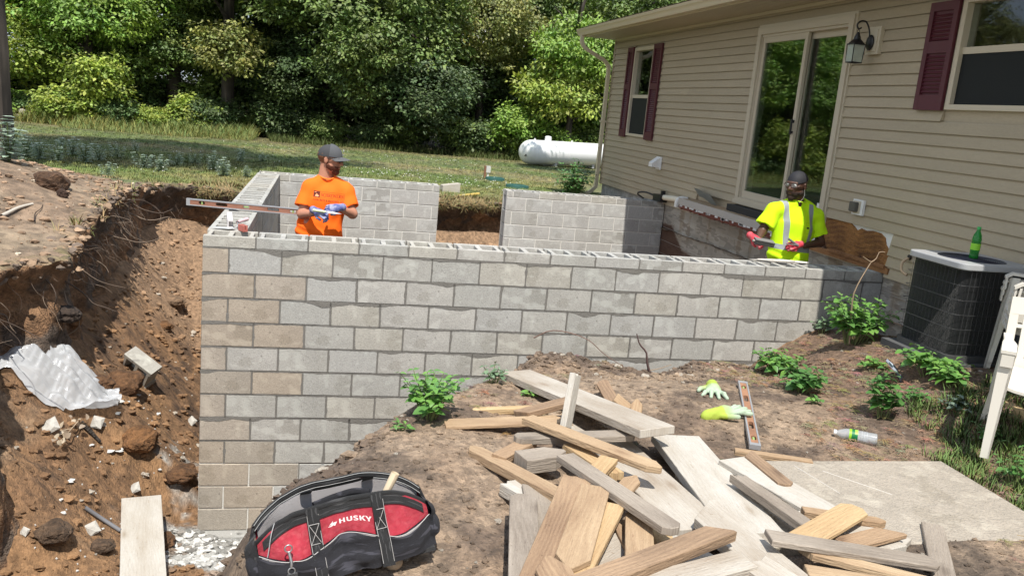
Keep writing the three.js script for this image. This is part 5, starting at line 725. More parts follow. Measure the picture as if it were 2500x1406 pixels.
  // straps up the front, then loops across the mouth
  for (const x of [-0.125, 0.135]) {
    const w = 0.05; part(T, 'strap', sheet(x - w / 2, x + w / 2, q => 0.005, q => rimY(x) + 0.008, (q, y) => fz(q, y) + 0.014 + (y < pocketY(q) + 0.01 ? 0.03 : 0), 4, 24), blk2);
    part(T, 'strap_stitching', merge([[0.135, 0.215, 1], [0.215, 0.135, 1]].map(([a, b]) => tube([V(x - 0.02, a, fz(x, a) + 0.0165), V(x + 0.02, b, fz(x, b) + 0.0165)], 0.0012, 4, 4)).concat([0.135, 0.215].map(y => tube([V(x - 0.02, y, fz(x, y) + 0.0165), V(x + 0.02, y, fz(x, y) + 0.0165)], 0.0012, 3, 4))).concat([-0.022, 0.022].map(o => tube([0.02, 0.1, 0.17, 0.25].map(y => V(x + o, y, fz(x, y) + (y < 0.13 ? 0.047 : 0.0165))), 0.001, 16, 4)))), stitch);
  }
  const loop = (z, h, lean) => { const P = [], I = []; const n = 30; const c2 = new THREE.CatmullRomCurve3([V(-0.125, 0.265, z), V(-0.115, 0.265 + h * 0.8, z + lean * 0.7), V(-0.04, 0.265 + h, z + lean), V(0.05, 0.265 + h, z + lean), V(0.125, 0.265 + h * 0.8, z + lean * 0.7), V(0.135, 0.265, z)]); for (let i = 0; i <= n; i++) { const p = c2.getPoint(i / n), k = sst(0.15, 0.3, i / n) * sst(0.85, 0.7, i / n); for (const o of [-1, 1]) P.push(p.x + o * 0.024 * (1 - k), p.y + o * 0.012 * k, p.z + o * 0.018 * k); } for (let i = 0; i < n; i++) { const a = i * 2; I.push(a, a + 1, a + 2, a + 2, a + 1, a + 3); } const g = new THREE.BufferGeometry(); g.setAttribute('position', new THREE.Float32BufferAttribute(P, 3)); g.setIndex(I); g.computeVertexNormals(); return boxUV(g); };
  part(T, 'handle', loop(0.115, -0.012, -0.075), blk2); part(T, 'handle', loop(-0.08, 0.045, 0.1), blk2); part(T, 'handle_grip', tube([V(-0.11, 0.262, 0.06), V(-0.02, 0.27, 0.04), V(0.06, 0.275, 0.04), V(0.12, 0.265, 0.06)], 0.014, 16, 7), blk);
  part(T, 'clip', merge([new THREE.TorusGeometry(0.014, 0.003, 6, 14).translate(-0.235, 0.155, 0.175), tube([[-0.235, 0.14, 0.175], [-0.232, 0.1, 0.185], [-0.236, 0.08, 0.186]], 0.006, 8, 6), new THREE.TorusGeometry(0.013, 0.003, 6, 14).translate(-0.236, 0.068, 0.187)]), metal); part(T, 'clip_strap', boxUV(bb(-0.256, 0.02, 0.19, -0.216, 0.06, 0.197)), blk2); part(T, 'drawcord', tube([[-0.27, 0.24, 0.1], [-0.29, 0.2, 0.12], [-0.305, 0.15, 0.125], [-0.315, 0.12, 0.13]], 0.0022, 12, 5), mat([0.3, 0.3, 0.3], 0.8));
  const edge = []; for (let i = 0; i <= 60; i++) { const x = lerp(-HL, HL, i / 60), y = pocketY(x) + 0.006; edge.push(V(x, y, fz(x, y) + 0.014 + 0.026 * Math.pow(Math.abs(Math.sin((x + 0.03) * 17)), 0.6))); } part(T, 'pocket_piping', tube(edge, 0.0019, 90, 5), stitch);
  const hm = thing('hammer', 'hammer with pale wooden handle standing inside the tool bag', 'hammer', [base.x, base.y, base.z]); part(hm, 'handle', taper([[0.09, 0.1, -0.02], [0.12, 0.22, -0.02], [0.17, 0.345, -0.03]], 0.011, 0.017, 8, 10), mat([0.62, 0.5, 0.35], 0.7)); part(hm, 'head', cyl(V(0.05, 0.1, -0.02), V(0.14, 0.1, -0.02), 0.017), metal);
}
// ---- leafy plants near the wall: every leaf a piece of its own
function bigLeaf(l, w, fold, curl) { const n = 6, P = [], I = []; for (let i = 0; i <= n; i++) { const t = i / n, hw = w / 2 * Math.pow(Math.sin(Math.PI * Math.pow(t, 0.75)), 0.8) * (i % 2 ? 1.06 : 0.96) + 0.0005, x = l * t, y = -curl * t * t * l; P.push(x, y + hw * fold, hw, x, y, 0, x, y + hw * fold, -hw); } for (let i = 0; i < n; i++) { const a = i * 3; I.push(a, a + 3, a + 1, a + 1, a + 3, a + 4, a + 1, a + 4, a + 2, a + 2, a + 4, a + 5); } const g = new THREE.BufferGeometry(); g.setAttribute('position', new THREE.Float32BufferAttribute(P, 3)); g.setIndex(I); g.computeVertexNormals(); return g; }
const leafVar = [bigLeaf(1, 0.8, 0.25, 0.25), bigLeaf(1, 0.7, 0.35, 0.4), bigLeaf(1, 0.62, 0.2, 0.15)];
const lm = c => mat(c, 0.5, { side: THREE.DoubleSide, transmission: 0.3, thickness: 0 });
const plantM = { fresh: [[0.13, 0.3, 0.045], [0.17, 0.34, 0.06], [0.1, 0.24, 0.045]].map(lm), deep: [[0.07, 0.19, 0.035], [0.1, 0.24, 0.05]].map(lm), sage: [[0.15, 0.24, 0.12], [0.2, 0.3, 0.17], [0.12, 0.2, 0.1]].map(lm), grey: [[0.17, 0.24, 0.17], [0.12, 0.17, 0.12]].map(lm) };
const stemM = mat([0.14, 0.17, 0.06], 0.8), twigM = mat([0.28, 0.2, 0.13], 0.9);
function plant(label, pos, h, spread, stems, pairs, leaf, kind, sd, group = 'weeds round the building site', name = 'weed_plant') {
  seed(sd); const T = thing(name, label, 'plant', [pos.x, pos.y - 0.015, pos.z], 0, group); const sg = [];
  for (let s = 0; s < stems; s++) {
    const a = s * 2.4 + rr(-0.4, 0.4), r = spread * Math.sqrt((s + 0.5) / stems), hh = h * rr(0.6, 1.05) * (1 - 0.3 * r / (spread + 0.001)), e = V(Math.cos(a) * r, hh, Math.sin(a) * r), b = V(Math.cos(a) * r * 0.25, 0, Math.sin(a) * r * 0.25), m = b.clone().lerp(e, 0.5).add(V(Math.cos(a) * r * -0.12, hh * 0.08, 0)); const cv = new THREE.CatmullRomCurve3([b, m, e]); sg.push(taper([b, m, e], 0.0045, 0.0018, 6, 4));
    const k = Math.max(2, Math.round(pairs * hh / h));
    for (let i = 0; i < k; i++) { const t = lerp(0.25, 1, (i + 1) / k), p = cv.getPoint(t), tw = i * 1.57 + rr(-0.3, 0.3), L0 = leaf * lerp(1.15, 0.55, t * t) * rr(0.75, 1.2); for (const f of [0, Math.PI]) { const o = part(T, 'leaf', pick(leafVar), pick(plantM[kind])); o.position.copy(p); o.rotation.set(0, -(tw + f), 0); o.rotateZ(rr(-0.25, 0.5)); o.rotateX(rr(-0.3, 0.3)); o.scale.setScalar(L0); } }
  }
  part(T, 'stems', merge(sg), stemM); return T;
}
plant('bushy pale green weed growing at the house corner before the shaded wall', onEarth(2085, 838), 0.46, 0.31, 32, 7, 0.09, 'fresh', 1);
plant('low spreading green weed on the soil beside the shadow line of the wall', onEarth(1895, 912), 0.24, 0.2, 20, 5, 0.085, 'fresh', 2);
plant('low dark weed joined to the spreading one, nearer the gloves', onEarth(1955, 955), 0.23, 0.19, 20, 5, 0.085, 'deep', 3);
plant('small seedling at the lower end of the spreading weeds', onEarth(1985, 985), 0.08, 0.06, 4, 3, 0.06, 'fresh', 4);
plant('upright dark green weed growing out of the dark hollow', onEarth(2155, 1022), 0.38, 0.13, 11, 8, 0.08, 'deep', 5);
plant('broad leaved weed at the foot of the black air conditioner', onEarth(2270, 918), 0.24, 0.24, 18, 5, 0.095, 'fresh', 6);
plant('second broad leaved weed under the air conditioner, beside the timber edging', onEarth(2315, 940), 0.17, 0.13, 7, 5, 0.085, 'fresh', 7);
plant('thin weed among straw between wrapper and chair', onEarth(2235, 985), 0.14, 0.1, 6, 4, 0.055, 'deep', 8);
plant('grey felted weed beside the timber edging', onEarth(2330, 1005), 0.13, 0.12, 7, 4, 0.06, 'grey', 9);
plant('grey green weed beside the big bushy one, against the shaded blocks', onEarth(2010, 815), 0.22, 0.12, 6, 5, 0.06, 'sage', 10);
plant('small weed under the silver wrapper', onEarth(2135, 900), 0.12, 0.1, 5, 4, 0.07, 'fresh', 11);
plant('green weed with white flower tops growing over the soil bank beside the level boards', onEarth(1045, 1022), 0.36, 0.2, 22, 7, 0.07, 'fresh', 12);
plant('small leafy sprout below the flowering weed', onEarth(975, 1050), 0.09, 0.07, 4, 3, 0.05, 'fresh', 13);
plant('weed with pale tips beside the far end of the thick plank', onEarth(1205, 935), 0.17, 0.09, 6, 5, 0.055, 'sage', 14);
plant('little weed in the gap under the thick plank', onEarth(1285, 965), 0.08, 0.06, 4, 3, 0.05, 'fresh', 15);
plant('tall green weed at the chair legs in the grass', onEarth(2480, 1190), 0.28, 0.14, 9, 6, 0.045, 'deep', 16);
plant('weed in the shade under the lone chair', onEarth(2425, 1075), 0.12, 0.14, 8, 4, 0.05, 'deep', 17);
plant('green bush at the house corner under the downspout', V(5.35, lawnY(5.35, -7.95), -8.05), 0.95, 0.42, 34, 10, 0.1, 'deep', 18);
{ seed(66); // tall dry twig rising from the bushy weed, and a root stub by the wall
  const a = onEarth(2070, 850); const T = thing('dry_twig', 'tall dry forked twig rising above the bushy weed', 'twig', [0, 0, 0]); const y0 = V(5.38, 0, 0.55); const P = (u, v) => atZ(u, v, a.z); part(T, 'stem', taper([P(2075, 840), P(2085, 720), P(2098, 690), P(2128, 640)], 0.008, 0.005, 10, 5), twigM); part(T, 'branch', taper([P(2128, 640), P(2120, 635), P(2108, 626)], 0.005, 0.003, 4, 4), twigM); part(T, 'branch', taper([P(2128, 640), P(2140, 632), P(2149, 615), P(2162, 616)], 0.005, 0.003, 6, 4), twigM);
  const b = onEarth(1585, 908), Q = (u, v) => atZ(u, v, b.z); const S = thing('root_stub', 'dark forked root sticking up from the soil before the wall', 'root', [0, 0, 0]); part(S, 'stem', taper([Q(1588, 915), Q(1580, 885), Q(1578, 860), Q(1562, 840), Q(1555, 815)], 0.012, 0.004, 10, 5), mat([0.1, 0.06, 0.055], 0.9)); part(S, 'branch', taper([Q(1582, 905), Q(1610, 900), Q(1640, 890)], 0.004, 0.002, 5, 4), twigM);
  const c = onEarth(1400, 875), W = thing('dry_root', 'long thin dry root trailing over the soil hump at the wall', 'root', [0, 0, 0]); part(W, 'stem', taper([V(2.62, -0.5, 0.55), V(2.75, -0.42, 0.6), V(3.0, -0.44, 0.75), V(3.15, -0.55, 0.8), V(3.3, -0.63, 0.85)], 0.006, 0.003, 14, 4), mat([0.13, 0.08, 0.06], 0.9));
}
// ---- things in the pit
{
  const clodM = mat([1, 1, 1], 0.98, { vertexColors: true, map: grainT, bumpMap: grainB, bumpScale: 0.03 });
  const clod = (label, u, v, r, sy, col, sd, lawn) => { const p = onEarth(u, v), g = new THREE.IcosahedronGeometry(1, 5), q = g.attributes.position; for (let i = 0; i < q.count; i++) { const x = q.getX(i), y = q.getY(i), z = q.getZ(i), k = 1 + 0.45 * fbm(x * 1.6 + sd, y * 1.6, z * 1.6, 4) + 0.12 * (ridge(x * 4 + sd, y * 4, z * 4, 2) - 0.5); q.setXYZ(i, x * r * k, y * r * sy * k, z * r * k); } const h = mergeVertices(g, 1e-4); h.computeVertexNormals(); setColors(h, (x, y, z) => { const t = fbm(x * 14 + sd, y * 14, z * 14, 3); return mix3(col, col.map(a => a * 0.55), clamp(0.4 + t)); }); return solo('dirt_clod', label, 'clod', boxUV(h), clodM, [p.x, p.y + r * sy * 0.35, p.z], 'clods of earth round the pit'); };
  const R1 = [0.29, 0.14, 0.055], R2 = [0.2, 0.1, 0.045], R3 = [0.16, 0.1, 0.06];
  clod('large orange clod with white lime splash on the pit floor', 340, 1092, 0.15, 0.75, R1, 1); clod('orange clod beside the broken block', 300, 950, 0.17, 0.7, R2, 2); clod('small orange clod under the root bank', 175, 790, 0.09, 0.9, R1, 3); clod('dark clod beside the small orange one', 160, 775, 0.12, 0.6, [0.08, 0.055, 0.04], 4);
  clod('brown boulder of earth lying on the dirt mound', 125, 455, 0.17, 0.7, [0.14, 0.075, 0.04], 5); clod('small dark stone below the boulder on the mound', 150, 480, 0.06, 1, [0.1, 0.055, 0.035], 6); clod('half buried clod near the wide plank in the pit', 385, 1330, 0.12, 0.6, R2, 7); clod('brown clod by the foot of the near pit bank', 130, 1310, 0.12, 0.6, R3, 8); clod('low clod between the stick and the pit bank', 250, 1340, 0.08, 0.6, R3, 9); clod('crumbly clod against the wall foot', 440, 1170, 0.13, 0.6, R2, 10); clod('flat clod on the slope above the broken block', 400, 800, 0.1, 0.5, R1, 11); clod('reddish clod near the concrete chip', 240, 940, 0.12, 0.55, R2, 12); clod('dusty clod on the slope under the far bank', 420, 740, 0.16, 0.45, [0.33, 0.21, 0.125], 13);
  const stone = solo('round_stone', 'smooth tan stone under the tool bag', 'stone', new THREE.SphereGeometry(0.035, 16, 12).scale(1, 0.8, 0.9), mat([0.4, 0.3, 0.2], 0.8, { bumpMap: grainB, bumpScale: 0.003 })); stone.position.copy(onEarth(960, 1388)).add(V(0, 0.02, 0));
  const bf = thing('broken_block', 'broken hollow concrete block lying on the pit slope', 'block', [0, 0, 0]); const p = onEarth(340, 925); bf.position.copy(p).add(V(0, 0.1, 0)); bf.rotation.set(-1.05, 0.35, -0.55); part(bf, 'body', boxUV(hollowBlock(BM, BH, 2).clone()), bmat([0.45, 0.43, 0.38])); bf.scale.setScalar(0.85);
  const chip = (l, u, v, s, r) => { const q = onEarth(u, v); const g = new ConvexGeometry([[-1, 0, -0.8], [0.9, 0.1, -1], [1.1, 0, 0.7], [-0.7, 0.1, 1], [0, 0.5, -0.4], [0.6, 0.45, 0.5], [-0.6, 0.4, 0.3]].map(a => V(a[0] * s, a[1] * s, a[2] * s))); const o = solo('concrete_chip', l, 'chip', boxUV(g), bmat([0.5, 0.47, 0.42]), [q.x, q.y + 0.02, q.z], 'chips of concrete in the pit'); o.rotation.set(0.7, r, 0.2); };
  chip('flat pale concrete chip beside dry leaves on the pit slope', 118, 1050, 0.07, 0.4); chip('pointed concrete chip right of the dry leaves', 236, 1042, 0.055, 1.2); chip('small white lime lump near the plank end', 325, 1198, 0.05, 0.2); chip('white lime lump left of the wide plank', 225, 1298, 0.05, 2); chip('tiny blue white chip near the pit bank', 58, 1308, 0.03, 1); chip('splash of hardened mortar by the wall foot', 465, 1035, 0.05, 0.7);
  const pA = onEarth(344, 1216).y + 0.1, pB = onEarth(349, 1400).y + 0.12; board('wide pale plank laid as a walkway on the pit floor', 'white', 344, 1212, pA, 349, 1440, pB, 0.3, 0.045, 'sq', 'sq', 0, 'plank', 'planks in the pit');
  const st = thing('iron_bar', 'thin grey bar lying beside the walkway plank', 'bar', [0, 0, 0]); part(st, 'bar', tube([onEarth(205, 1245).add(V(0, 0.02, 0)), onEarth(245, 1275).add(V(0, 0.03, 0)), onEarth(292, 1302).add(V(0, 0.02, 0))], 0.016, 10, 7), mat([0.16, 0.16, 0.17], 0.7));
  const sk = thing('fallen_branch', 'dark rotten branch on the pit slope beside dry leaves', 'branch', [0, 0, 0]); part(sk, 'limb', taper([onEarth(195, 1040).add(V(0, 0.03, 0)), onEarth(218, 1062).add(V(0, 0.03, 0)), onEarth(243, 1086).add(V(0, 0.02, 0))], 0.022, 0.014, 8, 6), barkM);
  { const q = onEarth(165, 1060), T = thing('dry_sprig', 'dry sprig of pale dead leaves on the pit slope', 'sprig', [q.x, q.y + 0.01, q.z]); seed(8); part(T, 'twig', merge([taper([[-0.3, 0.02, 0.15], [-0.1, 0.04, 0.1], [0.02, 0.03, 0]], 0.008, 0.004, 6, 5), taper([[0.02, 0.03, 0], [0.05, 0.05, -0.2], [0.02, 0.04, 0.25]], 0.005, 0.003, 6, 4)]), mat([0.4, 0.3, 0.2], 0.9)); const dm = [lm([0.48, 0.4, 0.29]), lm([0.38, 0.3, 0.22])]; for (let i = 0; i < 34; i++) { const o = part(T, 'leaf', pick(leafVar), pick(dm)); o.position.set(rr(-0.06, 0.1), rr(0.01, 0.07), rr(-0.28, 0.3)); o.rotation.set(rr(0, 6), rr(0, 6), rr(0, 6)); o.scale.setScalar(rr(0.035, 0.06)); } }
  { // crumpled clear plastic sheet
    const q = onEarth(105, 885), n = 64, g = new THREE.PlaneGeometry(1.05, 0.52, n, 44).rotateX(-Math.PI / 2), p2 = g.attributes.position; for (let i = 0; i < p2.count; i++) { const x = p2.getX(i), z = p2.getZ(i), ex = 1 - 0.35 * Math.abs(n3(x * 4, 2, z * 4)) * (Math.abs(z) / 0.31), X = x * (1 + 0.12 * n3(z * 6, 1, 0)), Z = z * ex * (1 - 0.4 * (x / 0.55) ** 2 * 0.8), wx = q.x + 0.05 + X * 0.93 , wz = q.z + Z - X * 0.25; const fold = 0.13 * (ridge(x * 2.4 + 9, 3, z * 11, 4) - 0.4) + 0.15 * Math.exp(-(((x - 0.02) / 0.3) ** 2) - ((z / 0.18) ** 2)); p2.setXYZ(i, wx, Math.max(earthY(wx, wz), lerp(-3, q.y, 1) - 0.4) + 0.02 + Math.max(0, fold) + 0.006 * n3(x * 22, 0, z * 30) + 0.04 * (ridge(x * 7 + 4, 8, z * 24 + x * 5, 3) - 0.45), wz); }
    g.computeVertexNormals(); solo('plastic_sheet', 'crumpled translucent plastic sheeting on the pit slope', 'plastic sheet', g, mat([0.66, 0.67, 0.68], 0.16, { side: THREE.DoubleSide, transmission: 0.45, thickness: 0 }));
  }
  // loose crumbs of earth and stones
  seed(91); const crumbs = [], straw = []; const rockG = (() => { const g = new THREE.IcosahedronGeometry(1, 1), q = g.attributes.position; for (let i = 0; i < q.count; i++) { const k = 1 + 0.75 * n3(q.getX(i) * 1.9 + 3, q.getY(i) * 1.9, q.getZ(i) * 1.9); q.setXYZ(i, q.getX(i) * k * 1.15, q.getY(i) * k * 0.6, q.getZ(i) * k); } g.computeVertexNormals(); return g; })();
  const put = (n, x0, x1, z0, z1, smin, smax, pow, f) => { for (let i = 0; i < n; i++) { const x = rr(x0, x1), z = rr(z0, z1); if (x > 0.0 && z < 0.01 && z > -5.8) continue; if (x < xlq(z) + 0.05 && z > -6.2) continue; if (f && !f(x, z)) continue; const y = earthY(x, z), s = smin + (smax - smin) * Math.pow(rnd(), pow), c = soilColor(x, y, z), k = rr(0.75, 1.35); crumbs.push({ x, y: y + s * 0.15, z, r: rr(0, 6), rx: rr(-0.4, 0.4), s, c: rnd() < 0.05 ? [0.5, 0.44, 0.36] : [c[0] * k, c[1] * k, c[2] * k] }); } };
  put(12000, -1.5, 1.3, -6.3, 3.6, 0.003, 0.04, 7); put(16000, 0.6, 5.9, 0.05, 5.0, 0.002, 0.016, 5); put(4000, 1.6, 4.9, 0.1, 1.4, 0.004, 0.026, 4); put(1800, -0.4, 1.2, 0.02, 0.9, 0.006, 0.03, 3); put(1200, 0, 6, -7.4, -5.9, 0.01, 0.06, 2.5);
  scatter('soil_crumbs', 'loose crumbs of soil and small stones on the dug earth', 'soil', rockG, mat([1, 1, 1], 0.97, { bumpMap: grainB, bumpScale: 0.01 }), crumbs);
  const lc = []; for (let i = 0; i < 1500; i++) { const q = bankPts[Math.floor(rr(250, 880))], t = bankCurve.getTangentAt(0.5), x = q.x + rr(-0.14, 0.1), z = q.z + rr(-0.14, 0.1), s = 0.006 + 0.035 * Math.pow(rnd(), 3), k = rr(0.7, 1.3), dk = rnd() < 0.55; lc.push({ x, y: lawnY(q.x, q.z) + s * 0.1 - (rnd() < 0.4 ? rr(0, 0.12) : 0), z, r: rr(0, 6), rx: rr(-1, 1), s, c: dk ? [0.12 * k, 0.09 * k, 0.068 * k] : [0.28 * k, 0.19 * k, 0.12 * k] }); } for (let i = 0; i < 4200; i++) { const x = rr(-4.2, -1.0), z = rr(-6.4, 0.6); if (inDig(x, z) || bareK(x, z) < 0.5) continue; const k = rr(0.7, 1.3), s = 0.004 + 0.035 * Math.pow(rnd(), 7); lc.push({ x, y: lawnY(x, z) + s * 0.2, z, r: rr(0, 6), s, c: rnd() < 0.06 ? [0.5, 0.42, 0.32] : [0.27 * k, 0.18 * k, 0.115 * k] }); } scatter('mound_crumbs', 'small stones and crumbs on the dirt mound', 'soil', rockG, mat([1, 1, 1], 0.97), lc);
  const lime = []; for (let i = 0; i < 560; i++) { const a = rnd() < 0.86, x = a ? rr(-0.35, 0.85) : rr(-1.0, 0.0), z = a ? rr(0.03, 0.75) : rr(-1.6, 1.4); if (x > 0 && z < 0.02) continue; lime.push({ x, y: earthY(x, z) + 0.006, z, r: rr(0, 6), s: 0.005 + 0.035 * Math.pow(rnd(), a ? 2.6 : 6), sy: 0.012 }); } scatter('lime_crumbs', 'white crumbs of lime and spilt mortar beside the wall foot', 'mortar', rockG, mat([0.52, 0.51, 0.48], 0.95), lime);
  const strawG = (() => { const g = []; seed(5); for (let i = 0; i < 5; i++) g.push(tube([[rr(-0.05, 0.05), 0.004, rr(-0.03, 0.03)], [rr(-0.02, 0.02), rr(0.008, 0.02), rr(-0.02, 0.02)], [rr(-0.06, 0.06), 0.005, rr(-0.04, 0.04)]], 0.0011, 4, 3)); return merge(g); })(); seed(17);
  for (let i = 0; i < 2400; i++) { const x = rr(3.9, 6.0), z = rr(0.1, 4.6); if (n3(x * 2, 1, z * 2) < -0.25 || (x < 4.45 && z > 3.0 && z < 4)) continue; straw.push({ x, y: earthY(x, z) + 0.004, z, r: rr(0, 6.28), s: rr(0.5, 1.4), c: [rr(0.24, 0.42), rr(0.17, 0.3), rr(0.1, 0.18)] }); } for (let i = 0; i < 500; i++) { const x = rr(0.9, 3.4), z = rr(0.3, 3.8); if (n3(x * 2, 7, z * 2) < 0.1 || slopeS(x, z) < 0.6) continue; straw.push({ x, y: earthY(x, z) + 0.004, z, r: rr(0, 6.28), s: rr(0.5, 1.2), c: [rr(0.13, 0.36), rr(0.09, 0.26), rr(0.06, 0.15)] }); }
  scatter('dry_straw', 'dry straw and root bits over the mulch near the chairs', 'straw', strawG, mat([1, 1, 1], 0.9), straw);
  const gf = []; for (let i = 0; i < 2600; i++) { const x = rr(4.2, 6), z = rr(2.3, 4.9); const k = n3(x * 1.6, 4, z * 1.6) + (x - 4.75) * 0.9; if (k < 0.1 || (x < 4.45 && z < 4)) continue; const q = rr(0.8, 1.3); gf.push({ x, y: earthY(x, z) - 0.005, z, r: rr(0, 6), s: rr(0.7, 1.5), c: [0.1 * q, 0.17 * q, 0.045 * q] }); } scatter('yard_grass', 'patchy green grass beside the plastic chairs', 'grass', tuftGeo(8, 9, 0.075, 0.0025, 0.04), grassM, gf);
  // roots bared by the dig hang from the bank
  const rootM = [mat([0.12, 0.085, 0.06], 0.9), mat([0.2, 0.15, 0.11], 0.9), mat([0.08, 0.055, 0.04], 0.9)]; seed(313);
  for (let i = 0; i < 190; i++) { const k = Math.floor(i < 135 ? rr(325, 470) : i < 165 ? rr(470, 560) : rr(230, 330)), q = bankPts[k], t = bankCurve.getTangentAt(k / 900), nx = -t.z, nz = t.x, y0 = lawnY(q.x, q.z) - rr(0.06, 0.38), big = rnd() < 0.14, l = rr(0.15, big ? 0.75 : 0.5), a = V(q.x + nx * -0.04, y0, q.z + nz * -0.04), dr = V(nx + rr(-0.5, 0.5), rr(-1.6, big ? -0.1 : -0.4), nz + rr(-0.5, 0.5)).normalize(); const pts = [a]; let p3 = a.clone(); for (let s = 0; s < 5; s++) { dr.add(V(rr(-0.7, 0.7), rr(-0.7, 0.45), rr(-0.7, 0.7))).normalize(); p3 = p3.clone().addScaledVector(dr, l / 5); pts.push(p3); } const r = big ? rr(0.006, 0.012) : rr(0.0018, 0.0045); part(bank, 'root', taper(pts, r, r * 0.4, 12, 5), pick(rootM)); }
  { const b2 = thing('bleached_branch', 'bleached branch lying on the dirt mound beside the pit', 'branch', [0, 0, 0]); const Q = (u, v) => onEarth(u, v).add(V(0, 0.02, 0)); part(b2, 'limb', taper([Q(2, 533), Q(45, 512), Q(78, 503)], 0.02, 0.012, 8, 6), mat([0.5, 0.45, 0.38], 0.9)); const d2 = thing('dark_twig', 'crooked dark twig on the dirt mound', 'twig', [0, 0, 0]); part(d2, 'limb', taper([Q(82, 545), Q(85, 525), Q(98, 515), Q(103, 505)], 0.006, 0.003, 8, 4), mat([0.06, 0.04, 0.03], 0.9)); }
}
// ---- things on the lawn
{
  const wl = (u, v) => { let p = V(0, 0, 0); const d = rayOf(u, v).normalize(); for (let t = 5; t < 60; t += 0.02) { p.copy(CAM).addScaledVector(d, t); if (p.y < lawnY(p.x, p.z)) break; } return p; };
  const a = wl(1290, 404), b = wl(1470, 412); const dir = b.clone().sub(a).setY(0).normalize(), len = 4.9, r = 0.4; const T = thing('propane_tank', 'white horizontal gas tank at the edge of the wood', 'tank', [0, 0, 0]); const c = a.clone().addScaledVector(dir, len / 2 - 0.35); T.position.set(c.x, lawnY(c.x, c.z) + r + 0.06, c.z); T.rotation.y = Math.atan2(-dir.z, dir.x);
  const tm = mat([0.72, 0.72, 0.71], 0.35); part(T, 'shell', new THREE.CapsuleGeometry(r, len - 2 * r, 10, 32).rotateZ(Math.PI / 2), tm); part(T, 'dome', new THREE.CylinderGeometry(0.11, 0.12, 0.16, 18).translate(-1.25, r + 0.03, 0), tm); part(T, 'dome', new THREE.SphereGeometry(0.115, 16, 8, 0, 6.3, 0, 1.6).scale(1, 0.4, 1).translate(-1.25, r + 0.11, 0), tm); part(T, 'seam', new THREE.TorusGeometry(r + 0.001, 0.006, 6, 32).rotateY(Math.PI / 2).translate(-0.5, 0, 0), tm); for (const x of [-1.9, 0.0]) part(T, 'lifting_lug', new THREE.TorusGeometry(0.035, 0.012, 6, 12).translate(x, r + 0.01, 0), tm); for (const x of [-1, 1]) part(T, 'foot', box(0.12, 0.12, 0.5, x, -r, 0), mat([0.4, 0.4, 0.4], 0.9)); part(T, 'plate', box(0.006, 0.06, 0.09, -len / 2 + 0.03, -0.1, 0.12).rotateY(0), darkM);
  const e = wl(1183, 434); const P = thing('utility_post', 'short wooden post with grey electric box standing on the lawn', 'post', [e.x, e.y, e.z]); part(P, 'post', boxUVgrain(box(0.3, 0.05, 0.05).rotateZ(Math.PI / 2), 0, 0).translate(0, 0.13, 0), mat([0.2, 0.1, 0.06], 0.9)); part(P, 'box', boxUV(bb(0.02, 0.13, -0.045, 0.12, 0.28, 0.045)), mat([0.5, 0.5, 0.48], 0.5)); part(P, 'conduit', cyl(V(0.07, 0, 0), V(0.07, 0.13, 0), 0.022), whitePl);
  const lid = (l, u, v, r) => { const q = wl(u, v), T2 = thing('septic_lid', l, 'lid', [q.x, q.y - 0.01, q.z], 0, 'green septic lids on the lawn'); part(T2, 'disc', new THREE.CylinderGeometry(r, r * 1.04, 0.06, 28).translate(0, 0.05, 0), mat([0.02, 0.09, 0.075], 0.6)); part(T2, 'ring', new THREE.TorusGeometry(r * 0.8, 0.01, 6, 28).rotateX(Math.PI / 2).translate(0, 0.08, 0), mat([0.02, 0.09, 0.075], 0.6)); for (let i = 0; i < 6; i++) part(T2, 'rib', box(r * 0.7, 0.01, 0.015, r * 0.4, 0.083, 0).rotateY(i * 1.047), mat([0.02, 0.1, 0.08], 0.6)); };
  lid('green round septic lid beside the utility post', 1208, 441, 0.22); lid('green round septic lid behind the block wall end by the opening', 1262, 460, 0.24);
  const s = wl(1098, 468); const g = boxUVgrain(box(0.34, 0.12, 0.16, 0, 0.06, 0), 0, 0), gp = g.attributes.position; for (let i = 0; i < gp.count; i++) if (gp.getX(i) > 0.1 && gp.getY(i) > 0.1) gp.setY(i, gp.getY(i) + 0.05); const so = solo('wood_offcut', 'pale wood offcut lying in the grass past the wall end', 'wood', g, WM.white[0], [s.x, s.y, s.z]); so.rotation.y = 0.2;
  const t1 = wl(1118, 484), t2 = wl(1168, 478); const yp = thing('yellow_pipe', 'short yellow pipe lying at the grass edge seen through the opening', 'pipe', [0, 0, 0]); part(yp, 'tube', new THREE.TubeGeometry(new THREE.LineCurve3(t1.clone().add(V(0, 0.035, 0)), t2.clone().add(V(0, 0.035, 0))), 2, 0.028, 10), mat([0.55, 0.4, 0.1], 0.6)); part(yp, 'bore', cyl(t1.clone().add(V(-0.003, 0.035, 0)), t1.clone().add(V(0.004, 0.035, 0)), 0.022, 0.022), darkM);
  const lg = wl(1075, 372); const fl = thing('fallen_limb', 'pale fallen limb at the edge of the wood', 'limb', [lg.x, lg.y, lg.z]); part(fl, 'limb', taper([[-0.5, 0.08, 0.1], [0, 0.09, 0], [0.6, 0.04, 0.1]], 0.04, 0.02, 8, 6), mat([0.35, 0.28, 0.2], 0.9)); part(fl, 'branch', taper([[0.1, 0.08, 0], [0.3, 0.3, -0.1], [0.45, 0.45, -0.1]], 0.02, 0.008, 6, 5), mat([0.3, 0.24, 0.17], 0.9));
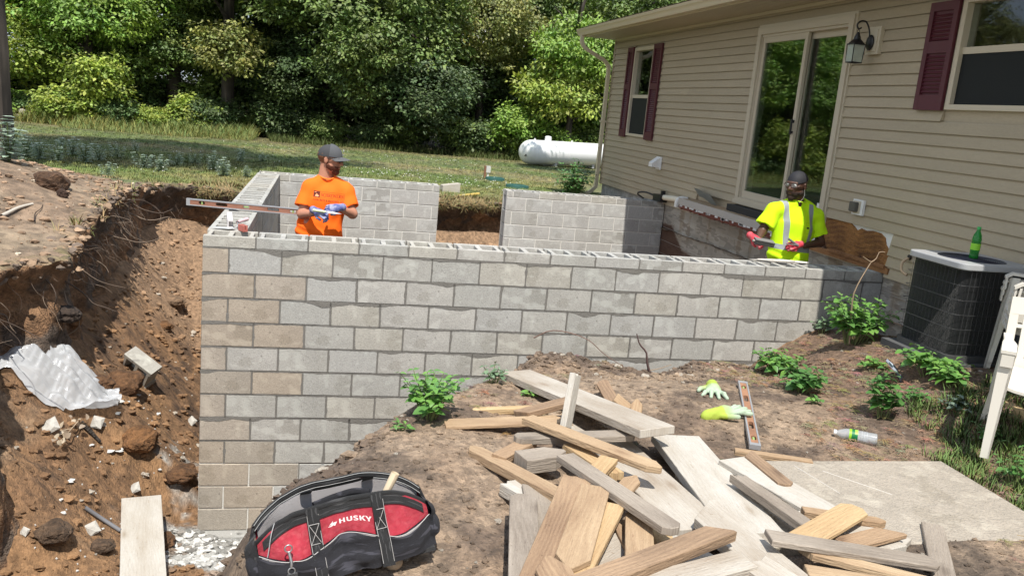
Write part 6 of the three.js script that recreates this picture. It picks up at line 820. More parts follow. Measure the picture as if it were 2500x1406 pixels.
  const bp2 = wl(22, 292); const pile = thing('log_pile', 'pale cut logs at the wood edge behind the trunk', 'logs', [bp2.x, bp2.y, bp2.z]); for (let i = 0; i < 4; i++) part(pile, 'log', cyl(V(-0.25 + i * 0.2, 0.1 + (i % 2) * 0.16, -0.3), V(-0.2 + i * 0.22, 0.12 + (i % 2) * 0.2, 0.3), 0.1, 0.09), mat([0.45, 0.4, 0.34], 0.9));
  // grey green weeds standing in the tree's shade
  const spots = [[20, 395, 0.62], [60, 385, 0.55], [95, 390, 0.5], [140, 395, 0.48], [175, 380, 0.45], [205, 398, 0.55], [240, 395, 0.4], [285, 385, 0.38], [350, 412, 0.42], [392, 418, 0.36], [430, 405, 0.34], [475, 400, 0.32], [520, 415, 0.45], [545, 430, 0.42], [585, 395, 0.42], [600, 432, 0.26], [330, 370, 0.3], [150, 355, 0.3], [640, 395, 0.25], [260, 432, 0.28]];
  const protos = [1, 2, 3].map(k => { seed(880 + k); const P = [], N = [], C = []; for (let s2 = 0; s2 < 6; s2++) { const a2 = rr(0, 6.28), rad = rr(0, 0.28), hh = rr(0.55, 1); const b3 = V(Math.cos(a2) * rad * 0.5, 0, Math.sin(a2) * rad * 0.5), t3 = V(Math.cos(a2) * rad, hh, Math.sin(a2) * rad); for (let i = 1; i < 9; i++) { const q = b3.clone().lerp(t3, i / 8); for (let f = 0; f < 4; f++) { const an = f * 1.57 + i * 0.8, tone = rr(0.7, 1.3); pushLeaf(P, N, C, q, V(Math.cos(an), rr(-0.2, 0.4), Math.sin(an)).normalize(), V(0, 1, 0), rr(0.09, 0.16) * (1.15 - i * 0.05), rr(0.06, 0.1), [tone, tone, tone]); } } } return leafGeo(P, N, C); });
  const wst = merge([0, 1, 2, 3, 4].map(i => taper([[0, 0, 0], [0.06 * Math.cos(i * 1.3), 0.45, 0.06 * Math.sin(i * 1.3)], [0.18 * Math.cos(i * 1.3), 0.85, 0.18 * Math.sin(i * 1.3)]], 0.012, 0.005, 4, 4)));
  spots.forEach(([u, v, h], i) => { const q = wl(u, v), T2 = thing('lawn_weed', i < 6 ? 'grey green leafy weed clumped beside the old tree and the dirt mound' : 'grey green leafy weed standing in the shaded lawn grass', 'weed', [q.x, q.y - 0.01, q.z], i * 1.3, 'weeds standing in the lawn'); const f = part(T2, 'foliage', protos[i % 3], LM.sage); f.scale.set(h * 1.5, h * 0.85, h * 1.5); part(T2, 'stems', wst, stemM).scale.set(h * 1.5, h * 0.85, h * 1.5); });
}
// ---- fittings on the house wall
{
  const X = HX - 0.015; const c = atX(2140, 100, X); const T = thing('wall_lantern', 'black carriage lantern on a beige block beside the sliding door', 'lantern', [X, c.y, c.z]);
  part(T, 'mounting_block', merge([bb(-0.03, -0.13, -0.1, 0.01, 0.13, 0.1), bb(-0.04, -0.1, -0.07, -0.03, 0.1, 0.07)]), trimM); part(T, 'back_plate', new THREE.SphereGeometry(0.06, 16, 10).scale(0.35, 1.25, 1).translate(-0.05, -0.02, -0.02), blackM);
  const cx = -0.185, cy = -0.07, cz = -0.03; part(T, 'arm', tube([[-0.06, 0.0, -0.02], [-0.08, 0.1, -0.02], [-0.13, 0.17, -0.025], [-0.185, 0.165, -0.03], [-0.21, 0.125, -0.03], [-0.185, 0.095, -0.03], [-0.16, 0.11, -0.03]], 0.008, 30, 7), blackM); part(T, 'hook', new THREE.TorusGeometry(0.012, 0.003, 6, 12).translate(cx, 0.075, cz), blackM);
  part(T, 'roof', merge([new THREE.CylinderGeometry(0.012, 0.03, 0.05, 8).translate(cx, cy + 0.11, cz), new THREE.CylinderGeometry(0.03, 0.035, 0.03, 8).translate(cx, cy + 0.08, cz), new THREE.CylinderGeometry(0.035, 0.085, 0.05, 4).rotateY(0.785).translate(cx, cy + 0.045, cz)]), blackM);
  const fr = []; for (const [i, j] of [[-1, -1], [-1, 1], [1, -1], [1, 1]]) fr.push(cyl(V(cx + i * 0.06, cy + 0.02, cz + j * 0.06), V(cx + i * 0.052, cy - 0.15, cz + j * 0.052), 0.005, 0.005, 6)); for (const [y, w] of [[0.02, 0.06], [-0.15, 0.052]]) for (const i of [-1, 1]) { fr.push(bb(cx - w, cy + y - 0.005, cz + i * w - 0.005, cx + w, cy + y + 0.005, cz + i * w + 0.005), bb(cx + i * w - 0.005, cy + y - 0.005, cz - w, cx + i * w + 0.005, cy + y + 0.005, cz + w)); } part(T, 'frame', merge(fr), blackM);
  const gm = mat([0.8, 0.84, 0.8], 0.25, { transmission: 0.75, thickness: 0 }); for (const i of [-1, 1]) { part(T, 'pane', bb(cx + i * 0.055 - 0.001, cy - 0.145, cz - 0.05, cx + i * 0.055 + 0.001, cy + 0.015, cz + 0.05), gm); part(T, 'pane', bb(cx - 0.05, cy - 0.145, cz + i * 0.055 - 0.001, cx + 0.05, cy + 0.015, cz + i * 0.055 + 0.001), gm); } part(T, 'bulb', new THREE.SphereGeometry(0.028, 14, 10).translate(cx, cy - 0.06, cz), mat([0.75, 0.75, 0.72], 0.3));
  const v = thing('dryer_vent', 'white hooded dryer vent on the siding', 'vent', [HX - 0.018, 0.665, -5.86]); const hs = new THREE.Shape([[0, 0.09], [-0.02, 0.09], [-0.14, -0.005], [-0.14, -0.06], [0, -0.075]].map(a => new THREE.Vector2(...a))); part(v, 'hood', new THREE.ExtrudeGeometry(hs, { depth: 0.15, bevelEnabled: true, bevelSize: 0.004, bevelThickness: 0.004, bevelSegments: 1 }).translate(0, 0, -0.075), whitePl); part(v, 'flange', bb(-0.012, -0.1, -0.1, 0.004, 0.1, 0.1), whitePl);
  const w = thing('outlet_cover', 'white square plate with dark outlet cover on the siding', 'outlet', [HX - 0.018, 0.652, -0.5]); part(w, 'plate', bb(-0.022, -0.075, -0.085, 0.004, 0.075, 0.085), whitePl); part(w, 'cover', chamfer(0.05, 0.095, 0.1, 0.008).translate(-0.045, 0, -0.03), mat([0.09, 0.085, 0.07], 0.6)); part(w, 'gasket', bb(-0.026, -0.06, -0.07, -0.022, 0.06, 0.05), trimM);
  const pp = thing('drain_pipe', 'cream plastic drain pipe with elbow running along the siding', 'pipe', [0, 0, 0]); const A = atX(1622, 482, HX - 0.06), B = atX(1668, 489, HX - 0.06); part(pp, 'pipe', new THREE.TubeGeometry(new THREE.LineCurve3(A, B), 2, 0.042, 14), pvcM); const e0 = atX(1678, 487, HX - 0.03); part(pp, 'elbow', tube([e0, e0.clone().add(V(-0.09, 0.005, 0.0)), e0.clone().add(V(-0.13, -0.03, -0.02)), e0.clone().add(V(-0.14, -0.12, -0.02))], 0.038, 16, 12), mat([0.72, 0.71, 0.66], 0.45)); part(pp, 'coupling', new THREE.TubeGeometry(new THREE.LineCurve3(B.clone().lerp(A, 0.1), B), 1, 0.046, 14), pvcM);
  const bx = thing('black_conduit', 'black plastic fitting and cable where the wall meets the house', 'fitting', [0, 0, 0]); const C0 = atX(1612, 483, HX - 0.07); part(bx, 'fitting', boxUV(box(0.12, 0.1, 0.3, C0.x, C0.y, C0.z)), blackM); part(bx, 'tab', box(0.06, 0.12, 0.05, C0.x, C0.y + 0.06, C0.z + 0.1), blackM); part(bx, 'cable', tube([C0.clone().add(V(0, 0, -0.1)), C0.clone().add(V(-0.06, 0.03, -0.5)), C0.clone().add(V(-0.1, -0.02, -0.75)), C0.clone().add(V(-0.04, -0.08, -0.6))], 0.014, 16, 7), blackM);
}
// ---------------------------------------------------------------- the two masons
const ell = (p, c, r) => { const x = (p.x - c[0]) / r[0], y = (p.y - c[1]) / r[1], z = (p.z - c[2]) / r[2], k = Math.hypot(x, y, z); return k < 1e-6 ? -Math.min(...r) : (k - 1) * k / Math.max(1e-6, Math.hypot(x / r[0], y / r[1], z / r[2])); };
function frameOf(fwd, up = V(0, 1, 0)) { const z = fwd.clone().normalize(), x = up.clone().cross(z).normalize(), y = z.clone().cross(x); return new THREE.Matrix4().makeBasis(x, y, z); }
function headGeo() {
  const C = (p, a, b, r, s = r) => capsule(p, V(...a), V(...b), r, s);
  return sdfMesh(p => {
    const ax = Math.abs(p.x), q = { x: ax, y: p.y, z: p.z };
    let d = ell(p, [0, 0.035, -0.012], [0.074, 0.083, 0.094]); d = smin(d, ell(p, [0, -0.03, 0.032], [0.058, 0.078, 0.06]), 0.03); d = smin(d, C(q, [0.044, -0.062, 0.015], [0.0, -0.102, 0.062], 0.022, 0.02), 0.025);
    d = smin(d, C(p, [0, 0.012, 0.09], [0, -0.026, 0.109], 0.009, 0.013), 0.012); d = smin(d, C(q, [0.012, -0.03, 0.095], [0.014, -0.031, 0.098], 0.009), 0.008); d = smin(d, C(q, [0.005, 0.028, 0.089], [0.04, 0.026, 0.076], 0.011), 0.014); d = smin(d, C(q, [0.042, -0.012, 0.07], [0.055, -0.005, 0.05], 0.013), 0.02);
    d = smin(d, C(q, [0.0, -0.056, 0.093], [0.02, -0.058, 0.084], 0.0065, 0.004), 0.006); d = smin(d, C(q, [0.0, -0.068, 0.09], [0.017, -0.068, 0.083], 0.0075, 0.004), 0.006);
    d = Math.max(d, -(C(q, [0.03, 0.008, 0.096], [0.034, 0.008, 0.093], 0.012)) - 0.004); d = smin(d, ell(q, [0.077, -0.002, -0.01], [0.009, 0.031, 0.019]), 0.008);
    return smin(d, C(p, [0, -0.05, -0.03], [0, -0.17, -0.035], 0.053, 0.057), 0.03);
  }, V(0, -0.02, 0.005), 0.17, 80);
}
const HEAD = headGeo();
const hullOf = (p) => smin(ell(p, [0, 0.035, -0.012], [0.074, 0.083, 0.094]), ell(p, [0, -0.03, 0.032], [0.058, 0.078, 0.06]), 0.03);
function beardGeo() { return sdfMesh(p => { const q = { x: Math.abs(p.x), y: p.y, z: p.z }; let d = Math.min(hullOf(p), capsule(q, V(0.046, -0.05, 0.012), V(0, -0.1, 0.062), 0.022, 0.021)) - 0.009 - 0.003 * n3(p.x * 70, p.y * 70, p.z * 70); d = Math.max(d, p.y + 0.047 + 0.12 * Math.max(0, p.z - 0.05) - 0.75 * Math.max(0, 0.03 - p.z)); d = Math.max(d, -p.z - 0.012); d = Math.max(d, -(capsule(q, V(0, -0.063, 0.098), V(0.018, -0.064, 0.09), 0.008, 0.006))); return d; }, V(0, -0.07, 0.045), 0.11, 64); }
function hairGeo() { return sdfMesh(p => { let d = hullOf(p) - 0.01 - 0.004 * n3(p.x * 60, p.y * 60, p.z * 60); d = Math.max(d, p.z + 0.03, p.y - 0.05, -p.y - 0.055 - 0.3 * (p.z + 0.05)); return d; }, V(0, 0, -0.05), 0.12, 48); }
function skullCapGeo(front) { return sdfMesh(p => { let d = hullOf(p) - 0.008 - 0.002 * Math.sin((p.x * 0.6 + p.y) * 90) * sst(0.02, -0.06, p.z); d = Math.max(d, -(p.y - 0.04 - front * p.z)); return d; }, V(0, 0.06, -0.01), 0.13, 64); }
function glassesGeo() { const f = [], l = []; for (const s of [-1, 1]) { f.push(new THREE.TorusGeometry(0.023, 0.0026, 6, 20).scale(1.25, 0.85, 1).rotateY(s * 0.28).translate(s * 0.034, 0.008, 0.1), tube([[s * 0.062, 0.012, 0.088], [s * 0.077, 0.014, 0.05], [s * 0.083, 0.012, -0.005], [s * 0.082, -0.008, -0.022]], 0.003, 12, 6)); l.push(new THREE.CircleGeometry(0.023, 18).scale(1.25, 0.85, 1).rotateY(s * 0.28).translate(s * 0.034, 0.008, 0.1)); } f.push(tube([[-0.008, 0.012, 0.107], [0, 0.016, 0.11], [0.008, 0.012, 0.107]], 0.0025, 6, 6)); return [merge(f), merge(l)]; }
function gloveHand(curl, thumb) { // local: +x fingers, +y back of the hand, +z thumb side
  const S = []; const add = (a, b, r0, r1) => S.push([a, b, r0, r1]); add(V(-0.045, 0, 0), V(-0.01, 0, 0), 0.028, 0.03); add(V(-0.02, 0, 0.018), V(0.032, 0, 0.022), 0.021, 0.018); add(V(-0.02, 0, -0.018), V(0.03, -0.002, -0.024), 0.021, 0.017); add(V(-0.01, 0, 0), V(0.036, 0, 0), 0.022, 0.019);
  const len = [[0.04, 0.026, 0.02], [0.045, 0.03, 0.022], [0.042, 0.028, 0.021], [0.033, 0.021, 0.018]]; const F = [];
  for (let i = 0; i < 4; i++) { let p = V(0.036 - (i === 3 ? 0.006 : 0), 0.002, 0.031 - i * 0.0205), a = 0.35 * curl; const ch = []; for (let k = 0; k < 3; k++) { const q = p.clone().add(V(Math.cos(a), -Math.sin(a), (1.5 - i) * 0.02).multiplyScalar(len[i][k])); ch.push([p, q, 0.0105 - k * 0.0008, 0.01 - k * 0.0008]); p = q; a += curl * [0.95, 0.8, 0.5][k]; } F.push(ch); }
  { let p = V(-0.02, -0.006, 0.028); const q = p.clone().add(V(0.03, -0.012 * thumb, 0.022)), r = q.clone().add(V(0.026, -0.02 * thumb, 0.002 - 0.01 * thumb)); F.push([[p, q, 0.0135, 0.0115], [q, r, 0.0112, 0.0095]]); }
  return sdfMesh(p => { let d = 9; for (const [a, b, r, s] of S) d = smin(d, capsule(p, a, b, r, s), 0.014); for (const c of F) { let e = 9; for (const [a, b, r, s] of c) e = smin(e, capsule(p, a, b, r, s), 0.004); d = smin(d, e, 0.003); } d = smin(d, capsule(p, V(-0.07, 0, 0), V(-0.045, 0, 0), 0.034, 0.03), 0.01); return d; }, V(0.0, -0.02, 0.01), 0.115, 72);
}
function mason(o) {
  const base = o.feet.clone(), T = thing('person', o.label, 'person', [base.x, base.y, base.z]); const J = {}; for (const k in o.j) J[k] = o.j[k].clone().sub(base);
  const ax = J.shL.clone().sub(J.shR).normalize(), up = J.neck.clone().sub(J.pelvis).normalize(), fw = ax.clone().cross(up).normalize(); const Fm = new THREE.Matrix4().makeBasis(ax, up, fw), inv = Fm.clone().setPosition(J.chest).invert(); // torso frame: x to the wearer's left, z to the front
  const tmp = V(0, 0, 0); const tf2 = p => tmp.copy(p).applyMatrix4(inv).clone();
  const wT = tf2(J.waist), pT = tf2(J.pelvis), nT = tf2(J.neck), sL = tf2(J.shL), sR = tf2(J.shR);
  const flat = (p, f) => V(p.x, p.y, p.z * f);
  const torso = (q, r) => { const k = 1.55, s = flat(q, k); let d = capsule(s, flat(pT, k), flat(wT, k), o.hip + r, o.waist + r); d = smin(d, capsule(s, flat(wT, k), V(0, 0.02, 0), o.waist + r, o.chestR + r), 0.05); d = smin(d, capsule(s, V(0, 0.02, 0), flat(V(nT.x, nT.y - 0.1, nT.z), k), o.chestR + r, 0.085 + r), 0.06); return d / 1.15; };
  const arm = (p, s, e, w, r) => smin(capsule(p, s, e, 0.053 + r, 0.043 + r), capsule(p, e, w, 0.044 + r, 0.028 + r), 0.02);
  const mid = J.chest.clone().lerp(J.waist, 0.25);
  // skin: torso core, arms to the wrists and the head, one mesh
  const upper = sdfMesh(p => { const q = tf2(p); let d = torso(q, -0.02); d = smin(d, capsule(p, J.shR, J.shL, 0.05, 0.05), 0.04); d = smin(d, arm(p, J.shR, J.elR, J.wrR, 0), 0.03); d = smin(d, arm(p, J.shL, J.elL, J.wrL, 0), 0.03); return smin(d, capsule(p, J.neck.clone().addScaledVector(up, -0.05), J.neck.clone().addScaledVector(up, 0.04), 0.062, 0.055), 0.03); }, mid, 0.52, 84);
  const hm = frameOf(o.look, o.tilt || up).scale(V(1, 1, 1).multiplyScalar(o.hs || 1.04)).setPosition(J.head); const head = HEAD.clone().applyMatrix4(hm);
  const skin = mat(o.skin, 0.55); for (const g of [upper, head]) g.deleteAttribute('uv'); part(T, 'body', mergeGeometries([upper.toNonIndexed(), head.toNonIndexed()]), skin);
  // shirt with folds; the print and bands follow the wearer's own front
  const hem = pT.y + o.hem, sl = o.sleeve; const endR = J.shR.clone().lerp(J.elR, sl), endL = J.shL.clone().lerp(J.elL, sl), dR = J.elR.clone().sub(J.shR).normalize(), dL = J.elL.clone().sub(J.shL).normalize(), nk = J.neck.clone().addScaledVector(up, 0.055).addScaledVector(fw, 0.03);
  const shirt = sdfMesh(p => {
    const q = tf2(p); let d = torso(q, 0.012) - 0.012 * sst(0.1, -0.3, q.y); d = smin(d, capsule(p, J.shR, J.shL, 0.072, 0.072), 0.05); d = smin(d, Math.min(capsule(p, J.neck, J.shR, 0.072, 0.07), capsule(p, J.neck, J.shL, 0.072, 0.07)), 0.03);
    const sR2 = Math.max(capsule(p, J.shR, endR.clone().addScaledVector(dR, 0.04), 0.074, o.slR), V(p.x - endR.x, p.y - endR.y, p.z - endR.z).dot(dR)), sL2 = Math.max(capsule(p, J.shL, endL.clone().addScaledVector(dL, 0.04), 0.074, o.slR), V(p.x - endL.x, p.y - endL.y, p.z - endL.z).dot(dL));
    d = smin(d, sR2, 0.03); d = smin(d, sL2, 0.03);
    d = Math.max(d, -capsule(p, endR.clone().addScaledVector(dR, -0.07), endR.clone().addScaledVector(dR, 0.1), 0.05, o.slR - 0.006), -capsule(p, endL.clone().addScaledVector(dL, -0.07), endL.clone().addScaledVector(dL, 0.1), 0.05, o.slR - 0.006));
    d += 0.013 * n3(q.x * 7 + q.y * 3, q.y * 4.5, q.z * 5 + 3) + 0.006 * n3(q.x * 17 - q.y * 9, q.y * 7 + q.x * 6, q.z * 12) + 0.006 * Math.sin(q.y * 48 + q.x * 30 + 3 * n3(q.x * 6, q.y * 6, 1)) * sst(-0.12, -0.3, q.y);
    d = Math.max(d, hem - q.y + 0.01 * Math.sin(q.x * 18)); return Math.max(d, -(Math.hypot(p.x - nk.x, (p.y - nk.y) * 1.0, p.z - nk.z) - 0.074));
  }, mid, 0.5, 112);
  { const p = shirt.attributes.position, n = shirt.attributes.normal, uv = new Float32Array(p.count * 2), nn = V(0, 0, 0), b3 = new THREE.Matrix3().setFromMatrix4(Fm).transpose(); for (let i = 0; i < p.count; i++) { const q = tf2(V(p.getX(i), p.getY(i), p.getZ(i))); nn.set(n.getX(i), n.getY(i), n.getZ(i)).applyMatrix3(b3); const front = nn.z > -0.15 || o.bothSides; uv[i * 2] = front ? (q.x + 0.4) / 0.8 : 0.02; uv[i * 2 + 1] = front ? (q.y + 0.5) / 0.8 : 0.02; } shirt.setAttribute('uv', new THREE.BufferAttribute(uv, 2)); }
  const tx = new THREE.CanvasTexture(o.print()); tx.colorSpace = THREE.SRGBColorSpace; part(T, 'shirt', shirt, mat([1, 1, 1], 0.85, { map: tx, bumpMap: fabB, bumpScale: 0.0008 }));
  part(T, 'collar', new THREE.TorusGeometry(0.066, 0.007, 8, 30).rotateX(Math.PI / 2).scale(1, 0.8, 1).applyMatrix4(new THREE.Matrix4().makeBasis(ax, up, fw)).applyMatrix4(new THREE.Matrix4().makeRotationAxis(ax, 0.38)).translate(...J.neck.clone().addScaledVector(up, 0.022).addScaledVector(fw, 0.02).toArray()), mat(o.collar, 0.85));
  // trousers and boots, down to the planks they stand on
  const hipR = J.pelvis.clone().addScaledVector(ax, -0.095), hipL = J.pelvis.clone().addScaledVector(ax, 0.095), fR = V(hipR.x - 0.02, 0.08, hipR.z), fL = V(hipL.x + 0.02, 0.08, hipL.z), kR = hipR.clone().lerp(fR, 0.5).addScaledVector(fw, 0.03), kL = hipL.clone().lerp(fL, 0.5).addScaledVector(fw, 0.03);
  part(T, 'trousers', sdfMesh(p => { const q = tf2(p), k = 1.5; let d = capsule(flat(q, k), flat(V(pT.x, pT.y + 0.1, pT.z), k), flat(V(pT.x, pT.y - 0.06, pT.z), k), o.waist - 0.012, o.hip - 0.012) / 1.15; for (const [h, kn, f] of [[hipR, kR, fR], [hipL, kL, fL]]) d = smin(d, smin(capsule(p, h, kn, 0.09, 0.072), capsule(p, kn, f, 0.072, 0.06), 0.02), 0.03); return Math.max(d + 0.006 * n3(p.x * 11, p.y * 6, p.z * 11), 0.06 - p.y); }, V(J.pelvis.x, J.pelvis.y * 0.5 + 0.05, J.pelvis.z), 0.68, 84), mat(o.jean, 0.9, { bumpMap: fabB, bumpScale: 0.001 }));
  for (const f of [fR, fL]) part(T, 'boot', sdfMesh(p => { const q = V(p.x, p.y * 1.15, p.z); let d = capsule(q, V(f.x, 0.055, f.z - 0.03), V(f.x, 0.045, f.z + 0.14), 0.05, 0.042); d = smin(d, capsule(p, V(f.x, 0.06, f.z), V(f.x, 0.17, f.z), 0.05, 0.055), 0.03); return Math.max(d, -p.y); }, V(f.x, 0.1, f.z + 0.05), 0.16, 40), mat([0.18, 0.11, 0.06], 0.8));
  const put = (n, g, m) => part(T, n, g.applyMatrix4(hm), m);
  o.headwear(put); if (o.beard) put('beard', beardGeo(), mat(o.beard, 0.95)); const [gf, gl] = glassesGeo(); put('glasses', gf, mat(o.frame, 0.35)); put('glasses_lens', gl, o.lens);
  const eyeM = mat([0.65, 0.63, 0.6], 0.3), irM = mat([0.03, 0.02, 0.015], 0.2); for (const s of [-1, 1]) { put('eye', new THREE.SphereGeometry(0.0115, 12, 8).translate(s * 0.032, 0.008, 0.081), eyeM); put('eye', new THREE.SphereGeometry(0.0055, 10, 6).translate(s * 0.032, 0.007, 0.0895), irM); }
  const gm = mat([1, 1, 1], 0.75, { vertexColors: true });
  for (const [h, w, d, b, fl, curl] of [[J.haR, J.wrR, o.finR, o.backR, 1, o.curl || 1], [J.haL, J.wrL, o.finL, o.backL, -1, o.curl || 1]]) { const g = gloveHand(curl, 1); if (fl < 0) { g.scale(1, 1, -1); const ix = g.index.array; for (let i = 0; i < ix.length; i += 3) { const t = ix[i]; ix[i] = ix[i + 1]; ix[i + 1] = t; } g.computeVertexNormals(); } setColors(g, (x, y, z) => { const n = fbm(x * 40, y * 40, z * 40, 3); return mix3(o.glove[0], o.glove[1], clamp(0.3 + 1.6 * n)); }); const X = d.clone().normalize(), Y = b.clone().addScaledVector(X, -b.dot(X)).normalize(), Z = X.clone().cross(Y); g.applyMatrix4(new THREE.Matrix4().makeBasis(X, Y, Z).setPosition(h)); part(T, 'glove', g, gm); }
  return T;
}
function canvas(w, h, fn) { const c = document.createElement('canvas'); c.width = w; c.height = h; fn(c.getContext('2d')); return c; }
const clear = mat([0.9, 0.93, 0.95], 0.03, { transmission: 0.9, thickness: 0, ior: 1.5, side: THREE.DoubleSide }), tinted = mat([0.02, 0.02, 0.02], 0.08, { side: THREE.DoubleSide });
{ // man in the orange shirt, turned to look across the wall
  const z = -1.0, P = (u, v, d = z) => atZ(u, v, d); const ft = P(786, 575); const feet = V(ft.x, -1.0, z - 0.02);
  mason({
    label: 'man in orange t-shirt and dark cap holding a small trowel behind the block wall', feet, skin: [0.44, 0.2, 0.125], hip: 0.172, waist: 0.172, chestR: 0.168, hem: -0.16, sleeve: 0.72, slR: 0.088, collar: [0.9, 0.2, 0.012],
    j: { pelvis: P(779, 612), waist: P(780, 565), chest: P(790, 495), neck: P(797, 434, -1.01), head: P(806, 389, -0.985), shR: P(756, 457, -0.99), shL: P(842, 468, -1.0), elR: P(737, 522, -0.93), wrR: P(764, 521, -0.76), elL: P(860, 522, -0.93), wrL: P(834, 512, -0.78), haR: P(779, 519, -0.71), haL: P(817, 508, -0.735) },
    look: V(0.93, -0.06, 0.36), tilt: V(0.02, 1, 0), finR: V(0.8, -0.25, 0.55), backR: V(-0.2, 0.85, 0.5), finL: V(-0.95, -0.15, 0.25), backL: V(0.05, 0.5, 0.85), glove: [[0.07, 0.09, 0.26], [0.34, 0.34, 0.42]], curl: 1.05,
    beard: [0.1, 0.03, 0.014], frame: [0.02, 0.02, 0.02], lens: tinted, jean: [0.05, 0.07, 0.12],
    print: () => canvas(1024, 1024, c => { c.fillStyle = '#ff6a00'; c.fillRect(0, 0, 1024, 1024); const Y0 = -128; c.translate(10, Y0); c.strokeStyle = '#7a3010'; c.lineWidth = 3; c.strokeRect(372, 372, 350, 70); c.fillStyle = '#5e2012'; c.fillRect(372, 372, 72, 70); c.fillStyle = '#f0a074'; c.beginPath(); c.moveTo(386, 432); c.lineTo(404, 398); c.lineTo(436, 424); c.lineTo(420, 436); c.fill(); c.fillRect(380, 382, 22, 7); c.fillStyle = '#5e200e'; c.font = 'bold 54px serif'; c.fillText('SCHREWERN', 454, 426, 262); c.font = 'bold 34px sans-serif'; c.fillText('CONCRETE & MASONRY INC', 372, 480, 350); c.font = '20px sans-serif'; c.fillText('EST 1977', 500, 508); }),
    headwear: put => {
      const capM = mat([0.045, 0.045, 0.048], 0.9, { bumpMap: fabB, bumpScale: 0.001 }), frontM = mat([0.075, 0.077, 0.082], 0.9, { bumpMap: fabB, bumpScale: 0.001 });
      const g = new THREE.SphereGeometry(1, 28, 14, 0, 6.2832, 0, 1.62), p = g.attributes.position; for (let i = 0; i < p.count; i++) { const f = p.getZ(i) > 0 ? 1.06 : 1; p.setXYZ(i, p.getX(i) * 0.086, p.getY(i) * 0.1 * (p.getZ(i) > 0.2 ? 1.02 : 0.97) + 0.03, p.getZ(i) * 0.106 * f - 0.012); } g.computeVertexNormals(); put('cap_crown', g, capM);
      const h = new THREE.SphereGeometry(1, 16, 10, Math.PI * 1.08, Math.PI * 0.84, 0.1, 1.48), q = h.attributes.position; for (let i = 0; i < q.count; i++) { const a = q.getX(i), b = q.getY(i), c = -q.getZ(i); q.setXYZ(i, a * 0.088, b * 0.105 + 0.031, Math.abs(c) * 0.116 - 0.012); } h.computeVertexNormals(); h.index && 0; put('cap_front', h, mat([0.075, 0.077, 0.082], 0.9, { side: THREE.DoubleSide, bumpMap: fabB, bumpScale: 0.001 }));
      const b = new THREE.BufferGeometry(), BP = [], BI = []; for (let i = 0; i <= 16; i++) for (let j = 0; j <= 6; j++) { const a = lerp(-1.25, 1.25, i / 16), r = j / 6, x = Math.sin(a) * lerp(0.083, 0.088, r), z0 = Math.cos(a) * 0.105 - 0.005, zz = z0 + r * 0.085 * Math.pow(Math.cos(a * 0.95), 0.6); BP.push(x, 0.036 - 0.022 * (x / 0.08) ** 2 - r * 0.014, zz); } for (let i = 0; i < 16; i++) for (let j = 0; j < 6; j++) { const a = i * 7 + j; BI.push(a, a + 1, a + 7, a + 7, a + 1, a + 8); } b.setAttribute('position', new THREE.Float32BufferAttribute(BP, 3)); b.setIndex(BI); b.computeVertexNormals(); put('cap_brim', b, mat([0.085, 0.087, 0.09], 0.9, { side: THREE.DoubleSide })); put('cap_badge', merge([new THREE.TorusGeometry(0.013, 0.0025, 6, 16).rotateY(0.35).translate(0.028, 0.085, 0.1), tube([[-0.02, 0.052, 0.112], [0.03, 0.056, 0.108], [0.065, 0.05, 0.078]], 0.0018, 8, 5)]), mat([0.35, 0.35, 0.36], 0.8));
      put('hair', hairGeo(), mat([0.16, 0.07, 0.03], 0.9));
    },
  });
  const tA = P(763, 513, -0.655), tB = P(806, 519, -0.655), d = tB.clone().sub(tA).normalize(); const T = thing('margin_trowel', 'small pointed trowel held by the man in the orange shirt', 'trowel', [tA.x, tA.y, tA.z]); const o = p => p.clone().sub(tA); part(T, 'handle', taper([V(0, 0, 0), d.clone().multiplyScalar(0.06), d.clone().multiplyScalar(0.11)], 0.014, 0.012, 6, 8), mat([0.5, 0.56, 0.34], 0.7)); part(T, 'shank', cyl(d.clone().multiplyScalar(0.1), d.clone().multiplyScalar(0.14), 0.005), alu); part(T, 'blade', new THREE.ExtrudeGeometry(new THREE.Shape([[0, -0.02], [0.05, -0.018], [0.12, 0], [0.05, 0.018], [0, 0.02]].map(a => new THREE.Vector2(...a))), { depth: 0.003, bevelEnabled: false }).rotateX(-1.2).applyMatrix4(new THREE.Matrix4().makeBasis(d, V(0, 1, 0), d.clone().cross(V(0, 1, 0)).normalize())).translate(...d.clone().multiplyScalar(0.13).toArray()), mat([0.6, 0.58, 0.56], 0.5, { metalness: 0.3 }));
}
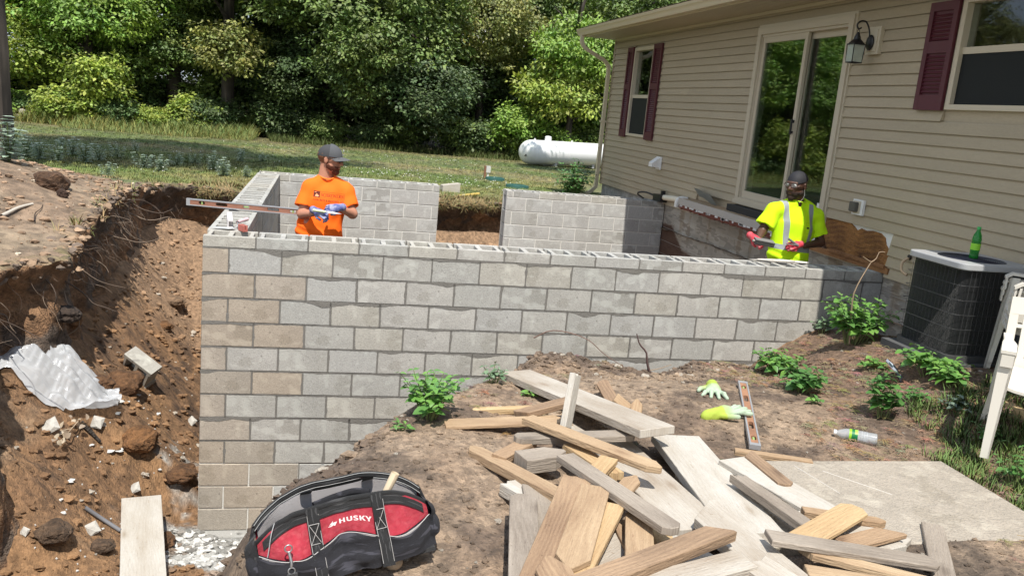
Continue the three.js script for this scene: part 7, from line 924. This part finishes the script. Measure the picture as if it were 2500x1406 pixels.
{ // man in the yellow safety shirt, head turned the other way
  const z = -0.56, P = (u, v, d = z) => atZ(u, v, d); const ft = P(1930, 640); const feet = V(ft.x, -0.92, z - 0.02);
  mason({
    hs: 1.13, label: 'man in yellow safety shirt with grey bands and dark skull cap, holding tools', feet, skin: [0.085, 0.038, 0.022], hip: 0.178, waist: 0.18, chestR: 0.185, hem: -0.1, sleeve: 0.74, slR: 0.092, collar: [0.5, 0.72, 0.02], bothSides: true,
    j: { pelvis: P(1923, 668), waist: P(1925, 625), chest: P(1937, 556), neck: P(1948, 491, -0.58), head: P(1946, 453, -0.55), shR: P(1892, 513, -0.55), shL: P(1993, 528, -0.59), elR: P(1862, 563, -0.52), wrR: P(1853, 584, -0.4), elL: P(2004, 592, -0.55), wrL: P(1966, 600, -0.43), haR: P(1846, 585, -0.36), haL: P(1944, 598, -0.39) },
    look: V(-0.86, -0.03, 0.5), tilt: V(0.04, 1, 0), finR: V(0.55, -0.45, 0.6), backR: V(-0.55, 0.55, 0.6), finL: V(-0.9, -0.1, 0.35), backL: V(0.2, 0.45, 0.85), glove: [[0.55, 0.03, 0.055], [0.5, 0.16, 0.17]], curl: 1.0,
    beard: [0.03, 0.016, 0.012], frame: [0.05, 0.02, 0.015], lens: clear, jean: [0.2, 0.27, 0.38],
    print: () => canvas(1024, 1024, c => { c.fillStyle = '#c4f200'; c.fillRect(0, 0, 1024, 1024); c.fillStyle = '#8f9496'; const X = x => (x + 0.4) / 0.8 * 1024, Y = y => 1024 - (y + 0.5) / 0.8 * 1024; for (const s of [-1, 1]) { c.save(); c.translate(X(s < 0 ? -0.15 : 0.135), Y(0.25)); c.rotate(s * 0.05); c.fillRect(-32, 0, 64, Y(-0.19) - Y(0.25)); c.restore(); } c.fillRect(0, Y(-0.17), 1024, 64); c.strokeStyle = '#9fc400'; c.lineWidth = 3; c.strokeRect(X(0.05), Y(0.07), 120, 130); c.fillStyle = '#8f9496'; c.fillStyle = '#20241f'; c.fillRect(X(0.06), Y(0.03), 36, 22); }),
    headwear: put => { put('skull_cap', skullCapGeo(-0.28), mat([0.013, 0.013, 0.017], 0.75)); put('ear_plug_cord', tube([[0.08, -0.02, 0], [0.085, -0.08, 0.0], [0.06, -0.14, 0.02]], 0.0015, 8, 4), mat([0.5, 0.5, 0.48], 0.6)); },
  });
  const a = P(1843, 588, -0.33), b = P(1888, 597, -0.33), d = b.clone().sub(a).normalize(); const T = thing('rubbing_float', 'grey masonry float held by the man in the yellow shirt', 'float', [a.x, a.y, a.z]); const m = new THREE.Matrix4().makeBasis(d, V(0, 1, 0), d.clone().cross(V(0, 1, 0)).normalize()); part(T, 'blade', chamfer(0.2, 0.045, 0.06, 0.004).rotateX(0.35).applyMatrix4(m).translate(...d.clone().multiplyScalar(0.1).toArray()), mat([0.07, 0.068, 0.065], 0.85, { bumpMap: grainB, bumpScale: 0.004 })); part(T, 'top_edge', chamfer(0.202, 0.008, 0.062, 0.002).translate(0, 0.026, 0).rotateX(0.35).applyMatrix4(m).translate(...d.clone().multiplyScalar(0.1).toArray()), mat([0.16, 0.155, 0.15], 0.9)); part(T, 'handle', cyl(d.clone().multiplyScalar(-0.02), d.clone().multiplyScalar(0.1).add(V(0, 0.01, 0)), 0.012), mat([0.3, 0.27, 0.24], 0.8));
  const e = P(1926, 583, -0.36), f = P(1950, 600, -0.36); const Jn = thing('brick_jointer', 'small steel jointing tool in the left glove of the man in yellow', 'jointer', [e.x, e.y, e.z]); part(Jn, 'rod', cyl(V(0, 0, 0), f.clone().sub(e), 0.012, 0.01), mat([0.3, 0.3, 0.3], 0.4, { metalness: 0.6 })); part(Jn, 'tip', cyl(P(1921, 596, -0.35).sub(e), P(1948, 598, -0.35).sub(e), 0.004, 0.007), mat([0.25, 0.25, 0.25], 0.4, { metalness: 0.6 }));
}
{ // staging the masons stand on, inside the walls
  const st = (label, x, z, y) => { const T = thing('staging', label, 'staging', [x, y, z], 0, 'plank staging inside the walls'); for (const o of [-0.13, 0.13]) part(T, 'plank', boxUVgrain(box(1.5, 0.045, 0.24, 0, -0.0225, o), o, 0), WM.white[0]); for (const s of [-0.55, 0.55]) { const h = y + 2.43 - 0.045; part(T, 'trestle', merge([bb(s - 0.03, -0.045 - 0.06, -0.26, s + 0.03, -0.045, 0.26), cyl(V(s, -0.1, -0.2), V(s, -0.045 - h, -0.32), 0.022), cyl(V(s, -0.1, 0.2), V(s, -0.045 - h, 0.3), 0.022), bb(s - 0.015, -h * 0.6, -0.25, s + 0.015, -h * 0.6 + 0.05, 0.25)]), WM.brown[0]); } };
  st('plank staging under the man in the orange shirt', atZ(786, 575, -1).x, -1.02, -1.0); st('plank staging under the man in the yellow shirt', 5.3, -0.66, -0.92);
}
scene.traverse(o => { if (o.isMesh && o.name !== 'sky') { o.castShadow = true; o.receiveShadow = true; } });
renderer.render(scene, camera);
